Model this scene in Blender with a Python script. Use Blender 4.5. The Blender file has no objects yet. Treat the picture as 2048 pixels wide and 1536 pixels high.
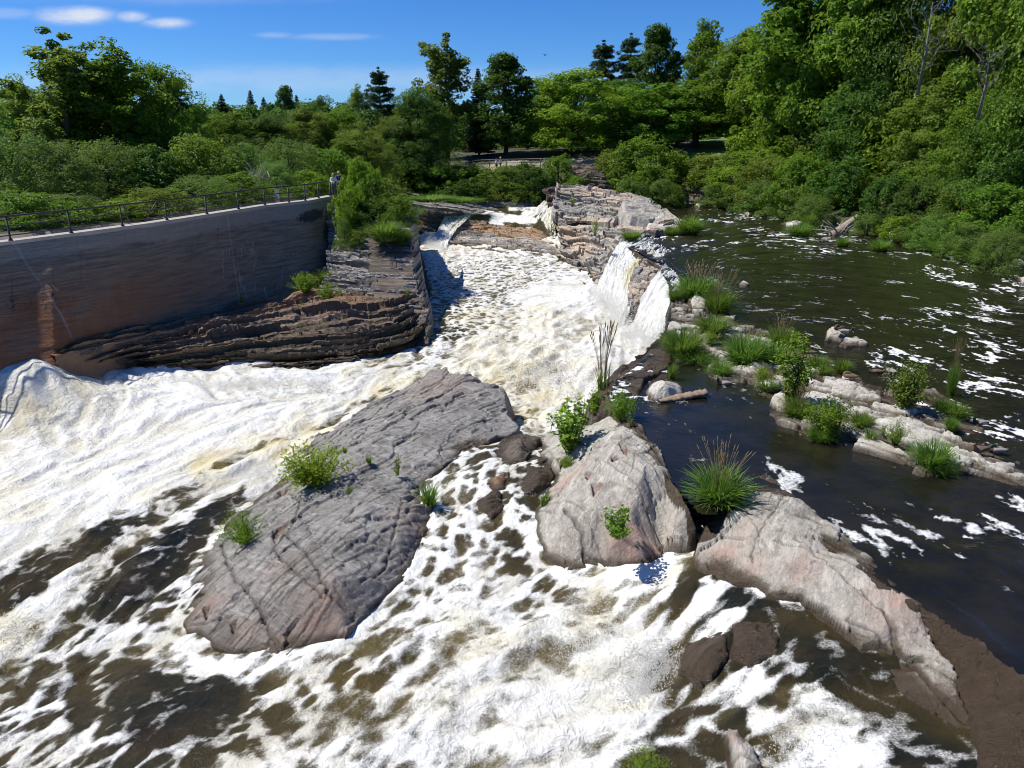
import bpy, math, random
import numpy as np
from mathutils import Vector

# ------------------------------------------------------------------ camera, sky, sun, exposure
S = bpy.context.scene
COL = S.collection
CAMZ, PITCH, FPX = 9.0, math.radians(18.9), 1500.0
cam_d = bpy.data.cameras.new("camera"); cam = bpy.data.objects.new("camera", cam_d); COL.objects.link(cam)
cam_d.sensor_width = 36.0; cam_d.lens = FPX / 2048 * 36.0
cam_d.clip_start = 0.1; cam_d.clip_end = 9000.0
cam.location = (0, 0, CAMZ); cam.rotation_euler = (math.pi / 2 - PITCH, 0, 0)
S.camera = cam
S.render.engine = 'CYCLES'; S.cycles.filter_width = 1.0; S.cycles.use_denoising = True; S.cycles.sample_clamp_direct = 6.0; S.cycles.sample_clamp_indirect = 4.0
S.view_settings.view_transform = 'Standard'; S.view_settings.look = 'None'
S.view_settings.exposure = 0.25; S.view_settings.gamma = 1.0
SUN_EL = math.radians(55.5)
SUN_DIR = Vector((-1.0, 0.18, 0)).normalized()          # horizontal direction towards the sun
SUN_VEC = Vector((SUN_DIR.x * math.cos(SUN_EL), SUN_DIR.y * math.cos(SUN_EL), math.sin(SUN_EL)))
sun_d = bpy.data.lights.new("sun", 'SUN'); sun_d.energy = 4.6; sun_d.angle = math.radians(0.5); sun_d.color = (1.0, 0.96, 0.89)
sun = bpy.data.objects.new("sun", sun_d); COL.objects.link(sun)
sun.rotation_euler = SUN_VEC.to_track_quat('Z', 'Y').to_euler()


def node(nt, typ, ins=None, **props):
    n = nt.nodes.new(typ)
    for k, v in props.items():
        setattr(n, k, v)
    for k, v in (ins or {}).items():
        if isinstance(v, bpy.types.NodeSocket):
            nt.links.new(v, n.inputs[k])
        else:
            n.inputs[k].default_value = v
    return n


def mth(nt, op, a, b=0.0, c=0.0, clamp=False):
    return node(nt, 'ShaderNodeMath', {0: a, 1: b, 2: c}, operation=op, use_clamp=clamp).outputs[0]


def mixc(nt, f, a, b, blend='MIX'):
    n = node(nt, 'ShaderNodeMix', {0: f, 6: a, 7: b}, data_type='RGBA', blend_type=blend)
    return n.outputs[2]


def mixf(nt, f, a, b):
    return node(nt, 'ShaderNodeMix', {0: f, 2: a, 3: b}, data_type='FLOAT').outputs[0]


def sstep(nt, x, lo, hi):
    return node(nt, 'ShaderNodeMapRange', {0: x, 1: lo, 2: hi, 3: 0.0, 4: 1.0}, interpolation_type='SMOOTHSTEP').outputs[0]


def rgb(r, g, b):
    return (r, g, b, 1.0)


W = bpy.data.worlds.new("World"); S.world = W; W.use_nodes = True
wn = W.node_tree; wn.nodes.clear()
sky = node(wn, 'ShaderNodeTexSky', sky_type='NISHITA', sun_disc=False, sun_elevation=SUN_EL,
           sun_rotation=math.atan2(SUN_DIR.x, SUN_DIR.y), air_density=1.0, dust_density=0.0, ozone_density=5.0, altitude=1800.0)
hs = node(wn, 'ShaderNodeHueSaturation', {'Hue': 0.497, 'Saturation': 1.15, 'Value': .80, 'Color': sky.outputs[0]})
tcw = node(wn, 'ShaderNodeTexCoord')
sep = node(wn, 'ShaderNodeSeparateXYZ', {0: tcw.outputs['Generated']})
yy = mth(wn, 'MAXIMUM', sep.outputs[1], 0.05)
az = mth(wn, 'DIVIDE', sep.outputs[0], yy); el = mth(wn, 'DIVIDE', sep.outputs[2], yy)
wv = node(wn, 'ShaderNodeCombineXYZ', {0: mth(wn, 'MULTIPLY', az, 9.0), 1: mth(wn, 'MULTIPLY', el, 30.0), 2: 0.3})
wno = node(wn, 'ShaderNodeTexNoise', {'Vector': wv.outputs[0], 'Scale': 1.6, 'Detail': 6.0, 'Roughness': 0.62})
cl = None
for (ca, ce, ra, re, s) in ((-0.525, 0.128, 0.044, 0.0095, .85), (-0.459, 0.126, 0.020, 0.006, .75), (-0.420, 0.119, 0.028, 0.006, .75),
                            (-0.290, 0.106, 0.022, 0.0035, .22), (-0.215, 0.104, 0.050, 0.004, .24), (-0.62, 0.13, 0.05, 0.006, .2),
                            (-0.40, 0.150, 0.20, 0.010, .16), (-0.25, 0.055, 0.5, 0.016, .22)):
    dx = mth(wn, 'DIVIDE', mth(wn, 'SUBTRACT', az, ca), ra)
    dy = mth(wn, 'DIVIDE', mth(wn, 'SUBTRACT', el, ce), re)
    d2 = mth(wn, 'ADD', mth(wn, 'MULTIPLY', dx, dx), mth(wn, 'MULTIPLY', dy, dy))
    g = mth(wn, 'EXPONENT', mth(wn, 'MULTIPLY', d2, -0.8))
    g = mth(wn, 'MULTIPLY', sstep(wn, mth(wn, 'MULTIPLY', g, mth(wn, 'ADD', mth(wn, 'MULTIPLY', wno.outputs[0], 1.5), 0.1)), 0.10, 0.95), s)
    cl = g if cl is None else mth(wn, 'MAXIMUM', cl, g)
blue = mixc(wn, 1.0, hs.outputs[0], rgb(.50, .80, 1.22), 'MULTIPLY')
skyc = mixc(wn, cl, blue, rgb(6.4, 6.7, 7.3))
bg = node(wn, 'ShaderNodeBackground', {0: skyc, 1: 0.105})
wo = node(wn, 'ShaderNodeOutputWorld', {0: bg.outputs[0]})

# ------------------------------------------------------------------ helpers
CP, SP = math.cos(PITCH), math.sin(PITCH)
H0 = np.array([0, 0, CAMZ])


def ray(px, py):
    dx = (px - 1024.0) / FPX; dv = (768.0 - py) / FPX
    return np.array([dx, CP + dv * SP, -SP + dv * CP])


def at(px, py, z=None, Y=None):
    """The point of the place that the photograph shows at pixel (px, py): on the level z, or at the distance Y."""
    r = ray(px, py)
    t = (z - CAMZ) / r[2] if Y is None else Y / r[1]
    return H0 + r * t


def pts(lst):
    out = []
    for q in lst:
        out.append(at(q[0], q[1], q[2]) if len(q) == 3 else at(q[0], q[1], None, q[3]))
    return np.array(out)




def _h(ix, iy, iz, seed):
    h = (ix.astype(np.int64) * 374761393 + iy.astype(np.int64) * 668265263 + iz.astype(np.int64) * 2147483647 // 7 + seed * 1274126177) & 0xFFFFFFFF
    h = h.astype(np.uint64)
    h = ((h ^ (h >> np.uint64(13))) * np.uint64(1274126177)) & np.uint64(0xFFFFFFFF)
    h = ((h ^ (h >> np.uint64(16))) * np.uint64(2246822519)) & np.uint64(0xFFFFFFFF)
    h = h ^ (h >> np.uint64(15))
    return h.astype(np.float64) / 4294967296.0


def vnoise(x, y, z=None, seed=0):
    x = np.asarray(x, float); y = np.asarray(y, float)
    ix = np.floor(x); iy = np.floor(y); fx = x - ix; fy = y - iy
    fx = fx * fx * fx * (fx * (fx * 6 - 15) + 10); fy = fy * fy * fy * (fy * (fy * 6 - 15) + 10)
    if z is None:
        iz = np.zeros_like(ix)
        a = _h(ix, iy, iz, seed); b = _h(ix + 1, iy, iz, seed); c = _h(ix, iy + 1, iz, seed); d = _h(ix + 1, iy + 1, iz, seed)
        return (a * (1 - fx) + b * fx) * (1 - fy) + (c * (1 - fx) + d * fx) * fy
    z = np.asarray(z, float); iz = np.floor(z); fz = z - iz; fz = fz * fz * (3 - 2 * fz)
    r = []
    for k in (0, 1):
        a = _h(ix, iy, iz + k, seed); b = _h(ix + 1, iy, iz + k, seed); c = _h(ix, iy + 1, iz + k, seed); d = _h(ix + 1, iy + 1, iz + k, seed)
        r.append((a * (1 - fx) + b * fx) * (1 - fy) + (c * (1 - fx) + d * fx) * fy)
    return r[0] * (1 - fz) + r[1] * fz


def fbm(x, y, z=None, seed=0, octv=4, gain=0.5):
    s = 0; a = 1.0; t = 0
    for o in range(octv):
        f = 2.03 ** o
        s = s + a * (vnoise(x * f, y * f, None if z is None else z * f, seed + o * 17) - 0.5); t += a; a *= gain
    return s / t * 2.0        # about -1..1


def worley(x, y, seed=0, jit=.9):
    ix = np.floor(x); iy = np.floor(y); F1 = np.full(x.shape, 9.0); F2 = np.full(x.shape, 9.0); ID = np.zeros(x.shape); z0 = np.zeros_like(ix)
    for dy in (-1, 0, 1):
        for dx in (-1, 0, 1):
            cx = ix + dx; cy = iy + dy; hx = _h(cx, cy, z0, seed); hy = _h(cx, cy, z0 + 1, seed)
            d = (cx + .5 + (hx - .5) * jit - x) ** 2 + (cy + .5 + (hy - .5) * jit - y) ** 2
            m = d < F1; F2 = np.where(m, F1, np.minimum(F2, d)); ID = np.where(m, hx + hy * .37, ID); F1 = np.where(m, d, F1)
    return np.sqrt(F1), np.sqrt(F2), ID % 1.0


def mesh_np(name, V, F, attrs=None, smooth=True, mats=(), F3=None, midx=None):
    me = bpy.data.meshes.new(name)
    V = np.asarray(V, np.float32); F = np.asarray(F, np.int32)
    me.vertices.add(len(V)); me.vertices.foreach_set('co', V.ravel())
    k = F.shape[1] if len(F) else 4
    loops = F.ravel(); starts = np.arange(0, len(F) * k, k)
    if F3 is not None and len(F3):
        F3 = np.asarray(F3, np.int32)
        starts = np.concatenate([starts, len(loops) + np.arange(0, len(F3) * 3, 3)]); loops = np.concatenate([loops, F3.ravel()])
    me.loops.add(len(loops)); me.loops.foreach_set('vertex_index', loops.astype(np.int32))
    me.polygons.add(len(starts)); me.polygons.foreach_set('loop_start', starts.astype(np.int32))
    me.polygons.foreach_set('use_smooth', np.full(len(starts), smooth, bool))
    for m in mats:
        me.materials.append(m)
    if midx is not None:
        me.polygons.foreach_set('material_index', np.asarray(midx, np.int32))
    for an, av in (attrs or {}).items():
        a = me.attributes.new(an, 'FLOAT', 'POINT'); a.data.foreach_set('value', np.asarray(av, np.float32).ravel())
    me.update(calc_edges=True)
    return me


def link(name, me, parent=None, loc=None, label=None, cat=None, group=None, kind=None):
    o = bpy.data.objects.new(name, me); COL.objects.link(o)
    if parent: o.parent = parent
    if loc is not None: o.location = loc
    tag(o, label, cat, group, kind)
    return o


def tag(o, label=None, cat=None, group=None, kind=None):
    if label: o['label'] = label
    if cat: o['category'] = cat
    if group: o['group'] = group
    if kind: o['kind'] = kind
    return o


def empty(name, loc, label, cat, group=None, rz=0.0):
    o = bpy.data.objects.new(name, None); COL.objects.link(o)
    o.location = loc; o.rotation_euler = (0, 0, rz); o.empty_display_size = 0.2
    return tag(o, label, cat, group)


def solid(name, V, F, mat, label=None, cat=None, attrs=None, smooth=True, parent=None, kind=None, group=None, origin=None):
    """A mesh given in world coordinates, its origin put at its own base."""
    V = np.asarray(V, float)
    if origin is None and parent is None:
        origin = np.array([V[:, 0].mean(), V[:, 1].mean(), V[:, 2].min()])
    if parent is not None:
        origin = np.array(parent.location)
    me = mesh_np(name, V - origin, F, attrs, smooth, (mat,))
    return link(name, me, parent, None if parent is not None else origin, label, cat, group, kind)


def grid_faces(nu, nv, mask=None):
    i = np.arange(nu * nv).reshape(nv, nu)
    F = np.stack([i[:-1, :-1], i[:-1, 1:], i[1:, 1:], i[1:, :-1]], -1).reshape(-1, 4)
    if mask is not None:
        m = mask.reshape(nv, nu); keep = (m[:-1, :-1] & m[:-1, 1:] & m[1:, 1:] & m[1:, :-1]).ravel()
        F = F[keep]
    return F


def compact(V, F, attrs=None):
    used = np.zeros(len(V), bool); used[F.ravel()] = True
    ren = np.cumsum(used) - 1
    return V[used], ren[F], {k: np.asarray(v).ravel()[used] for k, v in (attrs or {}).items()}


def poly_dist(X, Y, P):
    """Signed distance to the polygon P (positive inside), with the nearest edge's index and parameter."""
    n = len(P); best = np.full(X.shape, 1e18); bi = np.zeros(X.shape, int); bt = np.zeros(X.shape); inside = np.zeros(X.shape, bool)
    for i in range(n):
        a = P[i]; b = P[(i + 1) % n]; ex, ey = b[0] - a[0], b[1] - a[1]; L = ex * ex + ey * ey + 1e-12
        t = np.clip(((X - a[0]) * ex + (Y - a[1]) * ey) / L, 0, 1)
        d = (X - a[0] - t * ex) ** 2 + (Y - a[1] - t * ey) ** 2
        m = d < best; best = np.where(m, d, best); bi = np.where(m, i, bi); bt = np.where(m, t, bt)
        c = (a[1] > Y) != (b[1] > Y)
        with np.errstate(divide='ignore', invalid='ignore'):
            xi = ex * (Y - a[1]) / (ey if abs(ey) > 1e-12 else 1e-12) + a[0]
        inside ^= c & (X < xi)
    d = np.sqrt(best)
    return np.where(inside, d, -d), bi, bt


def line_dist(X, Y, P):
    best = np.full(X.shape, 1e18)
    for i in range(len(P) - 1):
        a = P[i]; b = P[i + 1]; ex, ey = b[0] - a[0], b[1] - a[1]; L = ex * ex + ey * ey + 1e-12
        t = np.clip(((X - a[0]) * ex + (Y - a[1]) * ey) / L, 0, 1)
        best = np.minimum(best, (X - a[0] - t * ex) ** 2 + (Y - a[1] - t * ey) ** 2)
    return np.sqrt(best)


def tps(C, z, lam=0.0, lin=False):
    C = np.asarray(C, float); n = len(C)
    def K(A, B):
        r2 = ((A[:, None, :] - B[None, :, :]) ** 2).sum(-1)
        return np.sqrt(r2) if lin else r2 * np.log(r2 + 1e-12) * 0.5
    A = np.zeros((n + 3, n + 3)); A[:n, :n] = K(C, C) + lam * np.eye(n)
    A[:n, n] = 1; A[:n, n + 1:] = C; A[n, :n] = 1; A[n + 1:, :n] = C.T
    w = np.linalg.lstsq(A, np.concatenate([z, np.zeros(3)]), rcond=None)[0]
    def ev(X, Y):
        P = np.stack([X.ravel(), Y.ravel()], -1); out = np.empty(len(P))
        for s in range(0, len(P), 40000):
            q = P[s:s + 40000]; out[s:s + 40000] = K(q, C) @ w[:n] + w[n] + q @ w[n + 1:]
        return out.reshape(X.shape)
    return ev


def plin(C, z, n_out):
    """flat facets between the control points (the first n_out are the outline)"""
    from mathutils.geometry import delaunay_2d_cdt
    vs = [Vector((float(a), float(b))) for a, b in C]; ed = [(i, (i + 1) % n_out) for i in range(n_out)]
    V, _, F, ov, _, _ = delaunay_2d_cdt(vs, ed, [], 1, 1e-5)
    zz = [float(np.mean([z[k] for k in o])) if o else None for o in ov]
    def ev(X, Y, fill):
        out = fill.copy()
        for f in F:
            if len(f) != 3 or any(zz[i] is None for i in f): continue
            a, b, c = [V[i] for i in f]; det = (b.y - c.y) * (a.x - c.x) + (c.x - b.x) * (a.y - c.y)
            if abs(det) < 1e-9: continue
            l1 = ((b.y - c.y) * (X - c.x) + (c.x - b.x) * (Y - c.y)) / det; l2 = ((c.y - a.y) * (X - c.x) + (a.x - c.x) * (Y - c.y)) / det; l3 = 1 - l1 - l2
            m = (l1 >= -1e-6) & (l2 >= -1e-6) & (l3 >= -1e-6); out[m] = (l1 * zz[f[0]] + l2 * zz[f[1]] + l3 * zz[f[2]])[m]
        return out
    return ev


def sm(x, a, b):
    t = np.clip((x - a) / (b - a), 0, 1); return t * t * (3 - 2 * t)


def blur(A, r):
    for ax in (0, 1):
        for _ in range(2):
            c = np.cumsum(np.pad(A, [(r + 1, r) if k == ax else (0, 0) for k in (0, 1)], mode='edge'), axis=ax)
            n = A.shape[ax]
            A = (np.take(c, np.arange(2 * r + 1, 2 * r + 1 + n), axis=ax) - np.take(c, np.arange(0, n), axis=ax)) / (2 * r + 1)
    return A


def tube(path, radii, sides=7, cap=True):
    P = np.asarray(path, float); n = len(P); R = np.broadcast_to(np.asarray(radii, float), (n,))
    T = np.gradient(P, axis=0); T /= np.linalg.norm(T, axis=1)[:, None] + 1e-9
    ref = np.array([0, 0, 1.0]) if abs(T[0][2]) < 0.9 else np.array([1.0, 0, 0])
    V = []
    for i in range(n):
        a = np.cross(T[i], ref); a /= np.linalg.norm(a) + 1e-9; b = np.cross(T[i], a)
        th = np.arange(sides) * 2 * np.pi / sides
        V.append(P[i] + R[i] * (np.cos(th)[:, None] * a + np.sin(th)[:, None] * b))
    V = np.concatenate(V); F = []
    for i in range(n - 1):
        for k in range(sides):
            F.append((i * sides + k, i * sides + (k + 1) % sides, (i + 1) * sides + (k + 1) % sides, (i + 1) * sides + k))
    if cap:
        V = np.concatenate([V, P[:1], P[-1:]]); a, b = len(V) - 2, len(V) - 1
        for k in range(0, sides):
            F.append((a, (k + 1) % sides, k, a)); e = (n - 1) * sides
            F.append((b, e + k, e + (k + 1) % sides, b))
    return V, F


class MB:
    """Collects quads (tris as v,a,b,v) and builds one mesh."""
    def __init__(self): self.V = []; self.F = []; self.T = []; self.n = 0
    def add(self, V, F):
        for f in F:
            f = [int(i) + self.n for i in f]
            if f[3] == f[0]: self.T.append(f[:3])
            else: self.F.append(f)
        self.V.append(np.asarray(V, float)); self.n += len(V)
    def tube(self, p, r, s=7): self.add(*tube(p, r, s))
    def box(self, c, ux, uy, uz):
        c, ux, uy, uz = [np.asarray(q, float) for q in (c, ux, uy, uz)]
        V = [c + i * ux + j * uy + k * uz for k in (-1, 1) for j in (-1, 1) for i in (-1, 1)]
        self.add(V, [(0, 2, 3, 1), (4, 5, 7, 6), (0, 1, 5, 4), (2, 6, 7, 3), (0, 4, 6, 2), (1, 3, 7, 5)])
    def build(self, name, mat, parent=None, smooth=True, origin=None, world=True, **kw):
        V = np.concatenate(self.V)
        if parent is not None: og = np.array(parent.location) if world else np.zeros(3)
        else: og = np.array([V[:, 0].mean(), V[:, 1].mean(), V[:, 2].min()]) if origin is None else np.asarray(origin)
        F = np.array(self.F, int).reshape(-1, 4)
        me = mesh_np(name, V - og, F, None, smooth, (mat,), F3=np.array(self.T, int).reshape(-1, 3))
        return link(name, me, parent, None if parent is not None else og, **kw)

# ------------------------------------------------------------------ materials
def new_mat(name):
    m = bpy.data.materials.new(name); m.use_nodes = True
    nt = m.node_tree; nt.nodes.clear()
    return m, nt


def attr(nt, name):
    return node(nt, 'ShaderNodeAttribute', attribute_name=name).outputs['Fac']


def out_surf(nt, sh):
    node(nt, 'ShaderNodeOutputMaterial', {0: sh})


def pbr(nt, col, rough=0.8, normal=None, **ins):
    d = {'Base Color': col, 'Roughness': rough}
    if normal is not None: d['Normal'] = normal
    d.update(ins)
    return node(nt, 'ShaderNodeBsdfPrincipled', d).outputs[0]


def noise(nt, vec, scale, detail=4.0, rough=0.55, dist=0.0):
    return node(nt, 'ShaderNodeTexNoise', {'Vector': vec, 'Scale': scale, 'Detail': detail, 'Roughness': rough, 'Distortion': dist}).outputs[0]


def simple(name, c, rough=0.7, var=0.25, scale=6.0, metallic=0.0):
    m, nt = new_mat(name)
    tc = node(nt, 'ShaderNodeTexCoord').outputs['Object']
    f = noise(nt, tc, scale, 4.0)
    col = mixc(nt, f, rgb(*[x * (1 - var) for x in c]), rgb(*[min(1, x * (1 + var)) for x in c]))
    out_surf(nt, pbr(nt, col, rough, Metallic=metallic))
    return m


def rock_mat(name, c1, c2, light, warm, ang=0.0, tilt=0.0, stretch=7.0, bump=0.35, lightamt=0.5, scale=1.0):
    m, nt = new_mat(name)
    tc = node(nt, 'ShaderNodeTexCoord').outputs['Object']
    mp = node(nt, 'ShaderNodeMapping', {0: tc, 2: (0, tilt, ang), 3: (1, 1, 1)}).outputs[0]
    st = node(nt, 'ShaderNodeMapping', {0: mp, 3: (1.0 / stretch, 1, 1)}).outputs[0]
    big = noise(nt, tc, 0.7 * scale, 5.0, 0.6, 0.4)
    strk = noise(nt, st, 5.0 * scale, 7.0, 0.68, 0.6)
    strk2 = noise(nt, st, 17.0 * scale, 6.0, 0.7, 0.4)
    fine = noise(nt, tc, 22.0 * scale, 6.0, 0.7)
    mid = noise(nt, tc, 3.2 * scale, 6.0, 0.65, 0.7)
    col = mixc(nt, sstep(nt, mixf(nt, 0.5, big, mid), 0.36, 0.64), rgb(*c1), rgb(*c2))
    col = mixc(nt, mth(nt, 'MULTIPLY', sstep(nt, strk, 0.50, 0.68), lightamt), col, rgb(*light))
    col = mixc(nt, mth(nt, 'MULTIPLY', sstep(nt, fine, 0.56, 0.74), lightamt * 0.8), col, rgb(*light))
    col = mixc(nt, mth(nt, 'MULTIPLY', sstep(nt, strk2, 0.54, 0.66), lightamt), col, rgb(*light))
    col = mixc(nt, mth(nt, 'MULTIPLY', sstep(nt, strk2, 0.44, 0.34), .5), col, rgb(*[x * 0.5 for x in c1]))
    dk = mth(nt, 'MULTIPLY', sstep(nt, strk, 0.46, 0.30), 0.55)
    col = mixc(nt, dk, col, rgb(*[x * 0.45 for x in c1]))
    wm = mth(nt, 'MULTIPLY', attr(nt, 'warm'), sstep(nt, mixf(nt, 0.5, mid, big), 0.30, 0.62))
    col = mixc(nt, wm, col, rgb(*warm))
    tone = attr(nt, 'tone')
    col = mixc(nt, 1.0, col, node(nt, 'ShaderNodeCombineXYZ', {0: tone, 1: tone, 2: tone}).outputs[0], 'MULTIPLY')
    crk = attr(nt, 'crack')
    col = mixc(nt, mth(nt, 'MULTIPLY', crk, 0.7), col, rgb(.035, .022, .016))
    ms = mth(nt, 'MULTIPLY', attr(nt, 'moss'), sstep(nt, mixf(nt, 0.5, mid, fine), 0.40, 0.58))
    col = mixc(nt, ms, col, mixc(nt, fine, rgb(.018, .026, .006), rgb(.05, .058, .014)))
    wet = attr(nt, 'wet')
    wet = mth(nt, 'MULTIPLY', wet, sstep(nt, mixf(nt, 0.6, mid, wet), 0.25, 0.55))
    col = mixc(nt, wet, col, mixc(nt, mid, rgb(.026, .016, .008), rgb(.085, .054, .026)))
    rough = mixf(nt, wet, 0.85, 0.34)
    h = mth(nt, 'ADD', mth(nt, 'ADD', mth(nt, 'MULTIPLY', strk, 0.7), mth(nt, 'MULTIPLY', strk2, 0.38)), mth(nt, 'ADD', mth(nt, 'MULTIPLY', fine, 0.22), mth(nt, 'MULTIPLY', mid, 0.6)))
    bp = node(nt, 'ShaderNodeBump', {'Strength': min(1.0, bump * 1.9), 'Distance': 0.12, 'Height': h}).outputs[0]
    out_surf(nt, pbr(nt, col, rough, bp))
    return m


M = {}
M['slab_grey'] = rock_mat('grey_slab_rock', (.155, .146, .132), (.285, .270, .245), (.50, .49, .47), (.27, .165, .115), ang=math.radians(35), stretch=5, lightamt=.45)
M['slab_pale'] = rock_mat('pale_slab_rock', (.29, .265, .225), (.47, .435, .37), (.70, .67, .60), (.38, .205, .15), ang=math.radians(-62), stretch=9, lightamt=.55, bump=.4)
M['slab_white'] = rock_mat('bleached_rock', (.42, .39, .33), (.62, .58, .50), (.80, .77, .70), (.42, .31, .19), ang=math.radians(-50), stretch=8, lightamt=.6)
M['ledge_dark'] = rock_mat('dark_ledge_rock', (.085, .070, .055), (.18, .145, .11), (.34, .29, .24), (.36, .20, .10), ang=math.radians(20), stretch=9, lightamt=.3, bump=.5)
M['ledge_brown'] = rock_mat('brown_ledge_rock', (.12, .088, .062), (.26, .195, .135), (.46, .37, .28), (.46, .27, .14), ang=math.radians(20), stretch=9, lightamt=.35, bump=.5)
M['cliff_grey'] = rock_mat('grey_cliff_rock', (.20, .195, .185), (.36, .345, .32), (.62, .60, .56), (.36, .20, .10), ang=0, tilt=0, stretch=6, lightamt=.5, bump=.5)
M['cliff_warm'] = rock_mat('warm_cliff_rock', (.28, .26, .225), (.50, .475, .42), (.80, .78, .73), (.46, .26, .10), ang=math.radians(-25), stretch=6, lightamt=.55, bump=.5, scale=.8)


# ------------------------------------------------------------------ terrain
BASIN = np.array([(-45, -8), (-34, 14), (-24.6, 33.0), (-21.2, 40.0), (-18.0, 49.0), (-14.6, 58), (-8.8, 64), (-11.8, 82), (-14.5, 92.5), (-8, 97), (1, 101),
                  (14, 100), (23, 95.5), (27.5, 81), (31, 68), (33.4, 52), (34.0, 44), (37, 34), (44, 14), (52, -8)])
TCTRL = np.array([(-60, 20, 3.6), (-30, 24, 3.9), (-26, 33, 3.95), (-22.5, 42, 3.95), (-19.5, 51, 3.95), (-16, 60, 3.9), (-60, 60, 4), (-30, 70, 3.3), (-20, 74, 2.6), (-12, 66, 2.6),
                  (-14, 80, 2.0), (-15, 94, 1.8), (-30, 110, 3), (-60, 110, 5), (-60, 160, 6), (-10, 101, .4), (-2, 102.5, .6), (6, 103, .8), (12, 102, .8), (-8, 105.2, 3.2), (0, 105.4, 3.7), (8, 106.5, 3.9), (16, 106, 4.4),
                  (22, 102, 2.4), (26, 104, 4.6), (28, 118, 6.4), (45, 120, 7.2), (34, 100, 4.8), (32, 88, 1.6), (40, 92, 5), (35, 72, 1.4), (42, 74, 4.5), (37, 56, 1.4), (44, 56, 4.5),
                  (39, 40, 1.4), (46, 40, 4.5), (50, 20, 4.5), (58, -5, 4.5), (60, 60, 6), (80, 100, 9), (60, 145, 9), (0, 150, 5), (0, 220, 7), (-110, 200, 9), (110, 210, 12), (-110, 60, 6), (-110, 0, 5), (110, 0, 8)], float)
_tz = tps(TCTRL[:, :2], TCTRL[:, 2], 0.5, lin=True)


def terrain(X, Y):
    X = np.asarray(X, float); Y = np.asarray(Y, float)
    d, _, _ = poly_dist(X, Y, BASIN)
    z = _tz(np.atleast_1d(X), np.atleast_1d(Y)).reshape(X.shape) + 0.25 * fbm(X * .25, Y * .25, seed=5)
    k = sm(-d, -0.3, 1.5)
    return -5.0 + (z + 5.0) * k


def tz(x, y):
    return float(terrain(np.array([x]), np.array([y]))[0])


def build_ground():
    m, nt = new_mat('ground_soil')
    tc = node(nt, 'ShaderNodeTexCoord').outputs['Object']
    a = noise(nt, tc, .35, 5); b = noise(nt, tc, 6.0, 5)
    grass = mixc(nt, b, rgb(.03, .055, .01), rgb(.09, .13, .03))
    soil = mixc(nt, b, rgb(.035, .03, .02), rgb(.08, .065, .045))
    lawn = attr(nt, 'lawn'); pathm = attr(nt, 'pathway')
    col = mixc(nt, sstep(nt, a, .4, .6), soil, mixc(nt, .5, soil, grass))
    col = mixc(nt, lawn, col, mixc(nt, b, rgb(.10, .16, .03), rgb(.16, .23, .055)))
    col = mixc(nt, pathm, col, mixc(nt, b, rgb(.30, .25, .20), rgb(.42, .36, .29)))
    out_surf(nt, pbr(nt, col, .95))
    xs = np.concatenate([[-4000, -1500, -600, -300, -180], np.arange(-120, -60, 3), np.arange(-60, 60, .75), np.arange(60, 121, 3), [180, 300, 600, 1500, 4000]])
    ys = np.concatenate([[-600, -200, -60], np.arange(-20, 160, .75), np.arange(160, 260, 4), [320, 450, 700, 1200, 2500, 6000]])
    X, Y = np.meshgrid(xs, ys)
    Z = terrain(np.clip(X, -115, 115), np.clip(Y, -10, 230))
    lawn = sm(Y, 103.5, 106) * sm(X, 12, 18)
    # path up the slope in the park and the walk on the wall
    p1 = [(24, 112), (26, 119), (27.5, 128), (29, 140)]; p2 = [(-10, 105), (2, 107.5), (12, 108.5), (22, 110), (24, 112)]
    pw = np.maximum(sm(-line_dist(X, Y, p1), -1.6, -1.1), sm(-line_dist(X, Y, p2), -1.5, -1.0))
    wl = pts([(0, 487, 4), (150, 468, 4), (300, 448, 4), (430, 428, 4), (530, 412, 4), (620, 402, 4), (665, 393, 4)])[:, :2] + np.array([-1.3, .5])
    pw = np.maximum(pw, sm(-line_dist(X, Y, wl), -1.5, -1.0))
    V = np.stack([X, Y, Z], -1).reshape(-1, 3)
    me = mesh_np('ground', V, grid_faces(len(xs), len(ys)), {'lawn': lawn.ravel(), 'pathway': pw.ravel()}, True, (m,))
    link('ground', me, kind='structure')


build_ground()


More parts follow.
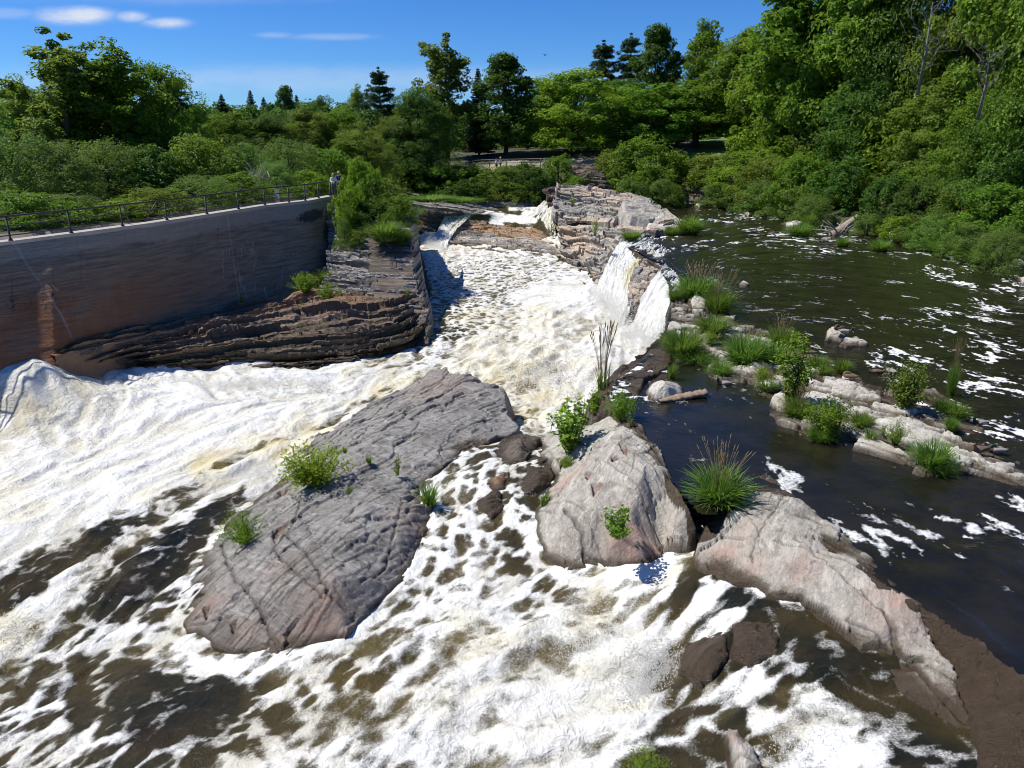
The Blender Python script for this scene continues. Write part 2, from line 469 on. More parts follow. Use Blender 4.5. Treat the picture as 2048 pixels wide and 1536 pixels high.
# ------------------------------------------------------------------ heightfield rocks
def slab(name, outline, inner, mat, label, res=0.05, plate=1.1, plamp=.06, facet=.8, fracture=1.0, steep=3.5, cracks=(), warm=(), pits=(), moss=None, water=None, depth=1.6,
         rough=1.0, seed=0, fol=0.6, cat='rock', kind=None, wetall=0.0, group=None, edge=0.11, terr=0.0):
    O = pts(outline); I = pts(inner) if len(inner) else np.zeros((0, 3))
    C = np.concatenate([O, I]); mg = depth / steep + 0.12
    x0, y0 = O[:, :2].min(0) - mg; x1, y1 = O[:, :2].max(0) + mg
    xs = np.arange(x0, x1 + res, res); ys = np.arange(y0, y1 + res, res); X, Y = np.meshgrid(xs, ys)
    wob = edge * fbm(X * 1.7, Y * 1.7, seed=seed + 31, octv=4); wob2 = edge * fbm(X * 1.7, Y * 1.7, seed=seed + 41, octv=4)
    d, bi, bt = poly_dist(X + wob, Y + wob2, O[:, :2])
    zr = O[bi, 2] * (1 - bt) + O[(bi + 1) % len(O), 2] * bt
    Z = tps(C[:, :2], C[:, 2], 0.02)(X, Y)
    Z = np.clip(Z, C[:, 2].min() - .1, C[:, 2].max() + .12)
    if facet and len(I): Z = Z * (1 - facet) + facet * blur(plin(C[:, :2], C[:, 2], len(O))(X, Y, Z), 1)
    # the surface: broad unevenness, ridges along the foliation, small steps
    n1 = fbm(X * .9, Y * .9, seed=seed, octv=5)
    ca, sa = math.cos(fol), math.sin(fol); u = X * ca + Y * sa; v = -X * sa + Y * ca
    n2 = fbm(u * .45, v * 3.6 + .6 * n1, seed=seed + 3, octv=4)
    st = (v * .9 + 1.1 * fbm(u * .4, v * .4, seed=seed + 7, octv=3)); stp = np.floor(st) + sm(st - np.floor(st), .86, 1.0)
    Zi = Z + rough * (.075 * n1 + .035 * n2) + terr * (_h(np.floor(st), np.zeros_like(st), np.zeros_like(st), seed) - .5) * 2 * 0.5
    pf1, pf2, pid = worley(u / (plate * 1.5) + .25 * n1, v / plate + .25 * n2, seed + 60); qf1, qf2, qid = worley(u / (plate * .55) + .2 * n2, v / (plate * .34) + .2 * n1, seed + 61)
    Zi = Zi + rough * (plamp * 1.35 * (pid - .5) * 2 + plamp * .6 * (qid - .5) * 2) - rough * .03 * np.exp(-((pf2 - pf1) / .035) ** 2)
    # natural fractures: one set along the foliation, one across it
    fr = np.zeros_like(X)
    for q, (c0, c1, sp) in enumerate(((v + .10 * n1 + .05 * n2, u, .42), (u + .22 * n1, v, 1.15), (.8 * u + .6 * v + .15 * n1, v, 1.7))):
        li_ = np.floor(c0 / sp); ff = np.abs(c0 / sp - li_ - .5) * sp; seg = np.floor(c1 / (sp * 2.6) + 9 * _h(li_, li_ * 0 + q, li_ * 0, seed + 70)); on = _h(li_, seg, li_ * 0 + q, seed + 71) > (.62, .6, .55)[q]
        off_ = (.3 - .6 * _h(li_, seg, li_ * 0 + q + 5, seed + 72)) * sp; ff = np.abs((c0 / sp - li_ - .5) * sp - off_); fr = np.maximum(fr, on * np.exp(-(ff / .016) ** 2)); Zi = Zi + rough * on * .03 * sm((c0 / sp - li_ - .5) * sp - off_, -.02, .02) * (1 - sm(np.abs((c0 / sp - li_ - .5)), .25, .5))
    Zi = Zi - fracture * .05 * fr
    rim = np.clip(d / .14, 0, 1); Zi = Zi - .03 * (1 - rim) ** 2
    Zi = Zi + rough * .028 * (1 - 2 * np.abs(fbm(u * 1.3, v * 5.5 + n1, seed=seed + 62, octv=4)))
    dd = np.clip(-d, 0, None)
    side = dd * steep * (0.75 + .5 * vnoise(X * 2.2, Y * 2.2, seed=seed + 5))
    led = np.floor(side / .16 + .8 * n1) * .16; side = .55 * side + .45 * np.maximum(led, 0)
    Z = np.where(d > 0, Zi, zr - .05 + rough * .075 * n1 - side)
    crk = .75 * fracture * fr * (d > 0)
    for c in cracks:
        w = c[1] if isinstance(c, tuple) else .035
        P = [at(q[0], q[1], None if len(q) > 2 else 0.0) if False else q for q in (c[0] if isinstance(c, tuple) else c)]
        L = np.array([at(q[0], q[1], q[2])[:2] for q in P])
        ld = line_dist(X + .07 * fbm(X * 4, Y * 4, seed=seed + 11), Y + .07 * fbm(X * 4, Y * 4, seed=seed + 12), L)
        g = np.exp(-(ld / w) ** 2); Z = Z - np.minimum(.14, 2.2 * w) * g; crk = np.maximum(crk, g)
    wm = np.zeros_like(X)
    for (px, py, z, r, a) in warm:
        q = at(px, py, z); wm = np.maximum(wm, a * np.exp(-((X - q[0]) ** 2 + (Y - q[1]) ** 2) / r ** 2))
    for P in pits:
        L = np.array([at(q[0], q[1], q[2])[:2] for q in P]); pd, _, _ = poly_dist(X + .03 * n2, Y + .03 * n1, L)
        k = sm(pd, -.015, .03); Z = Z - .14 * k; crk = np.maximum(crk, .45 * k); wm = np.maximum(wm, k)
    if water is None: wz = np.full_like(X, -9.0)
    elif callable(water): wz = water(X, Y)
    else: wz = np.full_like(X, float(water))
    hgt = Z - wz + .05 * n1
    wet = np.maximum(sm(-hgt, -.26, -.06), wetall)
    ms = np.zeros_like(X) if moss is None else moss * sm(-hgt, -.30, -.10)
    keep = (d > -mg + .02)
    V = np.stack([X + .03 * fbm(X * 2, Y * 2, Z * 2, seed + 8, 3) * (d < .1), Y + .03 * fbm(X * 2, Y * 2, Z * 2, seed + 9, 3) * (d < .1), Z], -1).reshape(-1, 3)
    F = grid_faces(len(xs), len(ys), keep)
    tone = .90 + .2 * vnoise(u * .5, v * 2.0, seed=seed + 2)
    V, F, A = compact(V, F, {'wet': wet, 'warm': wm, 'moss': ms, 'tone': tone, 'crack': crk})
    return solid(name, V, F, mat, label, cat, A, kind=kind, group=group)


def resample(P, n):
    P = np.asarray(P, float); s = np.concatenate([[0], np.cumsum(np.linalg.norm(np.diff(P, axis=0), axis=1))]); t = np.linspace(0, s[-1], n)
    return np.stack([np.interp(t, s, P[:, k]) for k in range(P.shape[1])], -1)


def loft_pts(rows, nu, nv):
    R = np.stack([resample(pts(r) if not isinstance(r, np.ndarray) else r, nu) for r in rows])       # rows, nu, 3
    d = np.linalg.norm(np.diff(R, axis=0), axis=2).mean(1); s = np.concatenate([[0], np.cumsum(d)]); t = np.linspace(0, s[-1], nv)
    out = np.empty((nv, nu, 3))
    for k in range(3):
        for j in range(nu):
            out[:, j, k] = np.interp(t, s, R[:, j, k])
    return out, t


def normals(G):
    du = np.gradient(G, axis=1); dv = np.gradient(G, axis=0); N = np.cross(du, dv); N /= np.linalg.norm(N, axis=2)[..., None] + 1e-9
    flip = (N * (H0 - G)).sum(2) < 0
    return np.where(flip[..., None], -N, N)


def cliff(name, rows, mat, label, res=.06, th=.22, amp=.3, blk=.9, seed=0, warm=0.3, wetz=None, mossz=None, slope=0.0, back=(0, 2.5, 0), cat='rock', kind=None, warmf=None, warp=.8, resv=None, sheet=.5):
    R = [pts(r) for r in rows]; Lu = max(np.linalg.norm(np.diff(r, axis=0), axis=1).sum() for r in R)
    Lv = sum(np.linalg.norm(R[i + 1].mean(0) - R[i].mean(0)) for i in range(len(R) - 1))
    nu = int(Lu / res) + 2; nv = int(Lv / (resv or res)) + 2
    G, t = loft_pts(R, nu, nv)
    from_u = np.linspace(0, Lu, nu)[None, :] + 0 * t[:, None]; tv = t[:, None] + 0 * from_u
    G = np.stack([blur(G[..., k], 2) for k in range(3)], -1)
    N = normals(G)
    lay = tv / th + .9 * fbm(tv * .9 / th * .25, tv * 0 + seed, seed=seed + 30, octv=2) + slope * from_u + warp * fbm(from_u * .35, tv * .5, seed=seed, octv=3)
    li = np.floor(lay); lf = lay - li
    cell = from_u / (blk * (.6 + .8 * _h(li, li * 0, li * 0, seed + 1))) + 7 * _h(li, li * 0, li * 0, seed + 2) + .25 * fbm(from_u * 2, tv * 2, seed=seed + 3, octv=2)
    ci = np.floor(cell); cf = cell - ci
    off = amp * (.55 * _h(li, li * 0, li * 0 + 3, seed + 4) + .45 * _h(li, ci, li * 0 + 5, seed + 5) - .5) * 2
    l2 = lay * 3.1 + .4 * fbm(from_u * .9, tv * 1.5, seed=seed + 21, octv=3); i2 = np.floor(l2); c2 = np.floor(from_u / (blk * .8) + 5 * _h(i2, i2 * 0, i2 * 0, seed + 22)); s2 = _h(i2, c2, i2 * 0 + 2, seed + 23); f2_ = l2 - i2
    off = off + amp * .30 * (s2 - .5) * 2
    fine_crev = np.exp(-(np.minimum(f2_, 1 - f2_) * th / 3.1 / .022) ** 2) * (s2 > .35)
    cwid = .03 + .05 * min(1.0, th)
    crev = np.exp(-(np.minimum(lf, 1 - lf) * th / cwid) ** 2) * .6 + np.exp(-(np.minimum(cf, 1 - cf) * blk / cwid) ** 2) * .5 * _h(li, ci, li * 0 + 9, seed + 6)
    big = amp * .45 * fbm(from_u * .45, tv * .45, seed=seed + 7, octv=3)
    D = off + big - (.07 + .15 * min(1.0, th)) * crev - .035 * fine_crev + .05 * fbm(from_u * 5, tv * 5, seed=seed + 8, octv=3) + sheet * amp * (lf - .5) * -.35
    V = G + N * D[..., None]
    hash_t = _h(li, ci, li * 0 + 1, seed + 9)
    wm = warm * (hash_t > .45) * (.5 + .5 * _h(li, ci, li * 0, seed + 12))
    if warmf is not None: wm = np.maximum(wm, warmf(V[..., 0], V[..., 1], V[..., 2], from_u / Lu, tv / t[-1]))
    n1 = fbm(from_u * 1.2, tv * 1.2, seed=seed + 10, octv=3)
    wet = np.zeros_like(D) if wetz is None else sm(-(V[..., 2] + .25 * n1), -wetz - .25, -wetz + .25)
    ms = np.zeros_like(D) if mossz is None else sm(-(V[..., 2] + .4 * n1), -mossz - .4, -mossz + .4) * .8
    tone = (.62 + .58 * hash_t) * (.82 + .36 * s2)
    # ends and back of the block run back into the ground
    b = np.array(back, float)
    def wrapc(A, f=lambda q: q): return np.concatenate([f(A[:, :1]), A, f(A[:, -1:])], 1)
    V = wrapc(V, lambda q: q + b); V = np.concatenate([V[:1] + b * .6 + np.array([0, 0, -.4]), V, V[-1:] + np.array([0, 0, -1.5])], 0)
    def w1(A): A = wrapc(A); return np.concatenate([A[:1], A, A[-1:]], 0)
    at_ = {'wet': w1(wet), 'warm': w1(wm), 'moss': w1(ms), 'tone': w1(tone), 'crack': w1(np.clip(np.maximum(crev * 1.2, .5 * fine_crev), 0, 1))}
    return solid(name, V.reshape(-1, 3), grid_faces(nu + 2, nv + 2), mat, label, cat, {k: v.ravel() for k, v in at_.items()}, kind=kind, smooth=False)


# ------------------------------------------------------------------ lower water: control points (px, py, z, foam, cream, turbulence, flow angle in the view)
LW = [(860, 490, -2.75, .95, .4, .6, 120), (880, 465, -2.4, 1, .2, 1, 130), (900, 440, -2.3, 1, .2, 1, 130), (840, 540, -2.8, .9, .1, .3, 100), (900, 560, -2.8, .82, .05, .3, 80), (1000, 560, -2.8, .9, .1, .3, 150),
      (1100, 590, -2.8, .97, .15, .4, 170), (1180, 600, -2.75, 1, .1, .8, 150), (860, 620, -2.8, .55, 0, .3, 90), (870, 660, -2.8, .4, 0, .3, 100), (950, 640, -2.8, .86, .45, .4, 110), (940, 590, -2.8, .86, .1, .4, 110),  # less foam beside the left cliff: its cast shadow put into the water colour
      (1050, 640, -2.8, .94, .45, .6, 120), (1150, 660, -2.8, .95, .35, .9, 130), (1240, 690, -2.75, 1, .1, 1.2, 130), (1280, 720, -2.8, 1, .2, 1, 140), (870, 700, -2.85, .9, .2, .6, 120),
      (950, 700, -2.8, .97, .5, .8, 140), (1050, 720, -2.7, 1, .5, 1.2, 140), (1060, 745, -2.75, .85, .8, 1.0, 150), (1150, 760, -2.75, 1, .35, 1, 110), (1100, 800, -2.8, 1, .5, .8, 100),
      (1060, 840, -2.85, .85, .5, .5, 80), (1020, 780, -2.8, .9, .7, .6, 100), (1120, 850, -2.8, .95, .2, .5, 100), (1000, 740, -2.75, .95, .6, .9, 140), (800, 730, -2.8, .9, .25, .6, 150), (740, 755, -2.8, .97, .3, .7, 155),
      (780, 770, -2.75, .85, .75, .6, 150), (690, 800, -2.8, .95, .3, .7, 155), (650, 780, -2.75, 1, .15, 1, 170), (600, 760, -2.72, 1, 0, 1, 180), (430, 770, -2.6, 1, .15, 1, 200), (300, 760, -2.6, 1, .1, 1, 200),
      (200, 770, -2.3, 1, .3, 1.2, 60), (100, 790, -1.9, 1, .4, 1.4, 60), (50, 760, -1.1, .7, .5, .8, 70), (30, 735, -.75, .12, .3, .2, 75), (-60, 745, -.75, .12, .3, .2, 75), (-60, 800, -1.6, .9, .4, 1, 75), (80, 735, -.85, .15, .2, .2, 75), (0, 765, -1.15, .95, .4, 1, 70), (-60, 765, -1.1, .95, .4, 1, 70), (40, 785, -1.5, 1, .4, 1.2, 70), (110, 745, -1.2, .5, .3, .6, 75), (0, 800, -1.75, 1, .4, 1.2, 60), (0, 850, -2.4, 1, .35, 1, 60), (-80, 900, -2.6, 1, .2, 1, 100),
      (150, 850, -2.7, 1, .2, .9, 120), (300, 830, -2.7, 1, 0, .6, 150), (400, 850, -2.75, 1, 0, .6, 160), (520, 840, -2.75, .97, .15, .7, 160), (250, 920, -2.75, .97, .1, .6, 155), (100, 920, -2.75, .97, .15, .6, 155),
      (50, 1020, -2.75, .95, .3, .6, 160), (200, 1000, -2.75, .93, .1, .5, 155), (350, 960, -2.75, .93, .2, .6, 155), (420, 950, -2.75, .7, .8, .6, 155), (540, 890, -2.7, .75, .8, .7, 155), (600, 880, -2.7, .85, .6, .8, 150),
      (540, 940, -2.78, 1, .3, 1, 140), (490, 965, -2.85, 1, .15, 1, 145), (440, 985, -2.88, .95, .1, .8, 145), (0, 1130, -2.8, .8, 0, .4, 155), (120, 1080, -2.85, .4, 0, .4, 150), (250, 1030, -2.82, .5, .1, .5, 150), (330, 1010, -2.85, .5, .4, .5, 150),
      (420, 1030, -2.97, .03, 0, .15, 145), (390, 1040, -2.97, .03, 0, .15, 145), (300, 1085, -2.98, .04, 0, .15, 145), (450, 1010, -2.95, .05, 0, .2, 145), (380, 1100, -3.03, .08, 0, .15, 140), (90, 1105, -2.86, .12, 0, .2, 150), (40, 1160, -2.95, .2, 0, .2, 145), (130, 1110, -2.88, .15, 0, .2, 150), (350, 1070, -3.0, .05, 0, .25, 145), (430, 1075, -3.05, .14, 0, .25, 140), (250, 1120, -3.0, .15, 0, .4, 145), (300, 1060, -2.95, .12, .2, .3, 145), (190, 1115, -2.97, .85, 0, .6, 140), (140, 1160, -3.02, .85, 0, .6, 140), (240, 1075, -2.92, .7, 0, .5, 145),
      (90, 1210, -3.1, .85, .1, .6, 140), (30, 1270, -3.2, .92, .6, .8, 140), (0, 1180, -3, .3, 0, .4, 145), (50, 1130, -2.9, .3, 0, .4, 150), (300, 1180, -3.1, .25, 0, .5, 130), (200, 1240, -3.2, .35, .1, .5, 140),
      (345, 1130, -3.05, .45, 0, .4, 120), (330, 1230, -3.15, .6, 0, .4, 110), (100, 1330, -3.3, .5, .1, .5, 150), (250, 1290, -3.2, .62, 0, .4, 170), (420, 1325, -2.95, .75, 0, .3, 170), (330, 1390, -3.0, .12, 0, .08, 170), (270, 1360, -3.05, .25, 0, .1, 170),
      (420, 1440, -2.9, .12, 0, .08, 160), (230, 1440, -3.1, .5, 0, .2, 150), (100, 1450, -3.3, .55, 0, .3, 150), (150, 1540, -3.3, .5, 0, .3, 150), (350, 1530, -3, .3, 0, .15, 150), (-60, 1400, -3.4, .55, 0, .4, 150), (520, 1430, -2.8, .5, .1, .25, 150),
      (500, 1540, -2.9, .6, 0, .3, 150), (640, 1320, -2.52, .75, .1, .4, 150), (590, 1310, -2.55, .85, 0, .3, 165), (700, 1350, -2.5, .5, .4, .4, 150), (800, 1250, -2.28, .72, .2, .5, 145), (850, 1180, -2.18, .75, .1, .4, 140), (740, 1290, -2.38, .8, .1, .4, 150),
      (700, 1450, -2.6, .78, .2, .6, 155), (850, 1400, -2.4, .78, .25, .6, 160), (950, 1290, -2.2, .82, .35, .6, 165), (1000, 1200, -2.08, .88, .1, .4, 150), (950, 1120, -1.98, .9, 0, .3, 130), (930, 1050, -1.9, .78, 0, .3, 115),
      (880, 1100, -2.02, .6, 0, .3, 120), (960, 1000, -1.7, .8, 0, .3, 115), (915, 970, -1.65, .85, .1, .3, 110), (960, 905, -1.5, .55, 0, .4, 120), (1060, 900, -1.35, .5, 0, .3, 110), (1045, 960, -1.5, .5, 0, .3, 110), (1030, 1030, -1.75, .6, 0, .3, 115),
      (1050, 1100, -1.97, .45, 0, .2, 150), (1100, 1170, -2.0, .75, 0, .3, 170), (1250, 1180, -1.75, .92, 0, .3, 170), (1330, 1150, -1.45, .97, .1, .2, 170), (1200, 1220, -2.0, .88, .5, .7, 170), (1280, 1250, -1.85, .97, .3, .9, 160),
      (1100, 1300, -2.13, .9, .25, .7, 165), (1200, 1320, -2.05, .95, .25, .9, 160), (1150, 1420, -2.18, .95, .15, .9, 170), (1050, 1480, -2.3, .92, .15, .8, 165), (1000, 1400, -2.25, .85, .3, .7, 165), (1280, 1400, -1.95, 1, .2, 1.2, 190), (1380, 1170, -1.05, .05, 0, .15, 130),
      (1340, 1240, -1.55, .5, 0, .6, 150), (1400, 1220, -1.25, .2, 0, .5, 150), (1450, 1190, -.95, .3, 0, .4, 150), (1500, 1230, -.85, .12, 0, .4, 150), (1350, 1310, -1.68, .75, 0, .7, 165), (1450, 1270, -1.0, .15, 0, .3, 155),
      (1600, 1230, -.65, .1, 0, .25, 160), (1700, 1290, -.6, .08, 0, .2, 190), (1550, 1320, -.88, .28, 0, .4, 160), (1650, 1370, -.8, .3, 0, .4, 180), (1400, 1370, -1.45, .45, 0, .6, 160), (1500, 1400, -1.2, .28, 0, .5, 165),
      (1420, 1450, -1.55, .3, 0, .5, 170), (1350, 1480, -1.85, .4, 0, .6, 165), (1300, 1540, -1.95, .3, 0, .4, 160), (1600, 1450, -1.0, .7, .1, .7, 170), (1680, 1510, -.98, .75, .1, .6, 170), (1750, 1420, -.75, .15, 0, .2, 190),
      (1850, 1480, -.68, .12, 0, .2, 200), (1950, 1530, -.58, .08, 0, .2, 200), (1500, 1530, -1.32, .4, 0, .4, 170), (1570, 1520, -1.2, .65, .1, .6, 170), (1200, 1540, -2.2, .85, .1, .7, 170), (800, 1540, -2.6, .7, .1, .5, 155)]
LWp = np.array([at(a[0], a[1], a[2]) for a in LW]); LWa = np.array(LW, float)


def _warpc(X, Y):
    Y = np.maximum(Y, 2.0); return np.stack([X / Y * 1.6, np.log(Y) * 1.1], -1)


_lq = _warpc(LWp[:, 0], LWp[:, 1])
_lz = tps(_lq, LWp[:, 2], 0.004, lin=True)


def shepard(q, ctrl, vals, p=5.0, s=.012):
    out = np.empty((len(q), vals.shape[1]))
    for i in range(0, len(q), 20000):
        d2 = ((q[i:i + 20000, None, :] - ctrl[None]) ** 2).sum(-1); w = 1.0 / (d2 + s * s) ** (p / 2)
        out[i:i + 20000] = (w @ vals) / w.sum(1)[:, None]
    return out


def wz_low(X, Y):
    q = _warpc(np.asarray(X, float), np.asarray(Y, float)); return _lz(q[..., 0], q[..., 1])


def flow_dirs(P, ang, zs):
    d = []
    for (px, py), a, z in zip(P, ang, zs):
        q0 = at(px, py, z); q1 = at(px + 12 * math.cos(math.radians(a)), py + 12 * math.sin(math.radians(a)), z); v = (q1 - q0)[:2]; d.append(v / np.linalg.norm(v))
    return np.array(d)


def up2(A, k, shape):
    """bilinear blow-up of a coarse field by k"""
    ny, nx = shape; yi = np.arange(ny) / k; xi = np.arange(nx) / k
    y0 = np.minimum(yi.astype(int), A.shape[0] - 2); x0 = np.minimum(xi.astype(int), A.shape[1] - 2); fy = (yi - y0)[:, None]; fx = (xi - x0)[None, :]
    a = A[y0][:, x0]; b = A[y0][:, x0 + 1]; c = A[y0 + 1][:, x0]; d = A[y0 + 1][:, x0 + 1]
    return (a * (1 - fx) + b * fx) * (1 - fy) + (c * (1 - fx) + d * fx) * fy


def lic(Nz, VX, VY, steps, h=1.0):
    ny, nx = Nz.shape; gy, gx = np.mgrid[0:ny, 0:nx].astype(np.float32); acc = Nz.copy(); cnt = 1
    for sgn in (1, -1):
        x, y = gx.copy(), gy.copy()
        for _ in range(steps):
            ix = np.clip(x, 0, nx - 1).astype(np.int32); iy = np.clip(y, 0, ny - 1).astype(np.int32)
            x += sgn * h * VX[iy, ix]; y += sgn * h * VY[iy, ix]
            ix = np.clip(x, 0, nx - 1).astype(np.int32); iy = np.clip(y, 0, ny - 1).astype(np.int32)
            acc += Nz[iy, ix]; cnt += 1
    return acc / cnt


def unif(A):
    """spread a field evenly over 0..1"""
    r = np.random.default_rng(3); s = np.sort(r.choice(A.ravel(), 20000)); return np.interp(A, s, np.linspace(0, 1, 20000))


def water_fields(x0, x1, y0, y1, res, ctrl, P, seed, streak=1.0, cs=1.0):
    """foam, cream and height fields on a plan grid, drawn out along the flow"""
    xs = np.arange(x0, x1, res); ys = np.arange(y0, y1, res); ny, nx = len(ys), len(xs); k = 5
    Xc, Yc = np.meshgrid(np.arange(x0, x1 + k * res, k * res), np.arange(y0, y1 + k * res, k * res))
    q = _warpc(Xc, Yc).reshape(-1, 2); cq = _warpc(P[:, 0], P[:, 1])
    fd = flow_dirs(ctrl[:, :2], ctrl[:, 6], ctrl[:, 2])
    v = shepard(q, cq, np.concatenate([ctrl[:, 3:6], fd], 1)).reshape(Xc.shape + (5,))
    foam, cream, turb, VX, VY = [up2(v[..., i], k, (ny, nx)) for i in range(5)]
    X, Y = np.meshgrid(xs, ys)
    sw = .5 * fbm(X * .55, Y * .55, seed=seed + 50, octv=3)            # eddies bend the streaks
    c, s = np.cos(sw * 1.4), np.sin(sw * 1.4); VX, VY = VX * c - VY * s, VX * s + VY * c
    n = np.sqrt(VX ** 2 + VY ** 2) + 1e-6; VX = (VX / n).astype(np.float32); VY = (VY / n).astype(np.float32)
    r = np.random.default_rng(seed); wn_ = r.random((ny, nx)).astype(np.float32)
    a = lic(blur(wn_, 2), VX, VY, int(14 * streak)); b = lic(blur(wn_[::-1], 6), VX, VY, int(26 * streak), 1.5)
    wp = .9 * fbm(X * .7, Y * .7, seed=seed + 40, octv=4); wq = .9 * fbm(X * .7, Y * .7, seed=seed + 45, octv=4)
    a1, a2, _ = worley(X * cs / .85 + wp, Y * cs / .85 + wq, seed + 46); b1, b2, _ = worley(X * cs / .33 + 1.6 * wp, Y * cs / .33 + 1.6 * wq, seed + 47)
    cell = lic((.50 * (1 - sm(a2 - a1, 0, .45)) + .42 * (1 - sm(b2 - b1, 0, .5)) + .40 * fbm(X * 1.3 * cs, Y * 1.3 * cs, seed=seed + 48, octv=5, gain=.62)).astype(np.float32), VX, VY, int(3 * streak))
    rid = 1 - np.abs(fbm(X * 1.5 + .5 * sw, Y * 1.5 - .5 * sw, seed=seed + 20, octv=4)) * 2.2
    rid2 = 1 - np.abs(fbm(X * 3.8, Y * 3.8, seed=seed + 25, octv=3)) * 2.2
    web = lic((rid + .5 * rid2).astype(np.float32), VX, VY, int(7 * streak))
    f1 = fbm(X * 1.1, Y * 1.1, seed=seed + 30, octv=5)
    a, b, web, cell = unif(a), unif(b), unif(web), unif(cell); f1 = unif(f1)
    return xs, ys, X, Y, foam, cream, turb, a, b, web, f1, cell

# ------------------------------------------------------------------ water
def water_mat(name, deep, shallow, fine=26.0, ripple=.10, loose=.27):
    m, nt = new_mat(name)
    tc = node(nt, 'ShaderNodeTexCoord').outputs['Object']
    foam = attr(nt, 'foam'); cream = attr(nt, 'cream'); turb = attr(nt, 'turb'); aer = attr(nt, 'aer'); strk = attr(nt, 'streak')
    f1 = noise(nt, tc, fine, 5.0, 0.72, .3); f2 = noise(nt, tc, fine * .25, 5.0, 0.65, .5)
    vo = node(nt, 'ShaderNodeTexVoronoi', {'Vector': tc, 'Scale': fine * 1.1, 'Randomness': 1.0}).outputs['Distance']
    calm = mth(nt, 'SUBTRACT', 1.0, sstep(nt, aer, .86, 1.0))                     # 1 on loose drifting foam, 0 in white water
    nz = mth(nt, 'ADD', mth(nt, 'MULTIPLY', mth(nt, 'SUBTRACT', f1, .5), mixf(nt, calm, .45, .95)), mth(nt, 'MULTIPLY', mth(nt, 'SUBTRACT', f2, .5), mixf(nt, calm, .35, .75)))
    fm = mth(nt, 'ADD', foam, nz)
    veil = sstep(nt, fm, loose, mixf(nt, calm, .62, .92))                                                # thin half transparent foam up to solid white
    bub = mixf(nt, mth(nt, 'MULTIPLY', calm, sstep(nt, veil, 1.0, .35)), 1.0, mth(nt, 'ADD', .35, mth(nt, 'MULTIPLY', vo, .9)))
    cov = mth(nt, 'MULTIPLY', veil, bub, clamp=True)
    bigv = noise(nt, tc, .8, 4.0)
    dark = mixc(nt, sstep(nt, bigv, .35, .65), rgb(*deep), rgb(*shallow))
    dark = mixc(nt, mth(nt, 'MULTIPLY', mth(nt, 'POWER', aer, 2.5), .9), dark, mixc(nt, f2, rgb(.055, .038, .012), rgb(.21, .165, .06)))
    dark = mixc(nt, mth(nt, 'MULTIPLY', cream, .8), dark, rgb(.20, .145, .04))
    lines = sstep(nt, mth(nt, 'ADD', mth(nt, 'MULTIPLY', strk, .62), mth(nt, 'MULTIPLY', f2, .55)), .30, .72)   # thin and thick foam drawn out by the current
    wht = mixc(nt, lines, rgb(.64, .625, .55), rgb(.80, .80, .775))
    crm = mixc(nt, lines, rgb(.50, .39, .15), rgb(.72, .65, .41))
    wht = mixc(nt, cream, wht, crm)
    col = mixc(nt, cov, dark, wht)
    rough = mixf(nt, cov, .06, .60)
    rp = noise(nt, tc, 4.5, 5.0, .62, .5)
    hgt = mth(nt, 'ADD', mth(nt, 'MULTIPLY', rp, mth(nt, 'ADD', ripple, mth(nt, 'MULTIPLY', turb, .30))),
              mth(nt, 'ADD', mth(nt, 'MULTIPLY', mth(nt, 'MULTIPLY', f1, cov), .035), mth(nt, 'ADD', mth(nt, 'MULTIPLY', mth(nt, 'MULTIPLY', f2, cov), .14), mth(nt, 'MULTIPLY', strk, mth(nt, 'MULTIPLY', turb, .22)))))
    bp = node(nt, 'ShaderNodeBump', {'Strength': .8, 'Distance': .35, 'Height': hgt}).outputs[0]
    out_surf(nt, pbr(nt, col, rough, bp, IOR=1.33))
    return m


M['rapids'] = water_mat('rapids_water', (.005, .008, .005), (.024, .018, .008), ripple=.22)
M['river'] = water_mat('river_water', (.010, .009, .006), (.019, .016, .010), fine=14.0, ripple=.05, loose=.35)


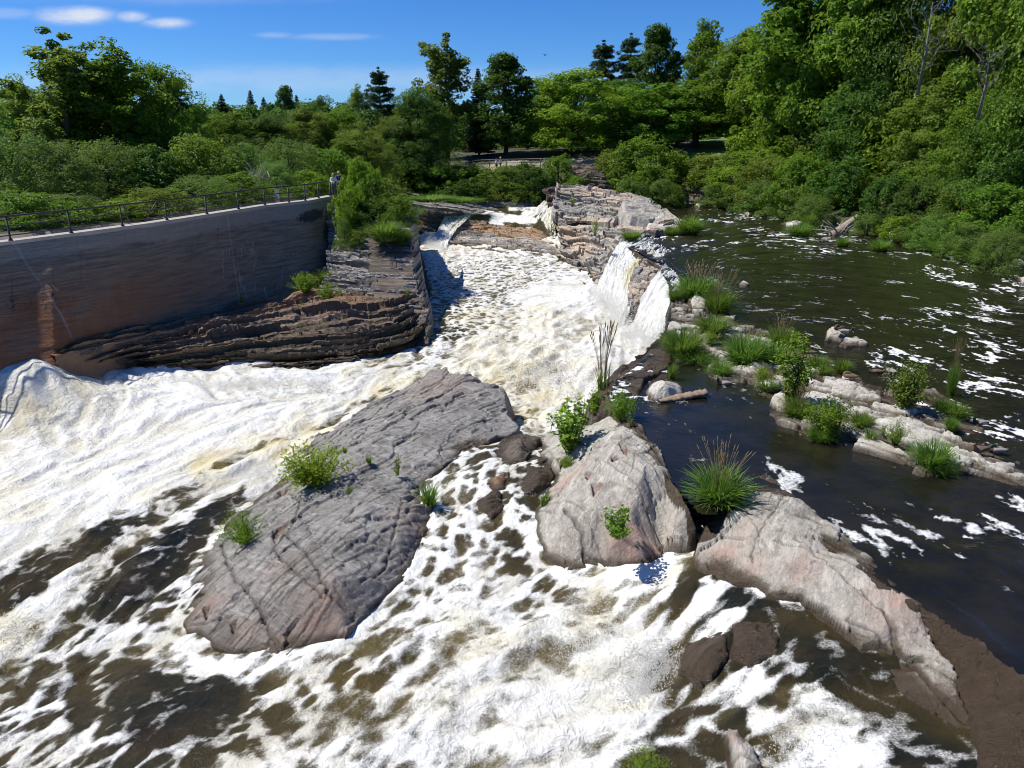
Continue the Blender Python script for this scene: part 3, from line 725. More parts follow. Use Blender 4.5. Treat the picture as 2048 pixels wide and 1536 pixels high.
PATCH = [('area', [(-80, 790), (110, 785), (230, 772), (430, 770), (600, 765), (700, 770), (800, 745), (820, 765), (720, 815), (640, 865), (590, 905), (560, 950), (500, 975), (430, 975), (330, 1000), (240, 1020), (100, 1085), (0, 1130), (-100, 1180)], -2.72, .985, .45),
         ('line', [(560, 880), (480, 910), (420, 945), (300, 1010)], -2.74, .62, .45), ('line', [(780, 775), (700, 815), (640, 850)], -2.72, .72, .4),
         ('area', [(478, 982), (500, 1005), (455, 1050), (440, 1080), (405, 1115), (360, 1150), (280, 1185), (180, 1200), (215, 1140), (300, 1080), (380, 1030)], -2.98, .035, .22), ('area', [(-60, 1190), (20, 1145), (110, 1095), (250, 1035), (300, 1030), (220, 1085), (110, 1150), (20, 1215)], -2.88, .07, .22),
         ('line', [(450, 985), (360, 1035), (250, 1085), (150, 1155), (60, 1215), (-60, 1300)], -2.95, .93, .55), ('line', [(450, 1050), (400, 1115), (380, 1150)], -2.98, .9, .3), ('line', [(330, 1080), (260, 1120), (160, 1190)], -3.0, .38, .2),
         ('area', [(205, 1345), (255, 1315), (330, 1350), (480, 1372), (478, 1450), (390, 1490), (250, 1482), (222, 1410)], -3.0, .05, .25), ('area', [(110, 1425), (175, 1390), (200, 1420), (150, 1475)], -3.15, .08, .15), ('area', [(250, 1280), (330, 1255), (420, 1330), (560, 1345), (480, 1360), (330, 1335)], -3.0, .88, .2),
         ('area', [(1372, 1130), (1500, 1172), (1640, 1235), (1755, 1325), (1905, 1450), (1800, 1490), (1690, 1440), (1580, 1340), (1480, 1290), (1400, 1310), (1330, 1300), (1420, 1240), (1366, 1190)], -.95, .05, .3), ('line', [(1500, 1165), (1430, 1195), (1330, 1245), (1280, 1260)], -1.2, .85, .35), ('line', [(1470, 1255), (1400, 1290), (1300, 1340)], -1.35, .8, .35),
         ('area', [(1340, 1430), (1490, 1395), (1500, 1560), (1230, 1560), (1270, 1480)], -1.6, .14, .3), ('line', [(1480, 1340), (1550, 1380), (1640, 1400), (1690, 1440)], -.95, .7, .3), ('line', [(1340, 1450), (1420, 1440), (1500, 1420)], -1.5, .6, .25), ('line', [(1540, 1430), (1620, 1460), (1700, 1500)], -1.0, .9, .5),
         # foam piled against the rocks
         ('line', [(345, 1190), (365, 1260), (440, 1303), (500, 1318), (572, 1328), (640, 1300), (692, 1295), (790, 1200), (835, 1158), (862, 1105), (872, 1060)], -2.45, .95, .38), ('line', [(395, 1125), (440, 1085), (455, 1040), (500, 1005), (535, 975)], -2.9, .88, .26),
         ('line', [(1056, 1060), (1080, 1125), (1130, 1160), (1195, 1170), (1260, 1152), (1330, 1145)], -1.9, .97, .34), ('line', [(1400, 1140), (1490, 1160), (1540, 1192), (1600, 1202), (1690, 1272), (1755, 1320)], -.75, .6, .16), ('line', [(640, 868), (700, 838), (765, 798), (830, 762)], -2.6, .95, .4)]


def build_lower():
    res = .06
    xs, ys, X, Y, foam, cream, turb, a, b, web, f1, cell = water_fields(-33, 11.5, 6.5, 86, res, LWa, LWp, 11, .8)
    for kind, P, zz, val, fe in PATCH:                                       # broad drifts: white water, dark tongues, pools of still water
        L = np.array([at(q[0], q[1], zz)[:2] for q in P]); i0, i1 = np.searchsorted(xs, [L[:, 0].min() - 2, L[:, 0].max() + 2]); j0, j1 = np.searchsorted(ys, [L[:, 1].min() - 2, L[:, 1].max() + 2])
        sx, sy = X[j0:j1, i0:i1], Y[j0:j1, i0:i1]; w1 = .22 * fbm(sx * 1.3, sy * 1.3, seed=70, octv=4); w2 = .22 * fbm(sx * 1.3, sy * 1.3, seed=71, octv=4)
        g = sm(poly_dist(sx + w1, sy + w2, L)[0], -fe, fe) if kind == 'area' else 1 - sm(line_dist(sx + w1, sy + w2, L), .25 * fe, fe)
        foam[j0:j1, i0:i1] = foam[j0:j1, i0:i1] * (1 - g) + val * g
    k = sm(turb, .25, .75)
    n = unif((1 - k) * (.74 * cell + .16 * a + .10 * web) + k * (.30 * cell + .25 * web + .25 * a + .20 * b))
    mask = 1 / (1 + np.exp(-(n - (1 - np.clip(foam, 0.01, .995))) * (4.2 + 2.0 * (1 - foam)))) ** 1.0
    cr = np.clip(cream * 1.1 - .45 * (1 - b) - .35 * (1 - f1) + .26, 0, 1) * sm(cream, .0, .25) * .95 + .16 * (1 - b)
    z = up2(wz_low(X[::5, ::5], Y[::5, ::5]), 5, X.shape)
    mask = np.maximum(mask, .88 * sm(foam, .86, .99) * (.75 + .25 * n))
    big = fbm(X * .42, Y * .42, seed=91, octv=3)
    z = z + turb * (.26 * (b - .5) + .10 * (a - .5) + .16 * (f1 - .5) + .22 * big) + .02 * (a - .5) + .02 * mask
    V = np.stack([X, Y, z], -1).reshape(-1, 3)
    # only where the gorge is
    u = Y
    keep = (X > -34) & ~((X > 9.8) & (Y > 12)) & ~((Y > 58) & (X > 8)) & ~((Y > 66) & (X < -13)) & (X > -24.2 + .0 * Y - 9 * (Y < 34))
    F = grid_faces(len(xs), len(ys), keep.ravel())
    V, F, A = compact(V, F, {'foam': mask, 'cream': cr, 'turb': turb, 'aer': foam, 'streak': .6 * a + .4 * b})
    link('rapids_water', mesh_np('rapids_water', V, F, A, True, (M['rapids'],)), kind='structure')


build_lower()

UW = [(1380, 425, 0, .06, 0, .2, 160), (1450, 435, 0, .35, 0, .5, 160), (1520, 450, 0, .28, 0, .4, 170), (1410, 455, 0, .08, 0, .2, 170), (1500, 520, 0, .07, 0, .12, 175), (1400, 520, 0, .06, 0, .1, 170), (1640, 480, 0, .30, 0, .2, 185), (1620, 455, 0, .3, 0, .2, 130),
      (1730, 495, 0, .30, 0, .2, 190), (1900, 515, 0, .35, 0, .2, 205), (1990, 555, 0, .4, 0, .2, 205), (2060, 600, 0, .3, 0, .2, 210), (1700, 540, 0, .10, 0, .1, 185), (1600, 600, 0, .04, 0, .1, 180), (1800, 600, 0, .15, 0, .1, 195), (1690, 600, 0, .12, 0, .1, 185),
      (1750, 650, 0, .12, 0, .1, 200), (1900, 640, 0, .25, 0, .15, 200), (2000, 700, 0, .34, 0, .15, 200), (1850, 740, 0, .3, 0, .15, 205), (1950, 800, 0, .42, 0, .15, 200), (2040, 850, 0, .5, 0, .2, 200), (1780, 745, 0, .3, 0, .15, 210), (2020, 950, 0, .2, 0, .2, 200),
      (1650, 690, 0, .18, 0, .1, 200), (1550, 700, 0, .05, 0, .1, 190), (1480, 640, 0, .03, 0, .1, 180), (1560, 640, 0, .06, 0, .1, 185), (1420, 600, 0, .04, 0, .15, 180), (1360, 570, 0, .15, 0, .4, 170), (1345, 520, 0, .12, 0, .4, 170), (1300, 490, 0, .5, .1, .6, 160),
      (1320, 500, 0, .35, 0, .6, 160), (1400, 830, 0, .06, 0, .05, 215), (1350, 830, 0, .16, 0, .05, 215), (1420, 790, 0, .05, 0, .05, 215), (1480, 760, 0, .02, 0, .05, 210), (1340, 720, 0, .2, 0, .3, 190), (1270, 760, -.05, .55, 0, .4, 170), (1320, 690, 0, .2, 0, .3, 180), (1500, 880, 0, .16, 0, .05, 215),
      (1560, 920, 0, .2, 0, .05, 215), (1640, 990, 0, .2, 0, .05, 215), (1700, 1040, 0, .22, 0, .07, 215), (1560, 850, 0, .03, 0, .05, 215), (1680, 950, 0, .02, 0, .05, 215), (1780, 1090, 0, .25, 0, .15, 215), (1800, 1010, 0, .05, 0, .1, 215), (1850, 1000, 0, .10, 0, .3, 210), (1930, 1020, 0, .35, 0, .5, 205),
      (2000, 1080, 0, .3, 0, .4, 205), (1900, 1120, 0, .32, 0, .3, 210), (1980, 1150, 0, .22, 0, .3, 210), (2020, 1010, 0, .3, 0, .4, 205), (1900, 1200, 0, .04, 0, .1, 215), (1980, 1260, 0, .03, 0, .1, 215), (2030, 1340, 0, .02, 0, .1, 215), (1440, 980, 0, .02, 0, .05, 215), (1380, 930, 0, .03, 0, .05, 215)]
UWp = np.array([at(a[0], a[1], a[2]) for a in UW]); UWa = np.array(UW, float)
UPOLY = np.array([at(x, y, 0)[:2] for (x, y) in [(1318, 448), (1360, 408), (1420, 402), (1560, 415), (1640, 440), (1760, 470), (1900, 490), (2000, 530), (2150, 575), (2500, 690), (3600, 1000), (3600, 1700), (2700, 1700),
                 (2300, 1560), (2060, 1372), (1960, 1292), (1860, 1225), (1740, 1150), (1650, 1090), (1545, 985), (1480, 985), (1430, 1030), (1400, 1030), (1340, 960), (1290, 890), (1255, 850), (1215, 800), (1232, 760), (1285, 722), (1318, 690),
                 (1332, 650), (1340, 612), (1336, 570), (1322, 545), (1332, 528), (1300, 518), (1275, 505), (1250, 490), (1240, 482), (1262, 470)]])


def build_upper():
    res = .075
    xs, ys, X, Y, foam, cream, turb, a, b, web, f1, cell = water_fields(1.5, 48, 5.0, 97, res, UWa, UWp, 23, streak=1.0, cs=1.7)
    sp = unif(fbm(X * 4.6 + .6 * f1, Y * 4.6, seed=77, octv=4)); pat = unif(fbm(X * .55, Y * .55, seed=78, octv=3))
    n = unif(.26 * sp + .30 * cell + .26 * a + .18 * web + .34 * pat)
    c = np.clip(foam, 0.004, .98)
    mask = 1 / (1 + np.exp(-(n - (1 - c * .42)) * 20))
    z = .0 + .03 * (b - .5) + turb * (.22 * (b - .5) + .2 * (f1 - .5)) + .012 * mask
    d, _, _ = poly_dist(X, Y, UPOLY)
    V = np.stack([X, Y, z], -1).reshape(-1, 3)
    F = grid_faces(len(xs), len(ys), ((d > -.02) | ((d > -.12) & (Y < 15) & (X > 3.9))).ravel())
    V, F, A = compact(V, F, {'foam': mask, 'cream': cream, 'turb': turb * .6, 'aer': foam * .2, 'streak': .5 + .5 * a})
    link('river_water', mesh_np('river_water', V, F, A, True, (M['river'],)), kind='structure')


build_upper()


def fall_mat():
    m, nt = new_mat('falling_water')
    u = attr(nt, 'su'); v = attr(nt, 'sv'); cream = attr(nt, 'cream')
    co = node(nt, 'ShaderNodeCombineXYZ', {0: mth(nt, 'MULTIPLY', u, 5.0), 1: mth(nt, 'MULTIPLY', v, .7), 2: 0.0}).outputs[0]
    n1 = noise(nt, co, 2.2, 6.0, .65, .3); co2 = node(nt, 'ShaderNodeCombineXYZ', {0: mth(nt, 'MULTIPLY', u, 9.0), 1: mth(nt, 'MULTIPLY', v, 4.0), 2: 3.0}).outputs[0]
    n2 = noise(nt, co2, 2.6, 6.0, .7, .2)
    cov = attr(nt, 'cover')
    k = mth(nt, 'ADD', mth(nt, 'MULTIPLY', n1, .6), mth(nt, 'MULTIPLY', n2, .4))
    al = sstep(nt, mth(nt, 'ADD', k, cov), .86, 1.06)
    col = mixc(nt, mth(nt, 'MULTIPLY', cream, sstep(nt, n1, .35, .62)), mixc(nt, sstep(nt, k, .40, .56), rgb(.74, .74, .71), rgb(.92, .92, .90)), rgb(.62, .53, .18))
    bp = node(nt, 'ShaderNodeBump', {'Strength': .6, 'Distance': .25, 'Height': k}).outputs[0]
    sh = node(nt, 'ShaderNodeMixShader', {0: .10, 1: pbr(nt, col, .5, bp, IOR=1.33), 2: node(nt, 'ShaderNodeBsdfTranslucent', {0: col}).outputs[0]}).outputs[0]
    tr = node(nt, 'ShaderNodeBsdfTransparent', {0: rgb(1, 1, 1)}).outputs[0]
    out_surf(nt, node(nt, 'ShaderNodeMixShader', {0: al, 1: tr, 2: sh}).outputs[0])
    return m


M['fall'] = fall_mat()


def waterfall(rows, label, seed, cover, cream, name='waterfall', amp=.20, res=.045, parent=None):
    R = [pts(r) for r in rows]; Lu = max(np.linalg.norm(np.diff(r, axis=0), axis=1).sum() for r in R)
    Lv = sum(np.linalg.norm(R[i + 1].mean(0) - R[i].mean(0)) for i in range(len(R) - 1)); nu, nv = int(Lu / res) + 2, int(Lv / res) + 2
    G, t = loft_pts(rows, nu, nv)
    for k in range(3): G[..., k] = blur(G[..., k], max(1, int(.15 / res)))
    N = normals(G); U = np.linspace(0, Lu, nu)[None] + 0 * t[:, None]; T = t[:, None] + 0 * U
    D = amp * fbm(U * 3.0, T * .5, seed=seed, octv=4) + .5 * amp * fbm(U * 5, T * 3, seed=seed + 1, octv=4) + .35 * amp * fbm(U * .7, T * .3, seed=seed + 2, octv=2)
    fu, ft = U / Lu, T / t[-1]
    edge = np.minimum(fu, 1 - fu) * Lu
    cv = cover(fu, ft) - .35 * (1 - sm(edge, 0, .35))
    V = G + N * D[..., None]
    return solid(name, V.reshape(-1, 3), grid_faces(nu, nv), M['fall'], label, 'waterfall', {'su': U.ravel() + seed, 'sv': T.ravel(), 'cover': cv.ravel(), 'cream': cream(fu, ft).ravel()})


waterfall([[(1258, 474, .06), (1300, 478, .06), (1336, 500, .06)], [(1240, 485, .02), (1275, 494, .02), (1325, 512, .03)], [(1232, 494, -.3), (1265, 503, -.25), (1304, 522, -.2)], [(1215, 528, -1.1), (1242, 538, -1.1), (1278, 552, -1.1)],
           [(1198, 565, -2.2), (1224, 585, -2.3), (1262, 612, -2.2)], [(1186, 585, -2.75), (1214, 608, -2.8), (1246, 655, -2.85)]],
          'white waterfall with a yellow glassy tongue, between the pale cliff and the brown rock', 3,
          lambda u, v: .82 + .25 * sm(v, .2, .7), lambda u, v: np.exp(-((u - .74) / .13) ** 2) * sm(v, .18, .3) * (1 - sm(v, .55, .8)) + .12)
waterfall([[(1330, 525, .06), (1352, 545, .06), (1366, 575, .05), (1370, 602, .05)], [(1318, 542, .0), (1338, 558, .0), (1350, 585, .0), (1352, 606, .0)], [(1306, 560, -.4), (1326, 575, -.4), (1342, 600, -.4), (1348, 615, -.4)],
           [(1285, 600, -1.35), (1308, 618, -1.35), (1330, 640, -1.35), (1342, 648, -1.35)], [(1268, 640, -2.3), (1290, 660, -2.4), (1320, 680, -2.4), (1336, 685, -2.4)], [(1256, 665, -2.8), (1280, 690, -2.85), (1312, 706, -2.85), (1332, 700, -2.85)]],
          'broad white waterfall right of the brown rock, beside the grassy ledge', 5, lambda u, v: .72 + .25 * sm(v, .1, .5), lambda u, v: .10 + 0 * u)
waterfall([[(893, 431, -.95), (915, 433, -.95), (940, 436, -.95)], [(889, 437, -1.05), (908, 440, -1.05), (930, 443, -1.05)], [(880, 452, -1.6), (898, 456, -1.6), (915, 457, -1.6)], [(866, 472, -2.3), (885, 480, -2.3), (900, 480, -2.3)], [(852, 484, -2.75), (875, 497, -2.8), (893, 500, -2.8)]],
          'small far waterfall pouring between the striped shelf and the leaning brown block', 8, lambda u, v: .75 + 0 * u, lambda u, v: .15 + .5 * np.exp(-((u - .8) / .15) ** 2) * (1 - sm(v, .4, .7)), res=.07)
# rapids climbing behind the far ledge
waterfall([[(1088, 400, None, 97.5), (1105, 399, None, 97), (1118, 398, None, 96)], [(1070, 416, None, 94), (1090, 418, None, 93), (1112, 420, None, 91)], [(1042, 434, None, 90.3), (1075, 440, None, 89), (1110, 446, None, 87)], [(1030, 446, None, 88.6), (1075, 456, None, 86.8), (1114, 472, None, 83.6)]],
          'slanting white cascade at the left foot of the tall pale cliff', 12, lambda u, v: .62 + 0 * u, lambda u, v: .25 + .4 * np.exp(-((u - .8) / .2) ** 2), name='cascade', res=.08)


def upper_pool():
    rows = [[(1005, 412, None, 99), (1060, 410, None, 99), (1100, 404, None, 97)], [(940, 427, None, 92), (1010, 432, None, 91), (1080, 435, None, 89.5)], [(888, 438, None, 88.6), (970, 446, None, 88), (1060, 457, None, 86), (1112, 475, None, 83)]]
    rows = [pts(r) for r in rows]; rows.append(rows[-1] + np.array([0, .1, -1.6]))
    G, t = loft_pts(rows, 220, 160); X, Y = G[..., 0], G[..., 1]
    n = unif(fbm(X * .55, Y * .3, seed=61, octv=5)); G[..., 2] += .10 * fbm(X, Y * .6, seed=62)
    fu = np.linspace(0, 1, 220)[None] + 0 * n
    mask = 1 / (1 + np.exp(-(n - .62 + .38 * fu) * 9)); 
    solid('upper_water', G.reshape(-1, 3), grid_faces(220, 160), M['rapids'], attrs={'foam': mask.ravel(), 'cream': (.15 + 0 * n).ravel(), 'turb': (.3 + 0 * n).ravel(), 'aer': (.6 + 0 * n).ravel(), 'streak': n.ravel()}, kind='structure')


upper_pool()

def wz_mix(X, Y):
    """the water level next to a rock: the river on its upper side, the rapids below"""
    d, _, _ = poly_dist(X, Y, UPOLY)
    lo = np.where(X > 4.6, np.minimum(wz_low(X, Y), -.4), wz_low(X, Y))
    return np.where(d > -.12, np.where(d > .0, 0.0, -.05), lo)


def spray():
    rng = np.random.default_rng(50); out = []
    for (line, n, up, sp, sz) in [([(1186, 590, -2.75), (1214, 612, -2.8), (1248, 655, -2.8)], 8000, .8, .5, .022), ([(1258, 668, -2.8), (1280, 692, -2.8), (1312, 706, -2.8), (1332, 702, -2.8)], 7000, .75, .5, .022), ([(1262, 600, -2.0), (1290, 640, -2.3)], 500, .6, .4, .03), ([(852, 486, -2.7), (875, 498, -2.7), (892, 502, -2.7)], 2200, .6, .5, .035),
                                 ([(20, 795, -1.7), (90, 785, -1.75), (150, 795, -2.15), (210, 780, -2.4)], 9000, .4, .5, .012), ([(300, 765, -2.6), (430, 772, -2.6), (560, 765, -2.65)], 2500, .28, .35, .025), ([(610, 765, -2.7), (660, 780, -2.7)], 700, .5, .25, .025), ([(1100, 780, -2.7), (1040, 740, -2.7), (1150, 740, -2.7)], 2600, .45, .8, .03),
                                 ([(490, 960, -2.85), (550, 935, -2.75)], 1500, .3, .3, .02), ([(1250, 1400, -1.95), (1290, 1360, -1.9), (1330, 1300, -1.7)], 3500, .35, .28, .016), ([(1150, 1300, -2.05), (1230, 1260, -1.9)], 1600, .2, .35, .015), ([(1560, 1500, -1.15), (1700, 1480, -.95)], 1200, .18, .25, .014), ([(20, 1270, -3.1), (60, 1240, -3.1)], 900, .25, .3, .018)]:
        P = resample(pts(line), 200)[rng.integers(0, 200, n)]; h = rng.exponential(.42, n) * up
        P = P + np.stack([rng.normal(size=n) * sp * (1 - .4 * np.minimum(h, 1)), rng.normal(size=n) * sp, h - .05], -1); s = sz * rng.uniform(.35, 1.2, n)
        T = np.array([[1, 1, 1], [1, -1, -1], [-1, 1, -1], [-1, -1, 1]], float) * .6
        out.append(P[:, None, :] + T[None] * s[:, None, None] * np.array([1, 1, 1.5]))
    V = np.concatenate(out).reshape(-1, 3); b = (np.arange(len(V) // 4) * 4)[:, None]; F = np.concatenate([b + np.array([t]) for t in ((0, 1, 2), (0, 3, 1), (0, 2, 3), (1, 3, 2))])
    m, nt = new_mat('spray_drops'); out_surf(nt, node(nt, 'ShaderNodeMixShader', {0: .12, 1: pbr(nt, rgb(.92, .92, .90), .6), 2: node(nt, 'ShaderNodeBsdfTranslucent', {0: rgb(.9, .9, .88)}).outputs[0]}).outputs[0])
    me = mesh_np('spray', V, F, None, True, (m,)); link('spray', me, label='white spray thrown up at the foot of the falls and rapids', cat='spray', kind='stuff')


spray()

# ------------------------------------------------------------------ foreground rocks
slab('rock_slab',
     [(865, 738, -1.42), (930, 752, -1.38), (1004, 770, -1.5), (1012, 790, -1.6), (1010, 822, -1.62), (1040, 853, -1.72), (1036, 866, -1.72), (1000, 876, -1.65), (942, 900, -1.62), (905, 925, -1.65), (868, 945, -1.68), (862, 965, -1.85), (872, 1010, -1.95), (862, 1060, -2.05), (853, 1110, -2.15),
      (830, 1150, -2.2), (790, 1190, -2.28), (745, 1235, -2.35), (715, 1262, -2.4), (690, 1287, -2.45), (640, 1292, -2.5), (595, 1297, -2.55), (572, 1320, -2.6), (500, 1312, -2.75), (440, 1297, -2.85), (402, 1268, -2.95), (376, 1262, -2.98), (349, 1200, -3.05), (370, 1168, -3.05), (408, 1115, -3.0),
      (440, 1080, -2.95), (455, 1040, -2.92), (500, 1010, -2.88), (530, 980, -2.82), (560, 955, -2.75), (610, 912, -2.62), (636, 868, -2.55), (690, 840, -2.45), (760, 800, -2.25), (830, 762, -1.9)],
     [(900, 800, -1.35), (760, 865, -1.5), (850, 870, -1.42), (700, 925, -1.62), (960, 840, -1.5), (640, 960, -1.85), (760, 990, -1.45), (840, 1010, -1.62), (700, 1070, -1.35), (800, 1070, -1.52), (655, 1175, -1.5), (740, 1150, -1.68), (800, 1110, -1.75), (560, 1070, -1.95), (530, 1010, -2.45),
      (480, 1120, -2.4), (560, 1180, -1.98), (430, 1175, -2.68), (675, 1225, -1.95), (570, 1255, -2.3), (480, 1250, -2.6), (600, 1010, -1.85), (690, 1255, -2.15), (780, 1160, -1.98)],
     M['slab_grey'], 'huge grey rock slab with a green shrub on top, in the middle of the rapids', res=.033, seed=101, fol=.9, water=wz_low, moss=.35, terr=.16,
     cracks=[([(868, 948, -1.6), (820, 985, -1.55), (805, 1015, -1.5), (790, 1060, -1.5), (770, 1120, -1.6), (720, 1160, -1.6)], .03), ([(575, 985, -2.2), (600, 1010, -1.9), (580, 1060, -1.9), (545, 1105, -2.0), (640, 1190, -1.7), (690, 1215, -1.9)], .035),
             ([(690, 850, -2.2), (760, 850, -1.6), (860, 862, -1.4), (950, 840, -1.5)], .02), ([(565, 1065, -1.9), (610, 1110, -1.8), (650, 1170, -1.6), (665, 1190, -1.6)], .04), ([(610, 960, -2.0), (700, 975, -1.6), (790, 1000, -1.5)], .025), ([(440, 1080, -2.7), (470, 1160, -2.5), (520, 1230, -2.5), (560, 1300, -2.5)], .04),
             ([(930, 752, -1.4), (900, 790, -1.35), (880, 830, -1.4)], .015), ([(840, 1040, -1.6), (815, 1090, -1.6), (780, 1130, -1.75)], .02)],
     warm=[(620, 1250, -2.2, 1.0, .9), (560, 1290, -2.5, .6, 1.0), (480, 1280, -2.8, .6, .8), (400, 1220, -2.8, .7, .75), (880, 765, -1.4, 1.5, .55), (850, 1060, -2.0, .8, .6), (700, 1280, -2.4, .4, .7), (560, 1150, -2.0, .7, .4)],
     pits=[[(553, 1050, -2.0), (582, 1046, -2.0), (562, 1075, -2.0), (550, 1090, -2.0), (542, 1070, -2.0)], [(563, 980, -2.3), (578, 985, -2.2), (565, 998, -2.3), (556, 992, -2.3)], [(458, 1240, -2.6), (476, 1240, -2.6), (465, 1268, -2.65)], [(405, 1218, -2.8), (422, 1220, -2.8), (412, 1245, -2.8)]])

slab('rock_slab',
     [(1265, 826, .05), (1300, 878, .07), (1340, 945, .07), (1378, 1010, -.02), (1396, 1050, -.45), (1397, 1085, -.95), (1380, 1100, -1.1), (1326, 1110, -1.45), (1320, 1140, -1.6), (1252, 1142, -1.72), (1205, 1140, -1.85), (1190, 1160, -1.95), (1130, 1150, -1.98), (1085, 1120, -2.0),
      (1060, 1072, -2.02), (1056, 1040, -1.9), (1094, 985, -1.72), (1108, 935, -1.5), (1084, 903, -1.4), (1090, 868, -1.3), (1180, 848, -.8), (1230, 826, -.2)],
     [(1240, 880, .12), (1290, 940, .14), (1340, 1010, .02), (1200, 905, -.05), (1160, 950, -.45), (1130, 1005, -.85), (1110, 1060, -1.35), (1170, 1075, -1.2), (1200, 1010, -.5), (1260, 1035, -.42), (1330, 1055, -.42), (1225, 1090, -1.1), (1290, 1085, -.9), (1350, 1072, -.62), (1120, 900, -1.0), (1150, 1110, -1.6)],
     M['slab_pale'], 'pale grey wedge rock with small reddish hollows and a sapling at its tip', res=.028, seed=120, fol=-1.1, water=wz_mix, moss=.9, terr=.07,
     cracks=[([(1130, 1010, -.85), (1165, 1050, -.95), (1170, 1100, -1.4), (1190, 1140, -1.8)], .05), ([(1170, 1075, -1.1), (1230, 1095, -1.1), (1290, 1110, -1.2), (1320, 1120, -1.4)], .03), ([(1230, 1060, -.75), (1300, 1080, -.8), (1380, 1090, -.95)], .03), ([(1240, 880, .1), (1270, 920, .12), (1260, 960, -.1)], .02), ([(1300, 1060, -.6), (1345, 1085, -.8)], .02)],
     warm=[(1250, 1115, -1.4, .8, .9), (1310, 1100, -1.1, .5, .9), (1135, 960, -.9, .5, .7), (1160, 930, -.5, .35, .6), (1120, 1120, -1.8, .5, .4)],
     pits=[[(1222, 908, .08), (1250, 918, .08), (1240, 926, .05), (1224, 926, .05)], [(1236, 884, .1), (1256, 900, .1), (1256, 918, .08), (1246, 905, .1)], [(1182, 970, -.45), (1208, 974, -.4), (1200, 985, -.45), (1188, 996, -.5), (1184, 984, -.5)], [(1166, 950, -.45), (1184, 952, -.4), (1175, 962, -.45)]])

slab('rock_slab',
     [(1530, 943, .06), (1570, 975, .07), (1640, 1040, .08), (1700, 1080, .08), (1760, 1130, .08), (1815, 1180, .07), (1855, 1212, .06), (1880, 1242, .0), (1850, 1262, -.28), (1868, 1300, -.3), (1905, 1345, -.35), (1930, 1400, -.42), (1945, 1446, -.5), (1890, 1440, -.62), (1800, 1390, -.68), (1762, 1345, -.68),
      (1755, 1312, -.66), (1720, 1290, -.50), (1690, 1262, -.50), (1640, 1222, -.50), (1600, 1192, -.52), (1540, 1182, -.58), (1520, 1158, -.58), (1490, 1150, -.64), (1440, 1150, -.80), (1400, 1132, -.92), (1386, 1112, -.95), (1412, 1060, -.7), (1442, 1018, -.35), (1482, 965, -.1)],
     [(1530, 985, .18), (1500, 1030, .06), (1600, 1055, .16), (1690, 1125, .14), (1770, 1185, .08), (1510, 1080, -.22), (1610, 1125, -.06), (1690, 1195, -.12), (1780, 1260, -.24), (1450, 1090, -.62), (1850, 1365, -.40), (1830, 1235, -.06), (1550, 1140, -.36), (1460, 1130, -.72), (1630, 1185, -.34)],
     M['slab_pale'], 'long pale rock slab with a pinkish left corner, sloping into the brown shallows', res=.028, seed=140, fol=-.95, water=wz_mix, moss=.9, terr=.10,
     cracks=[([(1560, 1000, .2), (1510, 1080, -.2), (1500, 1150, -.8)], .02), ([(1480, 1000, .0), (1560, 1010, .25)], .04), ([(1590, 1055, .3), (1680, 1130, .2), (1760, 1240, -.25), (1800, 1300, -.4)], .02), ([(1765, 1240, -.25), (1810, 1310, -.42), (1880, 1390, -.5), (1940, 1440, -.5)], .05), ([(1690, 1262, -.6), (1760, 1290, -.5), (1840, 1320, -.4)], .03)],
     warm=[(1440, 1120, -.8, .45, .8), (1500, 1140, -.6, .4, .5), (1800, 1225, -.1, .7, .7), (1860, 1240, -.15, .4, .8), (1600, 1180, -.7, .4, .5), (1900, 1400, -.45, .5, .5), (1490, 1040, .1, .4, .3)],
     pits=[[(1490, 998, .15), (1540, 1004, .25), (1545, 1012, .22), (1500, 1006, .12)]])

slab('wet_bedrock', [(1640, 1085, .10), (1750, 1152, .15), (1866, 1222, .16), (1970, 1290, .16), (2070, 1370, .16), (2325, 1562, .16), (2250, 1750, -.1), (2050, 1720, -.42), (1960, 1560, -.52), (1945, 1450, -.52), (1900, 1340, -.38), (1850, 1262, -.3), (1800, 1240, -.25)],
     [(1905, 1262, .0), (1990, 1330, .0), (2080, 1410, .0), (1930, 1330, -.20), (2000, 1400, -.2), (2000, 1500, -.36), (2050, 1450, -.16), (1900, 1270, -.12), (2150, 1600, -.2)], M['ledge_brown'], None, res=.04, seed=160, wetall=.60, moss=1.0, water=.06, edge=.05, rough=1.0, plamp=.05, plate=.8, warm=[(1900, 1300, -.2, .5, .8), (1960, 1420, -.4, .6, .7), (2020, 1500, -.4, .5, .6)], kind='structure', cat=None)
slab('boulder', [(1455, 1455, -1.2), (1475, 1452, -1.15), (1500, 1480, -1.15), (1530, 1545, -1.2), (1525, 1580, -1.2), (1480, 1590, -1.4), (1458, 1530, -1.4)], [(1478, 1490, -1.0), (1495, 1545, -1.0)], M['slab_pale'], 'narrow pale boulder cut by the bottom edge, in white foam', res=.03, seed=171, water=wz_low, warm=[(1470, 1460, -1.2, .3, .9)])
slab('boulder', [(1462, 1250, -.95), (1520, 1238, -.85), (1560, 1260, -.85), (1555, 1320, -.95), (1500, 1340, -1.05), (1460, 1310, -1.08)], [(1505, 1285, -.76), (1490, 1300, -.84)], M['ledge_dark'], 'rounded brown boulder lying just under the rushing water', res=.04, seed=172, wetall=.9, water=-.8, moss=.5, rough=1.0, facet=.2)
slab('boulder', [(1370, 1290, -1.6), (1455, 1265, -1.1), (1458, 1320, -1.15), (1400, 1380, -1.55), (1360, 1350, -1.7)], [(1420, 1310, -1.08), (1400, 1320, -1.26)], M['ledge_dark'], 'dark olive boulder washed by the white chute', res=.04, seed=173, wetall=.85, water=-1.0, moss=.7, rough=1.0, facet=.2)
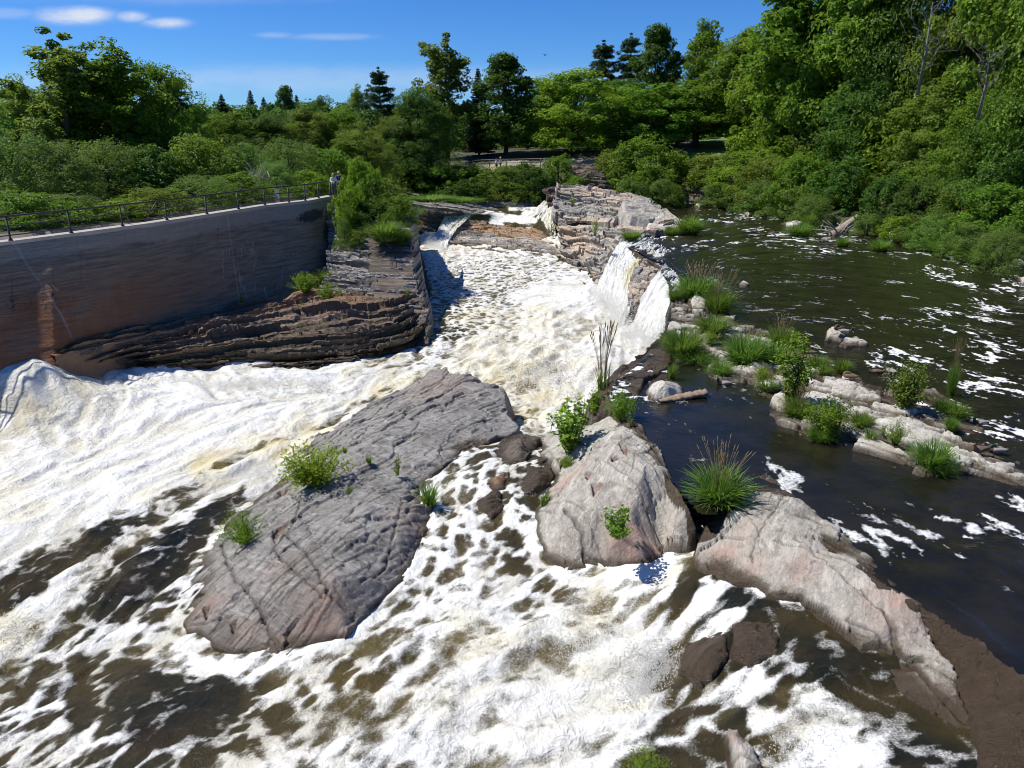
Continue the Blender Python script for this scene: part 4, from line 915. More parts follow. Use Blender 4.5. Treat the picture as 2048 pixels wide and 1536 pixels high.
# blocks in the side chute between the two big slabs
slab('boulder', [(1000, 880, -1.5), (1040, 866, -1.4), (1082, 876, -1.35), (1070, 900, -1.4), (1045, 935, -1.5), (1010, 940, -1.55), (992, 910, -1.55)], [(1040, 900, -1.12), (1030, 885, -1.15)], M['ledge_dark'], 'flat brown boulder at the head of the side chute', res=.03, seed=181, water=-1.45, wetall=.35)
slab('boulder', [(970, 940, -1.6), (992, 932, -1.55), (1018, 948, -1.55), (1012, 985, -1.65), (990, 990, -1.7), (968, 965, -1.65)], [(992, 955, -1.28), (998, 970, -1.35)], M['ledge_dark'], 'square brown boulder in the foam of the side chute', res=.03, seed=182, water=-1.62, warm=[(990, 960, -1.4, .6, 1)])
slab('boulder', [(940, 985, -1.7), (1000, 990, -1.68), (1010, 1015, -1.75), (990, 1045, -1.85), (960, 1030, -1.85), (938, 1000, -1.8)], [(975, 1010, -1.55)], M['ledge_dark'], 'wet black boulder below the square brown one', res=.03, seed=183, water=-1.4, wetall=.8, moss=.4)
slab('boulder', [(1050, 925, -1.5), (1100, 915, -1.42), (1112, 945, -1.5), (1094, 990, -1.68), (1060, 1020, -1.8), (1040, 980, -1.65)], [(1080, 955, -1.3), (1070, 990, -1.5)], M['ledge_dark'], 'wet dark boulder against the left side of the pale wedge rock', res=.03, seed=184, water=-1.2, wetall=.85)
slab('boulder', [(1084, 905, -1.3), (1105, 890, -1.2), (1125, 915, -1.2), (1120, 945, -1.35), (1100, 935, -1.45)], [(1108, 912, -1.0)], M['slab_pale'], 'small grey boulder under the sapling', res=.03, seed=185, water=-1.5, rough=.6)
slab('wet_ledge', [(1225, 745, -.15), (1262, 722, -.05), (1300, 700, -.03), (1333, 690, -.03), (1345, 725, .03), (1322, 745, .03), (1292, 762, .03), (1278, 790, .03), (1258, 832, .02), (1222, 815, -.35), (1186, 842, -.85), (1180, 800, -.95), (1200, 770, -.6)],
     [(1270, 745, .05), (1250, 780, .04), (1235, 770, -.05)], M['ledge_dark'], 'wet black rock ledge the shallow channel trickles over', res=.045, seed=190, water=.12, wetall=.75, moss=.3, edge=.1)
slab('boulder', [(1290, 782, .0), (1300, 766, .0), (1325, 746, .0), (1345, 750, .0), (1362, 770, .0), (1372, 792, .0), (1340, 802, .0), (1300, 800, .0)], [(1322, 762, .55), (1335, 775, .45), (1312, 785, .3)], M['slab_white'], 'pointed pale boulder with a driftwood beam leaning at its foot', res=.035, seed=191, water=.0, rough=.7)

# low pale rocks of the weed-grown ridge across the river
RIDGE = [
    ([(1383, 600), (1392, 585), (1412, 600), (1406, 625), (1386, 622)], .45, 'upright pale stone between two grass tufts near the falls'),
    ([(1340, 618), (1362, 612), (1374, 625), (1352, 632)], .2, 'small tan stone at the lip of the broad fall'),
    ([(1400, 668), (1420, 664), (1440, 690), (1456, 705), (1460, 719), (1430, 717), (1412, 702)], .25, 'pale flat rock lying between two thick grass tufts'),
    ([(1452, 752), (1462, 734), (1492, 731), (1506, 745), (1513, 757), (1470, 761)], .28, 'cream wedge of rock at the edge of the dark channel'),
    ([(1575, 684), (1600, 694), (1633, 715), (1625, 723), (1595, 713)], .22, 'thin pale slab with a duck on it'),
    ([(1608, 733), (1640, 737), (1688, 764), (1660, 770), (1622, 760)], .2, 'long cream slab behind the tall leafy shrub'),
    ([(1660, 785), (1672, 762), (1692, 750), (1722, 770), (1762, 798), (1752, 815), (1702, 797)], .35, 'grey and cream slab with a brown duck resting on its end'),
    ([(1598, 800), (1622, 780), (1662, 790), (1702, 806), (1717, 840), (1690, 852), (1640, 832)], .32, 'smooth grey slab behind the bright green bush'),
    ([(1545, 800), (1560, 785), (1602, 795), (1604, 825), (1572, 832), (1552, 818)], .4, 'shaded pale rock at the foot of the tall leafy shrub'),
    ([(1570, 840), (1600, 838), (1640, 855), (1604, 862), (1580, 857)], .15, 'yellowish low rock left of the bright green bush'),
    ([(1670, 862), (1690, 850), (1727, 868), (1717, 882), (1682, 880)], .22, 'lichen spotted yellow rock by the dark channel'),
    ([(1708, 888), (1728, 865), (1782, 890), (1840, 925), (1810, 928), (1760, 908)], .3, 'tilted plank-like rock with a mossy lower edge'),
    ([(1738, 852), (1765, 828), (1832, 838), (1885, 868), (1925, 898), (1992, 918), (2075, 952), (2140, 1000), (2075, 976), (2000, 962), (1950, 946), (1870, 930), (1812, 897), (1765, 880)], .3, 'largest cream slab of the ridge, running out of the frame'),
    ([(1830, 824), (1850, 813), (1892, 828), (1955, 866), (1930, 870), (1880, 846)], .2, 'tan slab on the river side of the largest cream slab'),
    ([(1830, 940), (1842, 930), (1868, 935), (1884, 948), (1850, 954)], .22, 'small brown stone below the grass tuft by the channel'),
    ([(1652, 672), (1656, 658), (1668, 655), (1694, 670), (1686, 683), (1662, 680)], .4, 'square white stone in the river with two ducks on it'),
    ([(1680, 688), (1690, 673), (1714, 670), (1736, 683), (1730, 691), (1694, 694)], .35, 'rounded white stone beside the square one in the river'),
    ([(1512, 700), (1530, 690), (1556, 700), (1560, 716), (1528, 716)], .1, 'low wet stone hidden among the ridge grass'),
    ([(1480, 566), (1488, 561), (1500, 568), (1494, 573)], .22, 'lone white stone sticking out of the smooth river'),
    ([(1838, 780), (1868, 778), (1905, 800), (1890, 815), (1852, 806)], .12, 'half sunk stone right of the round bush'),
]
for i, (o, h, lb) in enumerate(RIDGE):
    c = np.mean(np.array(o, float), axis=0); rr = random.Random(i); big = len(o) > 10; ymin, ymax = min(q[1] for q in o), max(q[1] for q in o)
    # far rims stand up, near rims dip to the water: the slabs tilt towards the side channel
    O = [(x, y, h * (.62 if big else .70) * (1 - .85 * sm(np.array((y - ymin) / (ymax - ymin + 1)), .35, .95)) * rr.uniform(.8, 1.1)) for x, y in o] if not big else [(x, y, .02) for x, y in o]
    I = [(c[0], c[1] - 3, h * .62)] if not big else [(x + (c[0] - x) * .10, y + (12 if k in (1, 2, 3, 4, 5, 6) else -12), h * rr.uniform(.55, .9)) for k, (x, y) in enumerate(o) if k not in (7, 8)]
    slab('rock', O, I, M['slab_white'], lb, res=.035 if not big else .045, seed=200 + i * 3, fol=-.75, water=.0, moss=.35, rough=.7 if big else .55, steep=4.5, depth=.7, edge=.08, plate=.7, plamp=.05, group='rocks of the weed-grown ridge' if i < 15 or i in (17, 19) else None,
         warm=[(c[0], c[1] + 6, .1, .5, .5)], cracks=[([(o[0][0], o[0][1], .1), (c[0], c[1], .2), (o[len(o) // 2][0], o[len(o) // 2][1], .1)], .02)])
slab('ridge_bed', [(x, y, .01) for x, y in [(1345, 600), (1385, 580), (1440, 600), (1480, 650), (1560, 675), (1640, 705), (1700, 745), (1770, 785), (1850, 808), (1920, 830), (1965, 868), (1920, 880), (2000, 915), (2080, 945), (2200, 1010), (2080, 985), (1950, 955), (1850, 945), (1780, 910), (1700, 890), (1610, 872), (1560, 850), (1530, 800), (1500, 765), (1440, 762), (1360, 735), (1335, 690), (1340, 640)]],
     [(x, y, .10) for x, y in [(1380, 640), (1420, 700), (1480, 720), (1550, 740), (1620, 760), (1660, 820), (1740, 830), (1800, 850), (1880, 880), (1960, 920)]], M['slab_white'], None, res=.05, seed=290, wetall=0, moss=.8, water=.03, edge=.3, rough=1.3, plamp=.09, fol=-.75, kind='structure', cat=None, depth=.6, plate=.8)
for i, (o, h, lb) in enumerate([
    ([(2010, 525), (2022, 515), (2050, 513), (2060, 528), (2040, 538), (2015, 535)], .8, 'white boulder under the bushes at the right frame edge'), ([(2032, 556), (2050, 548), (2075, 555), (2070, 572), (2040, 566)], .6, 'pale boulder in the water below the white one at the right edge'),
    ([(1372, 408), (1385, 397), (1412, 398), (1420, 408), (1400, 414)], .5, 'white rock under the earth bank at the far bend'), ([(1486, 428), (1494, 421), (1502, 428), (1498, 433)], .5, 'small pale stone at the far bank below the reeds'),
    ([(1535, 466), (1545, 461), (1556, 466), (1546, 469)], .25, 'small tan stone in the far shallows'), ([(1384, 458), (1393, 451), (1403, 456), (1396, 462)], .35, 'white stone beside the weedy islet by the cliff'),
    ([(1770, 480), (1778, 461), (1792, 460), (1798, 480), (1784, 486)], .7, 'grey stone at the shore right of the fallen log'), ([(1640, 478), (1652, 473), (1668, 476), (1660, 481)], .25, 'flat white stone at the shore left of the fallen log'), ([(1560, 448), (1590, 440), (1622, 448), (1590, 455)], .3, 'low line of bleached rock along the far shore')]):
    c = np.mean(np.array(o, float), axis=0)
    slab('boulder', [(x, y, .0) for x, y in o], [(c[0], c[1] - h * 8, h)] + [(x + (c[0] - x) * .5, y + (c[1] - y) * .5 - h * 5, h * .8) for x, y in o], M['slab_white'], lb, fracture=.4, res=.07, seed=300 + i, water=0, rough=.7, depth=.8)

# ------------------------------------------------------------------ cliffs
cliff('rock_ledge', [[(100, 706, -.62), (250, 668, -.9), (400, 636, -1.15), (520, 606, -1.3), (640, 575, -1.5), (740, 572, -1.3), (825, 575, -1.2)],
                     [(108, 716, -.85), (260, 690, -1.2), (410, 660, -1.35), (530, 640, -1.45), (655, 622, -1.35), (770, 612, -1.25), (836, 600, -1.3)],
                     [(125, 728, -1.3), (280, 712, -1.75), (430, 694, -1.8), (560, 676, -1.75), (690, 668, -1.7), (795, 650, -1.75), (844, 630, -1.9)],
                     [(140, 738, -2.0), (300, 732, -2.3), (445, 724, -2.35), (590, 716, -2.35), (710, 705, -2.35), (805, 690, -2.4), (850, 668, -2.5)],
                     [(150, 748, -3.2), (310, 752, -3.3), (455, 756, -3.3), (605, 758, -3.4), (710, 740, -3.3), (808, 714, -3.3), (856, 692, -3.3)]],
      M['ledge_brown'], 'dark layered rock ledge at the foot of the concrete wall', res=.055, th=.27, amp=.46, blk=4.5, seed=401, warm=.35, wetz=-2.25, mossz=-1.7, slope=.05, back=(-.8, 1.6, -.6), cat='ledge',
      warmf=lambda X, Y, Z, u, v: .9 * sm(u, .45, .6) * (1 - sm(v, .30, .55)))
cliff('cliff', [[(640, 420, None, 60), (730, 425, None, 60), (828, 430, None, 60)], [(652, 442, None, 56.5), (735, 452, None, 55), (822, 462, None, 54)], [(655, 490, None, 54.2), (738, 500, None, 52.8), (826, 505, None, 52)],
                [(650, 535, None, 51.5), (742, 545, None, 50), (832, 548, None, 49.5)], [(640, 580, None, 49), (745, 588, None, 47), (838, 592, None, 46.5)], [(660, 640, None, 46.5), (750, 640, None, 45), (850, 640, None, 44)], [(670, 700, None, 44.5), (755, 700, None, 43), (858, 690, None, 41.5)]],
      M['cliff_grey'], 'grey layered cliff crowned with bushes at the end of the concrete wall', res=.06, th=.34, amp=.36, blk=2.6, seed=411, warm=.12, wetz=-2.3, mossz=-2.2, slope=.03, back=(0, 4, 0), cat='cliff')
# right flank of that pillar
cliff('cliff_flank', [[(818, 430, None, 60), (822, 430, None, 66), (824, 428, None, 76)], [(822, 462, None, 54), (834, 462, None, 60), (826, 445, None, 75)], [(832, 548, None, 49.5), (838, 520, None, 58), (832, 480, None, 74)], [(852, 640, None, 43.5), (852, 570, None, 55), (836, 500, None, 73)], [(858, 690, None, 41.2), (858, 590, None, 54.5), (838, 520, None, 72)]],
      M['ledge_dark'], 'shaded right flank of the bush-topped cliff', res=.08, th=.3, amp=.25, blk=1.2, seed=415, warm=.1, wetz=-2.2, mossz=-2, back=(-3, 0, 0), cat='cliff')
cliff('rock_shelf', [[(800, 384, None, 100), (900, 394, None, 100), (985, 412, None, 99)], [(806, 398, None, 95), (900, 408, None, 95), (1000, 424, None, 95)], [(818, 415, None, 92), (880, 424, None, 92), (1012, 436, None, 92.5)], [(818, 424, None, 90.5), (868, 436, None, 90), (885, 440, None, 90)], [(818, 450, None, 88), (850, 462, None, 87.5), (872, 462, None, 87.5)], [(818, 485, None, 85), (845, 488, None, 84.5), (860, 490, None, 84.5)]],
      M['cliff_grey'], 'striped grey rock shelf left of the small far waterfall', res=.08, th=.42, amp=.32, blk=4.5, seed=421, warm=.25, wetz=-2.4, slope=-.10, back=(0, 3, 0), warp=.3, warmf=lambda X, Y, Z, u, v: .8 * sm(v, .5, .6))
cliff('rock_block', [[(905, 440, None, 88.4), (980, 446, None, 87.6), (1052, 455, None, 85.9), (1110, 474, None, 82.8)], [(902, 447, None, 87.4), (980, 448, None, 86.6), (1050, 458, None, 85), (1112, 480, None, 82)], [(898, 460, None, 86), (980, 460, None, 85), (1045, 470, None, 83), (1112, 490, None, 80.8)], [(892, 472, None, 84), (970, 474, None, 82), (1045, 484, None, 79), (1115, 500, None, 76)],
                     [(886, 492, None, 80), (965, 498, None, 77), (1045, 510, None, 73.5), (1118, 522, None, 70.5)], [(892, 500, None, 79), (965, 510, None, 75.5), (1040, 522, None, 72), (1118, 540, None, 68.5)], [(895, 508, None, 78.5), (965, 518, None, 75), (1040, 530, None, 71.5), (1120, 550, None, 67)]],
      M['cliff_warm'], 'leaning brown and cream rock block below the far rapids', res=.075, th=.50, amp=.45, blk=3.0, seed=431, warm=.35, wetz=-2.5, slope=.12, back=(0, 3, 0), warmf=lambda X, Y, Z, u, v: 1.0 * (1 - sm(v, .30, .40)) * sm(u, .1, .2))
cliff('cliff', [[(1116, 372, None, 86), (1180, 374, None, 86), (1240, 384, None, 84), (1300, 396, None, 82), (1352, 436, None, 77)], [(1112, 380, None, 83), (1185, 386, None, 82), (1245, 396, None, 79), (1300, 404, None, 77.5), (1352, 442, None, 75)],
                [(1109, 410, None, 81), (1185, 420, None, 79), (1245, 430, None, 75.5), (1300, 440, None, 73), (1352, 452, None, 72)], [(1108, 440, None, 78.6), (1180, 442, None, 76), (1240, 449, None, 72.6), (1290, 456, None, 70.8), (1345, 460, None, 70.5)],
                [(1114, 446, None, 80), (1182, 449, None, 77.5), (1238, 456, None, 74), (1285, 461, None, 71.6), (1345, 464, None, 70)], [(1116, 456, None, 76.5), (1182, 460, None, 72.5), (1235, 466, None, 69), (1270, 470, None, 66.5), (1330, 472, None, 66)], [(1118, 490, None, 73.5), (1176, 500, None, 68.5), (1215, 500, None, 66), (1245, 485, None, 64), (1262, 478, None, 64)], [(1122, 530, None, 69.5), (1165, 545, None, 63.5), (1195, 550, None, 60.5), (1212, 535, None, 60), (1226, 515, None, 61)],
                [(1130, 556, None, 66.5), (1165, 572, None, 60.5), (1186, 582, None, 57.5), (1196, 590, None, 56), (1202, 590, None, 56)]],
      M['cliff_warm'], 'tall pale blocky cliff with orange patches between the falls and the far rapids', res=.075, th=.80, amp=.70, blk=3.4, seed=441, warm=.62, wetz=-2.5, slope=.03, back=(0, 3, 0), cat='cliff', warp=.6)
slab('boulder', [(1245, 402, 2.2), (1275, 392, 2.3), (1312, 412, 1.6), (1330, 428, 1.1), (1300, 440, .9), (1262, 432, 1.2), (1248, 420, 1.6)], [(1280, 402, 2.7), (1295, 415, 2.2)], M['slab_pale'], 'smooth rounded grey boulder on the right shoulder of the tall cliff', res=.08, seed=451, depth=2.5, rough=1.2, fol=.2)
slab('rock_slope', [(1300, 440, .8), (1325, 428, 1.2), (1362, 440, .3), (1400, 455, .0), (1370, 466, -.02), (1335, 468, .0), (1290, 470, .1)], [(1335, 445, .6)], M['slab_white'], 'white sloping rock running from the tall cliff into the river', res=.08, seed=452, depth=1.5, water=0, fol=.2)
cliff('rock', [[(1292, 513, None, 56.5), (1314, 515, None, 56), (1342, 530, None, 53)], [(1284, 521, None, 55), (1304, 527, None, 54), (1332, 537, None, 52)], [(1264, 548, None, 53), (1286, 550, None, 52), (1312, 554, None, 50.5)], [(1255, 575, None, 51.5), (1278, 580, None, 50), (1298, 580, None, 49)], [(1256, 610, None, 49), (1272, 616, None, 48), (1288, 612, None, 47.5)], [(1258, 665, None, 45.5), (1272, 668, None, 45), (1286, 664, None, 45)]],
      M['cliff_warm'], 'brown rock standing between the two main waterfalls', res=.05, th=.6, amp=.22, blk=1.0, seed=461, warm=.6, wetz=-1.9, slope=.1, back=(1.5, 1, 0))
cliff('falls_cliff', [[(1246, 482, .0), (1262, 492, -.02), (1285, 508, -.02), (1325, 532, -.02), (1345, 560, -.02), (1352, 600, -.02), (1348, 640, -.02), (1330, 680, -.05), (1290, 715, -.05), (1235, 745, -.2)],
                      [(1240, 492, -.5), (1258, 505, -.5), (1275, 525, -.5), (1315, 550, -.5), (1338, 580, -.5), (1346, 618, -.5), (1342, 660, -.5), (1322, 695, -.55), (1280, 730, -.6), (1228, 755, -.7)],
                      [(1206, 585, -2.9), (1228, 605, -2.9), (1250, 640, -2.9), (1285, 668, -2.9), (1312, 690, -2.9), (1334, 705, -2.9), (1338, 730, -2.9), (1322, 750, -2.9), (1268, 775, -2.9), (1210, 800, -2.9)]],
      M['ledge_dark'], 'dark wet rock face behind the falling water', res=.08, th=.35, amp=.2, blk=1.2, seed=471, wetz=1.0, back=(1.5, 0, -.5), cat='cliff', mossz=-.2)
# outcrops of the far bank under the bushes
for i, (rw, lb) in enumerate([
    ([[(1078, 372, None, 100), (1100, 370, None, 100), (1118, 372, None, 100)], [(1082, 380, None, 97), (1100, 378, None, 97), (1120, 380, None, 97)], [(1090, 385, None, 95), (1112, 385, None, 95), (1140, 385, None, 95)], [(1095, 410, None, 93), (1112, 410, None, 93), (1135, 410, None, 93)]], 'shadowed rock outcrop behind the left end of the tall cliff'),
    ([[(1140, 330, None, 99), (1175, 326, None, 99), (1200, 332, None, 99)], [(1150, 345, None, 96), (1180, 340, None, 96), (1205, 348, None, 96)], [(1165, 370, None, 94), (1200, 368, None, 94), (1222, 372, None, 94)], [(1165, 392, None, 93), (1210, 392, None, 93), (1235, 392, None, 93)]], 'rounded tan outcrop under the park railing'),
    ([[(980, 395, None, 102), (1010, 385, None, 103), (1065, 392, None, 102)], [(975, 405, None, 100), (1015, 397, None, 100), (1070, 404, None, 100)], [(965, 415, None, 98), (1020, 418, None, 97), (1080, 415, None, 97)], [(965, 425, None, 96), (1020, 428, None, 96), (1080, 425, None, 96)]], 'orange layered outcrop above the far rapids'),
    ([[(1360, 366, None, 96), (1395, 362, None, 97), (1418, 372, None, 96)], [(1365, 382, None, 94.5), (1395, 376, None, 94.5), (1418, 384, None, 94.5)], [(1368, 402, None, 93), (1395, 402, None, 93), (1420, 402, None, 93)], [(1368, 412, None, 92.5), (1395, 412, None, 92.5), (1420, 412, None, 92.5)]], 'bare brown earth and rock bank at the far bend'),
    ([[(1225, 372, None, 96), (1280, 374, None, 96), (1340, 380, None, 96)], [(1230, 385, None, 94), (1280, 384, None, 94), (1345, 392, None, 93)], [(1230, 405, None, 92), (1285, 405, None, 92), (1350, 410, None, 92)], [(1230, 425, None, 91), (1285, 425, None, 91), (1350, 425, None, 91)]], 'dark rock bank behind the tall cliff')]):
    cliff('outcrop', rw, M['cliff_warm'] if i == 2 else M['ledge_dark'], lb, res=.1, th=.5, amp=.35, blk=1.3, seed=480 + i, warm=.5, back=(0, 3, 0), cat='outcrop')

# ------------------------------------------------------------------ concrete wall, its footing and railing
WTOP = pts([(0, 487, 4), (150, 468, 4), (300, 448, 4), (430, 428, 4), (530, 412, 4), (620, 402, 4), (668, 392.5, 4)])
WBASE = pts([(0, 725, -.4), (105, 708, -.5), (240, 672, -.8), (400, 634, -1.1), (500, 608, -1.3), (600, 585, -1.5), (672, 570, -1.65)])
WTOP = np.concatenate([[[-27.2, 25.5, 4.0], [-25.0, 30.2, 4.0]], WTOP]); WBASE = np.concatenate([[[-25.2, 22.0, -.4], [-23.0, 27.0, -.4]], WBASE])
WBASE[:, 2] -= .6
M['steel_dark'] = simple('dark_brown_painted_steel', (.045, .036, .030), .5, .3)
M['concrete_pale'] = simple('pale_concrete', (.42, .38, .32), .9, .25, 3.0)


def wall_mat():
    m, nt = new_mat('old_concrete')
    u = attr(nt, 'su'); v = attr(nt, 'sv')
    co = node(nt, 'ShaderNodeCombineXYZ', {0: u, 1: v, 2: 0.0}).outputs[0]
    board = node(nt, 'ShaderNodeMapping', {0: co, 3: (.35, 5.0, 1)}).outputs[0]; drip = node(nt, 'ShaderNodeMapping', {0: co, 3: (2.2, .25, 1)}).outputs[0]
    nb = noise(nt, board, 1.4, 6, .65); nd = noise(nt, drip, 1.2, 6, .65); nf = noise(nt, co, 7.0, 6, .7); ng = noise(nt, co, .5, 5, .6, .5)
    col = mixc(nt, sstep(nt, nb, .3, .7), rgb(.150, .108, .072), rgb(.31, .235, .165))
    band = sstep(nt, mth(nt, 'ADD', v, mth(nt, 'ADD', mth(nt, 'MULTIPLY', ng, .8), mth(nt, 'MULTIPLY', nd, .35))), 1.55, 1.30)
    col = mixc(nt, mth(nt, 'MULTIPLY', band, .75), col, mixc(nt, nd, rgb(.26, .21, .155), rgb(.46, .38, .29)))
    br = attr(nt, 'rust')
    col = mixc(nt, mth(nt, 'MULTIPLY', br, sstep(nt, mixf(nt, .5, ng, nb), .28, .62)), col, mixc(nt, nd, rgb(.15, .050, .017), rgb(.34, .125, .042)))
    col = mixc(nt, mth(nt, 'MULTIPLY', sstep(nt, nf, .60, .72), .35), col, rgb(.34, .31, .28))
    bl = attr(nt, 'soot'); col = mixc(nt, mth(nt, 'MULTIPLY', sstep(nt, mth(nt, 'ADD', bl, mth(nt, 'MULTIPLY', mth(nt, 'SUBTRACT', mixf(nt, .5, nf, nd), .5), 1.8)), .42, .62), .85), col, rgb(.018, .016, .016))
    dr = mth(nt, 'MULTIPLY', sstep(nt, nd, .58, .72), .4); col = mixc(nt, dr, col, rgb(.05, .042, .04))
    ws = attr(nt, 'lime'); col = mixc(nt, ws, col, rgb(.55, .52, .48))
    h = mth(nt, 'ADD', mth(nt, 'MULTIPLY', nb, .8), mth(nt, 'MULTIPLY', nf, .35))
    out_surf(nt, pbr(nt, col, .9, node(nt, 'ShaderNodeBump', {'Strength': .75, 'Distance': .12, 'Height': h}).outputs[0]))
    return m


M['old_concrete'] = wall_mat()


def build_wall():
    nu, nv = 420, 80
    T = resample(WTOP, nu); B = resample(WBASE, nu); L = np.linalg.norm(np.diff(T, axis=0), axis=1).sum()
    f = np.linspace(0, 1, nv)[:, None, None]; G = T[None] * (1 - f) + B[None] * f
    bul = (np.sin(np.pi * f[..., 0]) * .0)[..., None]; N = normals(G); u = np.linspace(0, L, nu)[None] + 0 * f[..., 0]; v = f[..., 0] * 5.4 + 0 * u
    D = .03 * fbm(u * .6, v * 4.0, seed=9, octv=4) + .015 * fbm(u * 3, v * 3, seed=10)
    # the vertical joints (groove with a pale filling)
    jl = np.zeros_like(u)
    for (pt, pb) in (((20, 500), (84, 712)), ((428, 436), (492, 612))):
        jt = at(pt[0], pt[1], 3.6)[:2]; jb = at(pb[0], pb[1], -1.2)[:2]
        a = np.argmin(np.linalg.norm(T[:, :2] - jt, axis=1)); b = np.argmin(np.linalg.norm(B[:, :2] - jb, axis=1))
        uc = (a + (b - a) * f[..., 0]) / nu * L; g = np.exp(-((u - uc - .03 * np.sin(v * 4)) / .045) ** 2); D -= .03 * g; jl = np.maximum(jl, .55 * g * (.4 + .6 * vnoise(v * 3, u * 0, seed=4)))
    V = G + N * D[..., None]
    fu = u / L; fv = f[..., 0] + 0 * u
    rust = np.clip(1.25 * (1 - sm(fu, .25, .80)) * sm(fv, .15, .70), 0, 1)
    rust = np.maximum(rust, .8 * sm(fv, .88, .98) * (1 - sm(fu, .6, .85)))
    soot = np.maximum(.95 * np.exp(-((fu - .905) / .055) ** 2 - ((fv - .16) / .085) ** 2), .7 * np.exp(-((fu - .97) / .03) ** 2 - ((fv - .35) / .2) ** 2)); soot = np.maximum(soot, .45 * np.exp(-((fu - .30) / .09) ** 2 - ((fv - .50) / .18) ** 2))
    lime = jl
    r = random.Random(4)
    for k in range(26):                                                        # lime drips and scratches
        cu, cv, ln, tl = r.uniform(.66, .84), r.uniform(.35, .9), r.uniform(.04, .14), r.uniform(-.25, .35)
        lime = np.maximum(lime, r.uniform(.3, .8) * np.exp(-((u - cu * L - (fv - cv) * 5 * tl - .06 * np.sin(fv * 60)) / .035) ** 2) * (np.abs(fv - cv) < ln / 2))
    back = T + np.array([-.75, .28, -.005]); low = back + np.array([0, 0, -1.2])
    V = np.concatenate([low[None], back[None], V], 0); pad = lambda A: np.concatenate([A[:1], A[:1], A], 0)
    root = solid('concrete_wall', V.reshape(-1, 3), grid_faces(nu, nv + 2), M['old_concrete'], 'curved weathered concrete retaining wall with a railing along its top', 'wall',
                 {'su': pad(u).ravel(), 'sv': pad(v).ravel(), 'rust': pad(rust).ravel(), 'soot': pad(soot).ravel(), 'lime': pad(lime).ravel()})
    og = np.array(root.location)
    # coping
    d = np.gradient(T, axis=0); d[:, 2] = 0; d /= np.linalg.norm(d, axis=1)[:, None]; n = np.stack([d[:, 1], -d[:, 0], 0 * d[:, 0]], -1)
    a = T + n * .07; prof = [a + [0, 0, -.14], a + [0, 0, .05], T - n * .62 + [0, 0, .06], T - n * .62 + [0, 0, -.14], a + [0, 0, -.14]]
    solid('coping', np.stack(prof).reshape(-1, 3), grid_faces(nu, 5), M['concrete_pale'], parent=root, smooth=False)
    # stepped footing along the base
    m, nt = new_mat('stained_footing'); tc = node(nt, 'ShaderNodeTexCoord').outputs['Object']; q = noise(nt, tc, 2.5, 6, .65)
    out_surf(nt, pbr(nt, mixc(nt, q, rgb(.14, .075, .04), rgb(.30, .19, .115)), .9, node(nt, 'ShaderNodeBump', {'Strength': .5, 'Distance': .1, 'Height': q}).outputs[0]))
    FT = pts([(104, 713, -.62), (240, 682, -.86), (400, 645, -1.12), (500, 619, -1.30), (555, 607, -1.36), (580, 596, -1.2), (600, 589, -1.08), (645, 578, -1.12)])
    P = resample(FT, 120)
    for k in range(2): P[:, k] = np.convolve(np.pad(P[:, k], 3, mode='edge'), np.ones(7) / 7, 'valid')
    d = np.gradient(P, axis=0); d[:, 2] = 0; d /= np.linalg.norm(d, axis=1)[:, None]; n = np.stack([d[:, 1], -d[:, 0], 0 * d[:, 0]], -1)
    prof = [P + n * .02 + [0, 0, -1.6], P + n * .0 + [0, 0, -.03], P - n * .03, P - n * 1.3 + [0, 0, .05], P - n * 1.3 + [0, 0, -1.6]]
    solid('footing', np.stack(prof).reshape(-1, 3), grid_faces(120, 5), m, parent=root, smooth=False)
    # chalky letters U O J sprayed on the wall
    mw, nt = new_mat('white_spray_paint'); tc = node(nt, 'ShaderNodeTexCoord').outputs['Object']; q = noise(nt, tc, 8.0, 5, .7)
    out_surf(nt, node(nt, 'ShaderNodeMixShader', {0: mth(nt, 'MULTIPLY', sstep(nt, q, .42, .60), .75), 1: node(nt, 'ShaderNodeBsdfTransparent').outputs[0], 2: pbr(nt, rgb(.40, .39, .40), .9)}).outputs[0])
    def onwall(px, py):
        k = int(np.argmin(np.abs((T[:, 0] + (B[:, 0] - T[:, 0]) * .35) / ((T[:, 1] + (B[:, 1] - T[:, 1]) * .35)) - (px - 1024) / FPX / (CP + (768 - py) / FPX * SP))))
        best = None
        for kk in range(max(0, k - 30), min(nu, k + 30)):
            for ff in np.linspace(.05, .95, 46):
                p = T[kk] * (1 - ff) + B[kk] * ff; w = p - H0; zc = w[1] * CP - w[2] * SP; x = 1024 + FPX * w[0] / zc; y = 768 - FPX * (w[1] * SP + w[2] * CP) / zc
                e = (x - px) ** 2 + (y - py) ** 2
                if best is None or e < best[0]: best = (e, p, N[int(ff * (nv - 1)), kk])
        return best[1] + best[2] * .045, best[2]
    for strokes in ([[(560, 509), (561, 513), (563, 516), (566, 516), (568, 513), (567, 509)]], [[(572, 505), (570, 511), (572, 515), (575, 515), (576, 510), (574, 505), (572, 505)]], [[(583, 502), (584, 508), (583, 514), (580, 516), (579, 512), (582, 510)]]):
        mb = MB()
        for s in strokes:
            q = [onwall(*p) for p in s]; P = np.array([a for a, _ in q]); mb.tube(P, .035, 5)
        mb.build('graffiti_letter', mw, root)
    return T, n


WT, _ = build_wall()


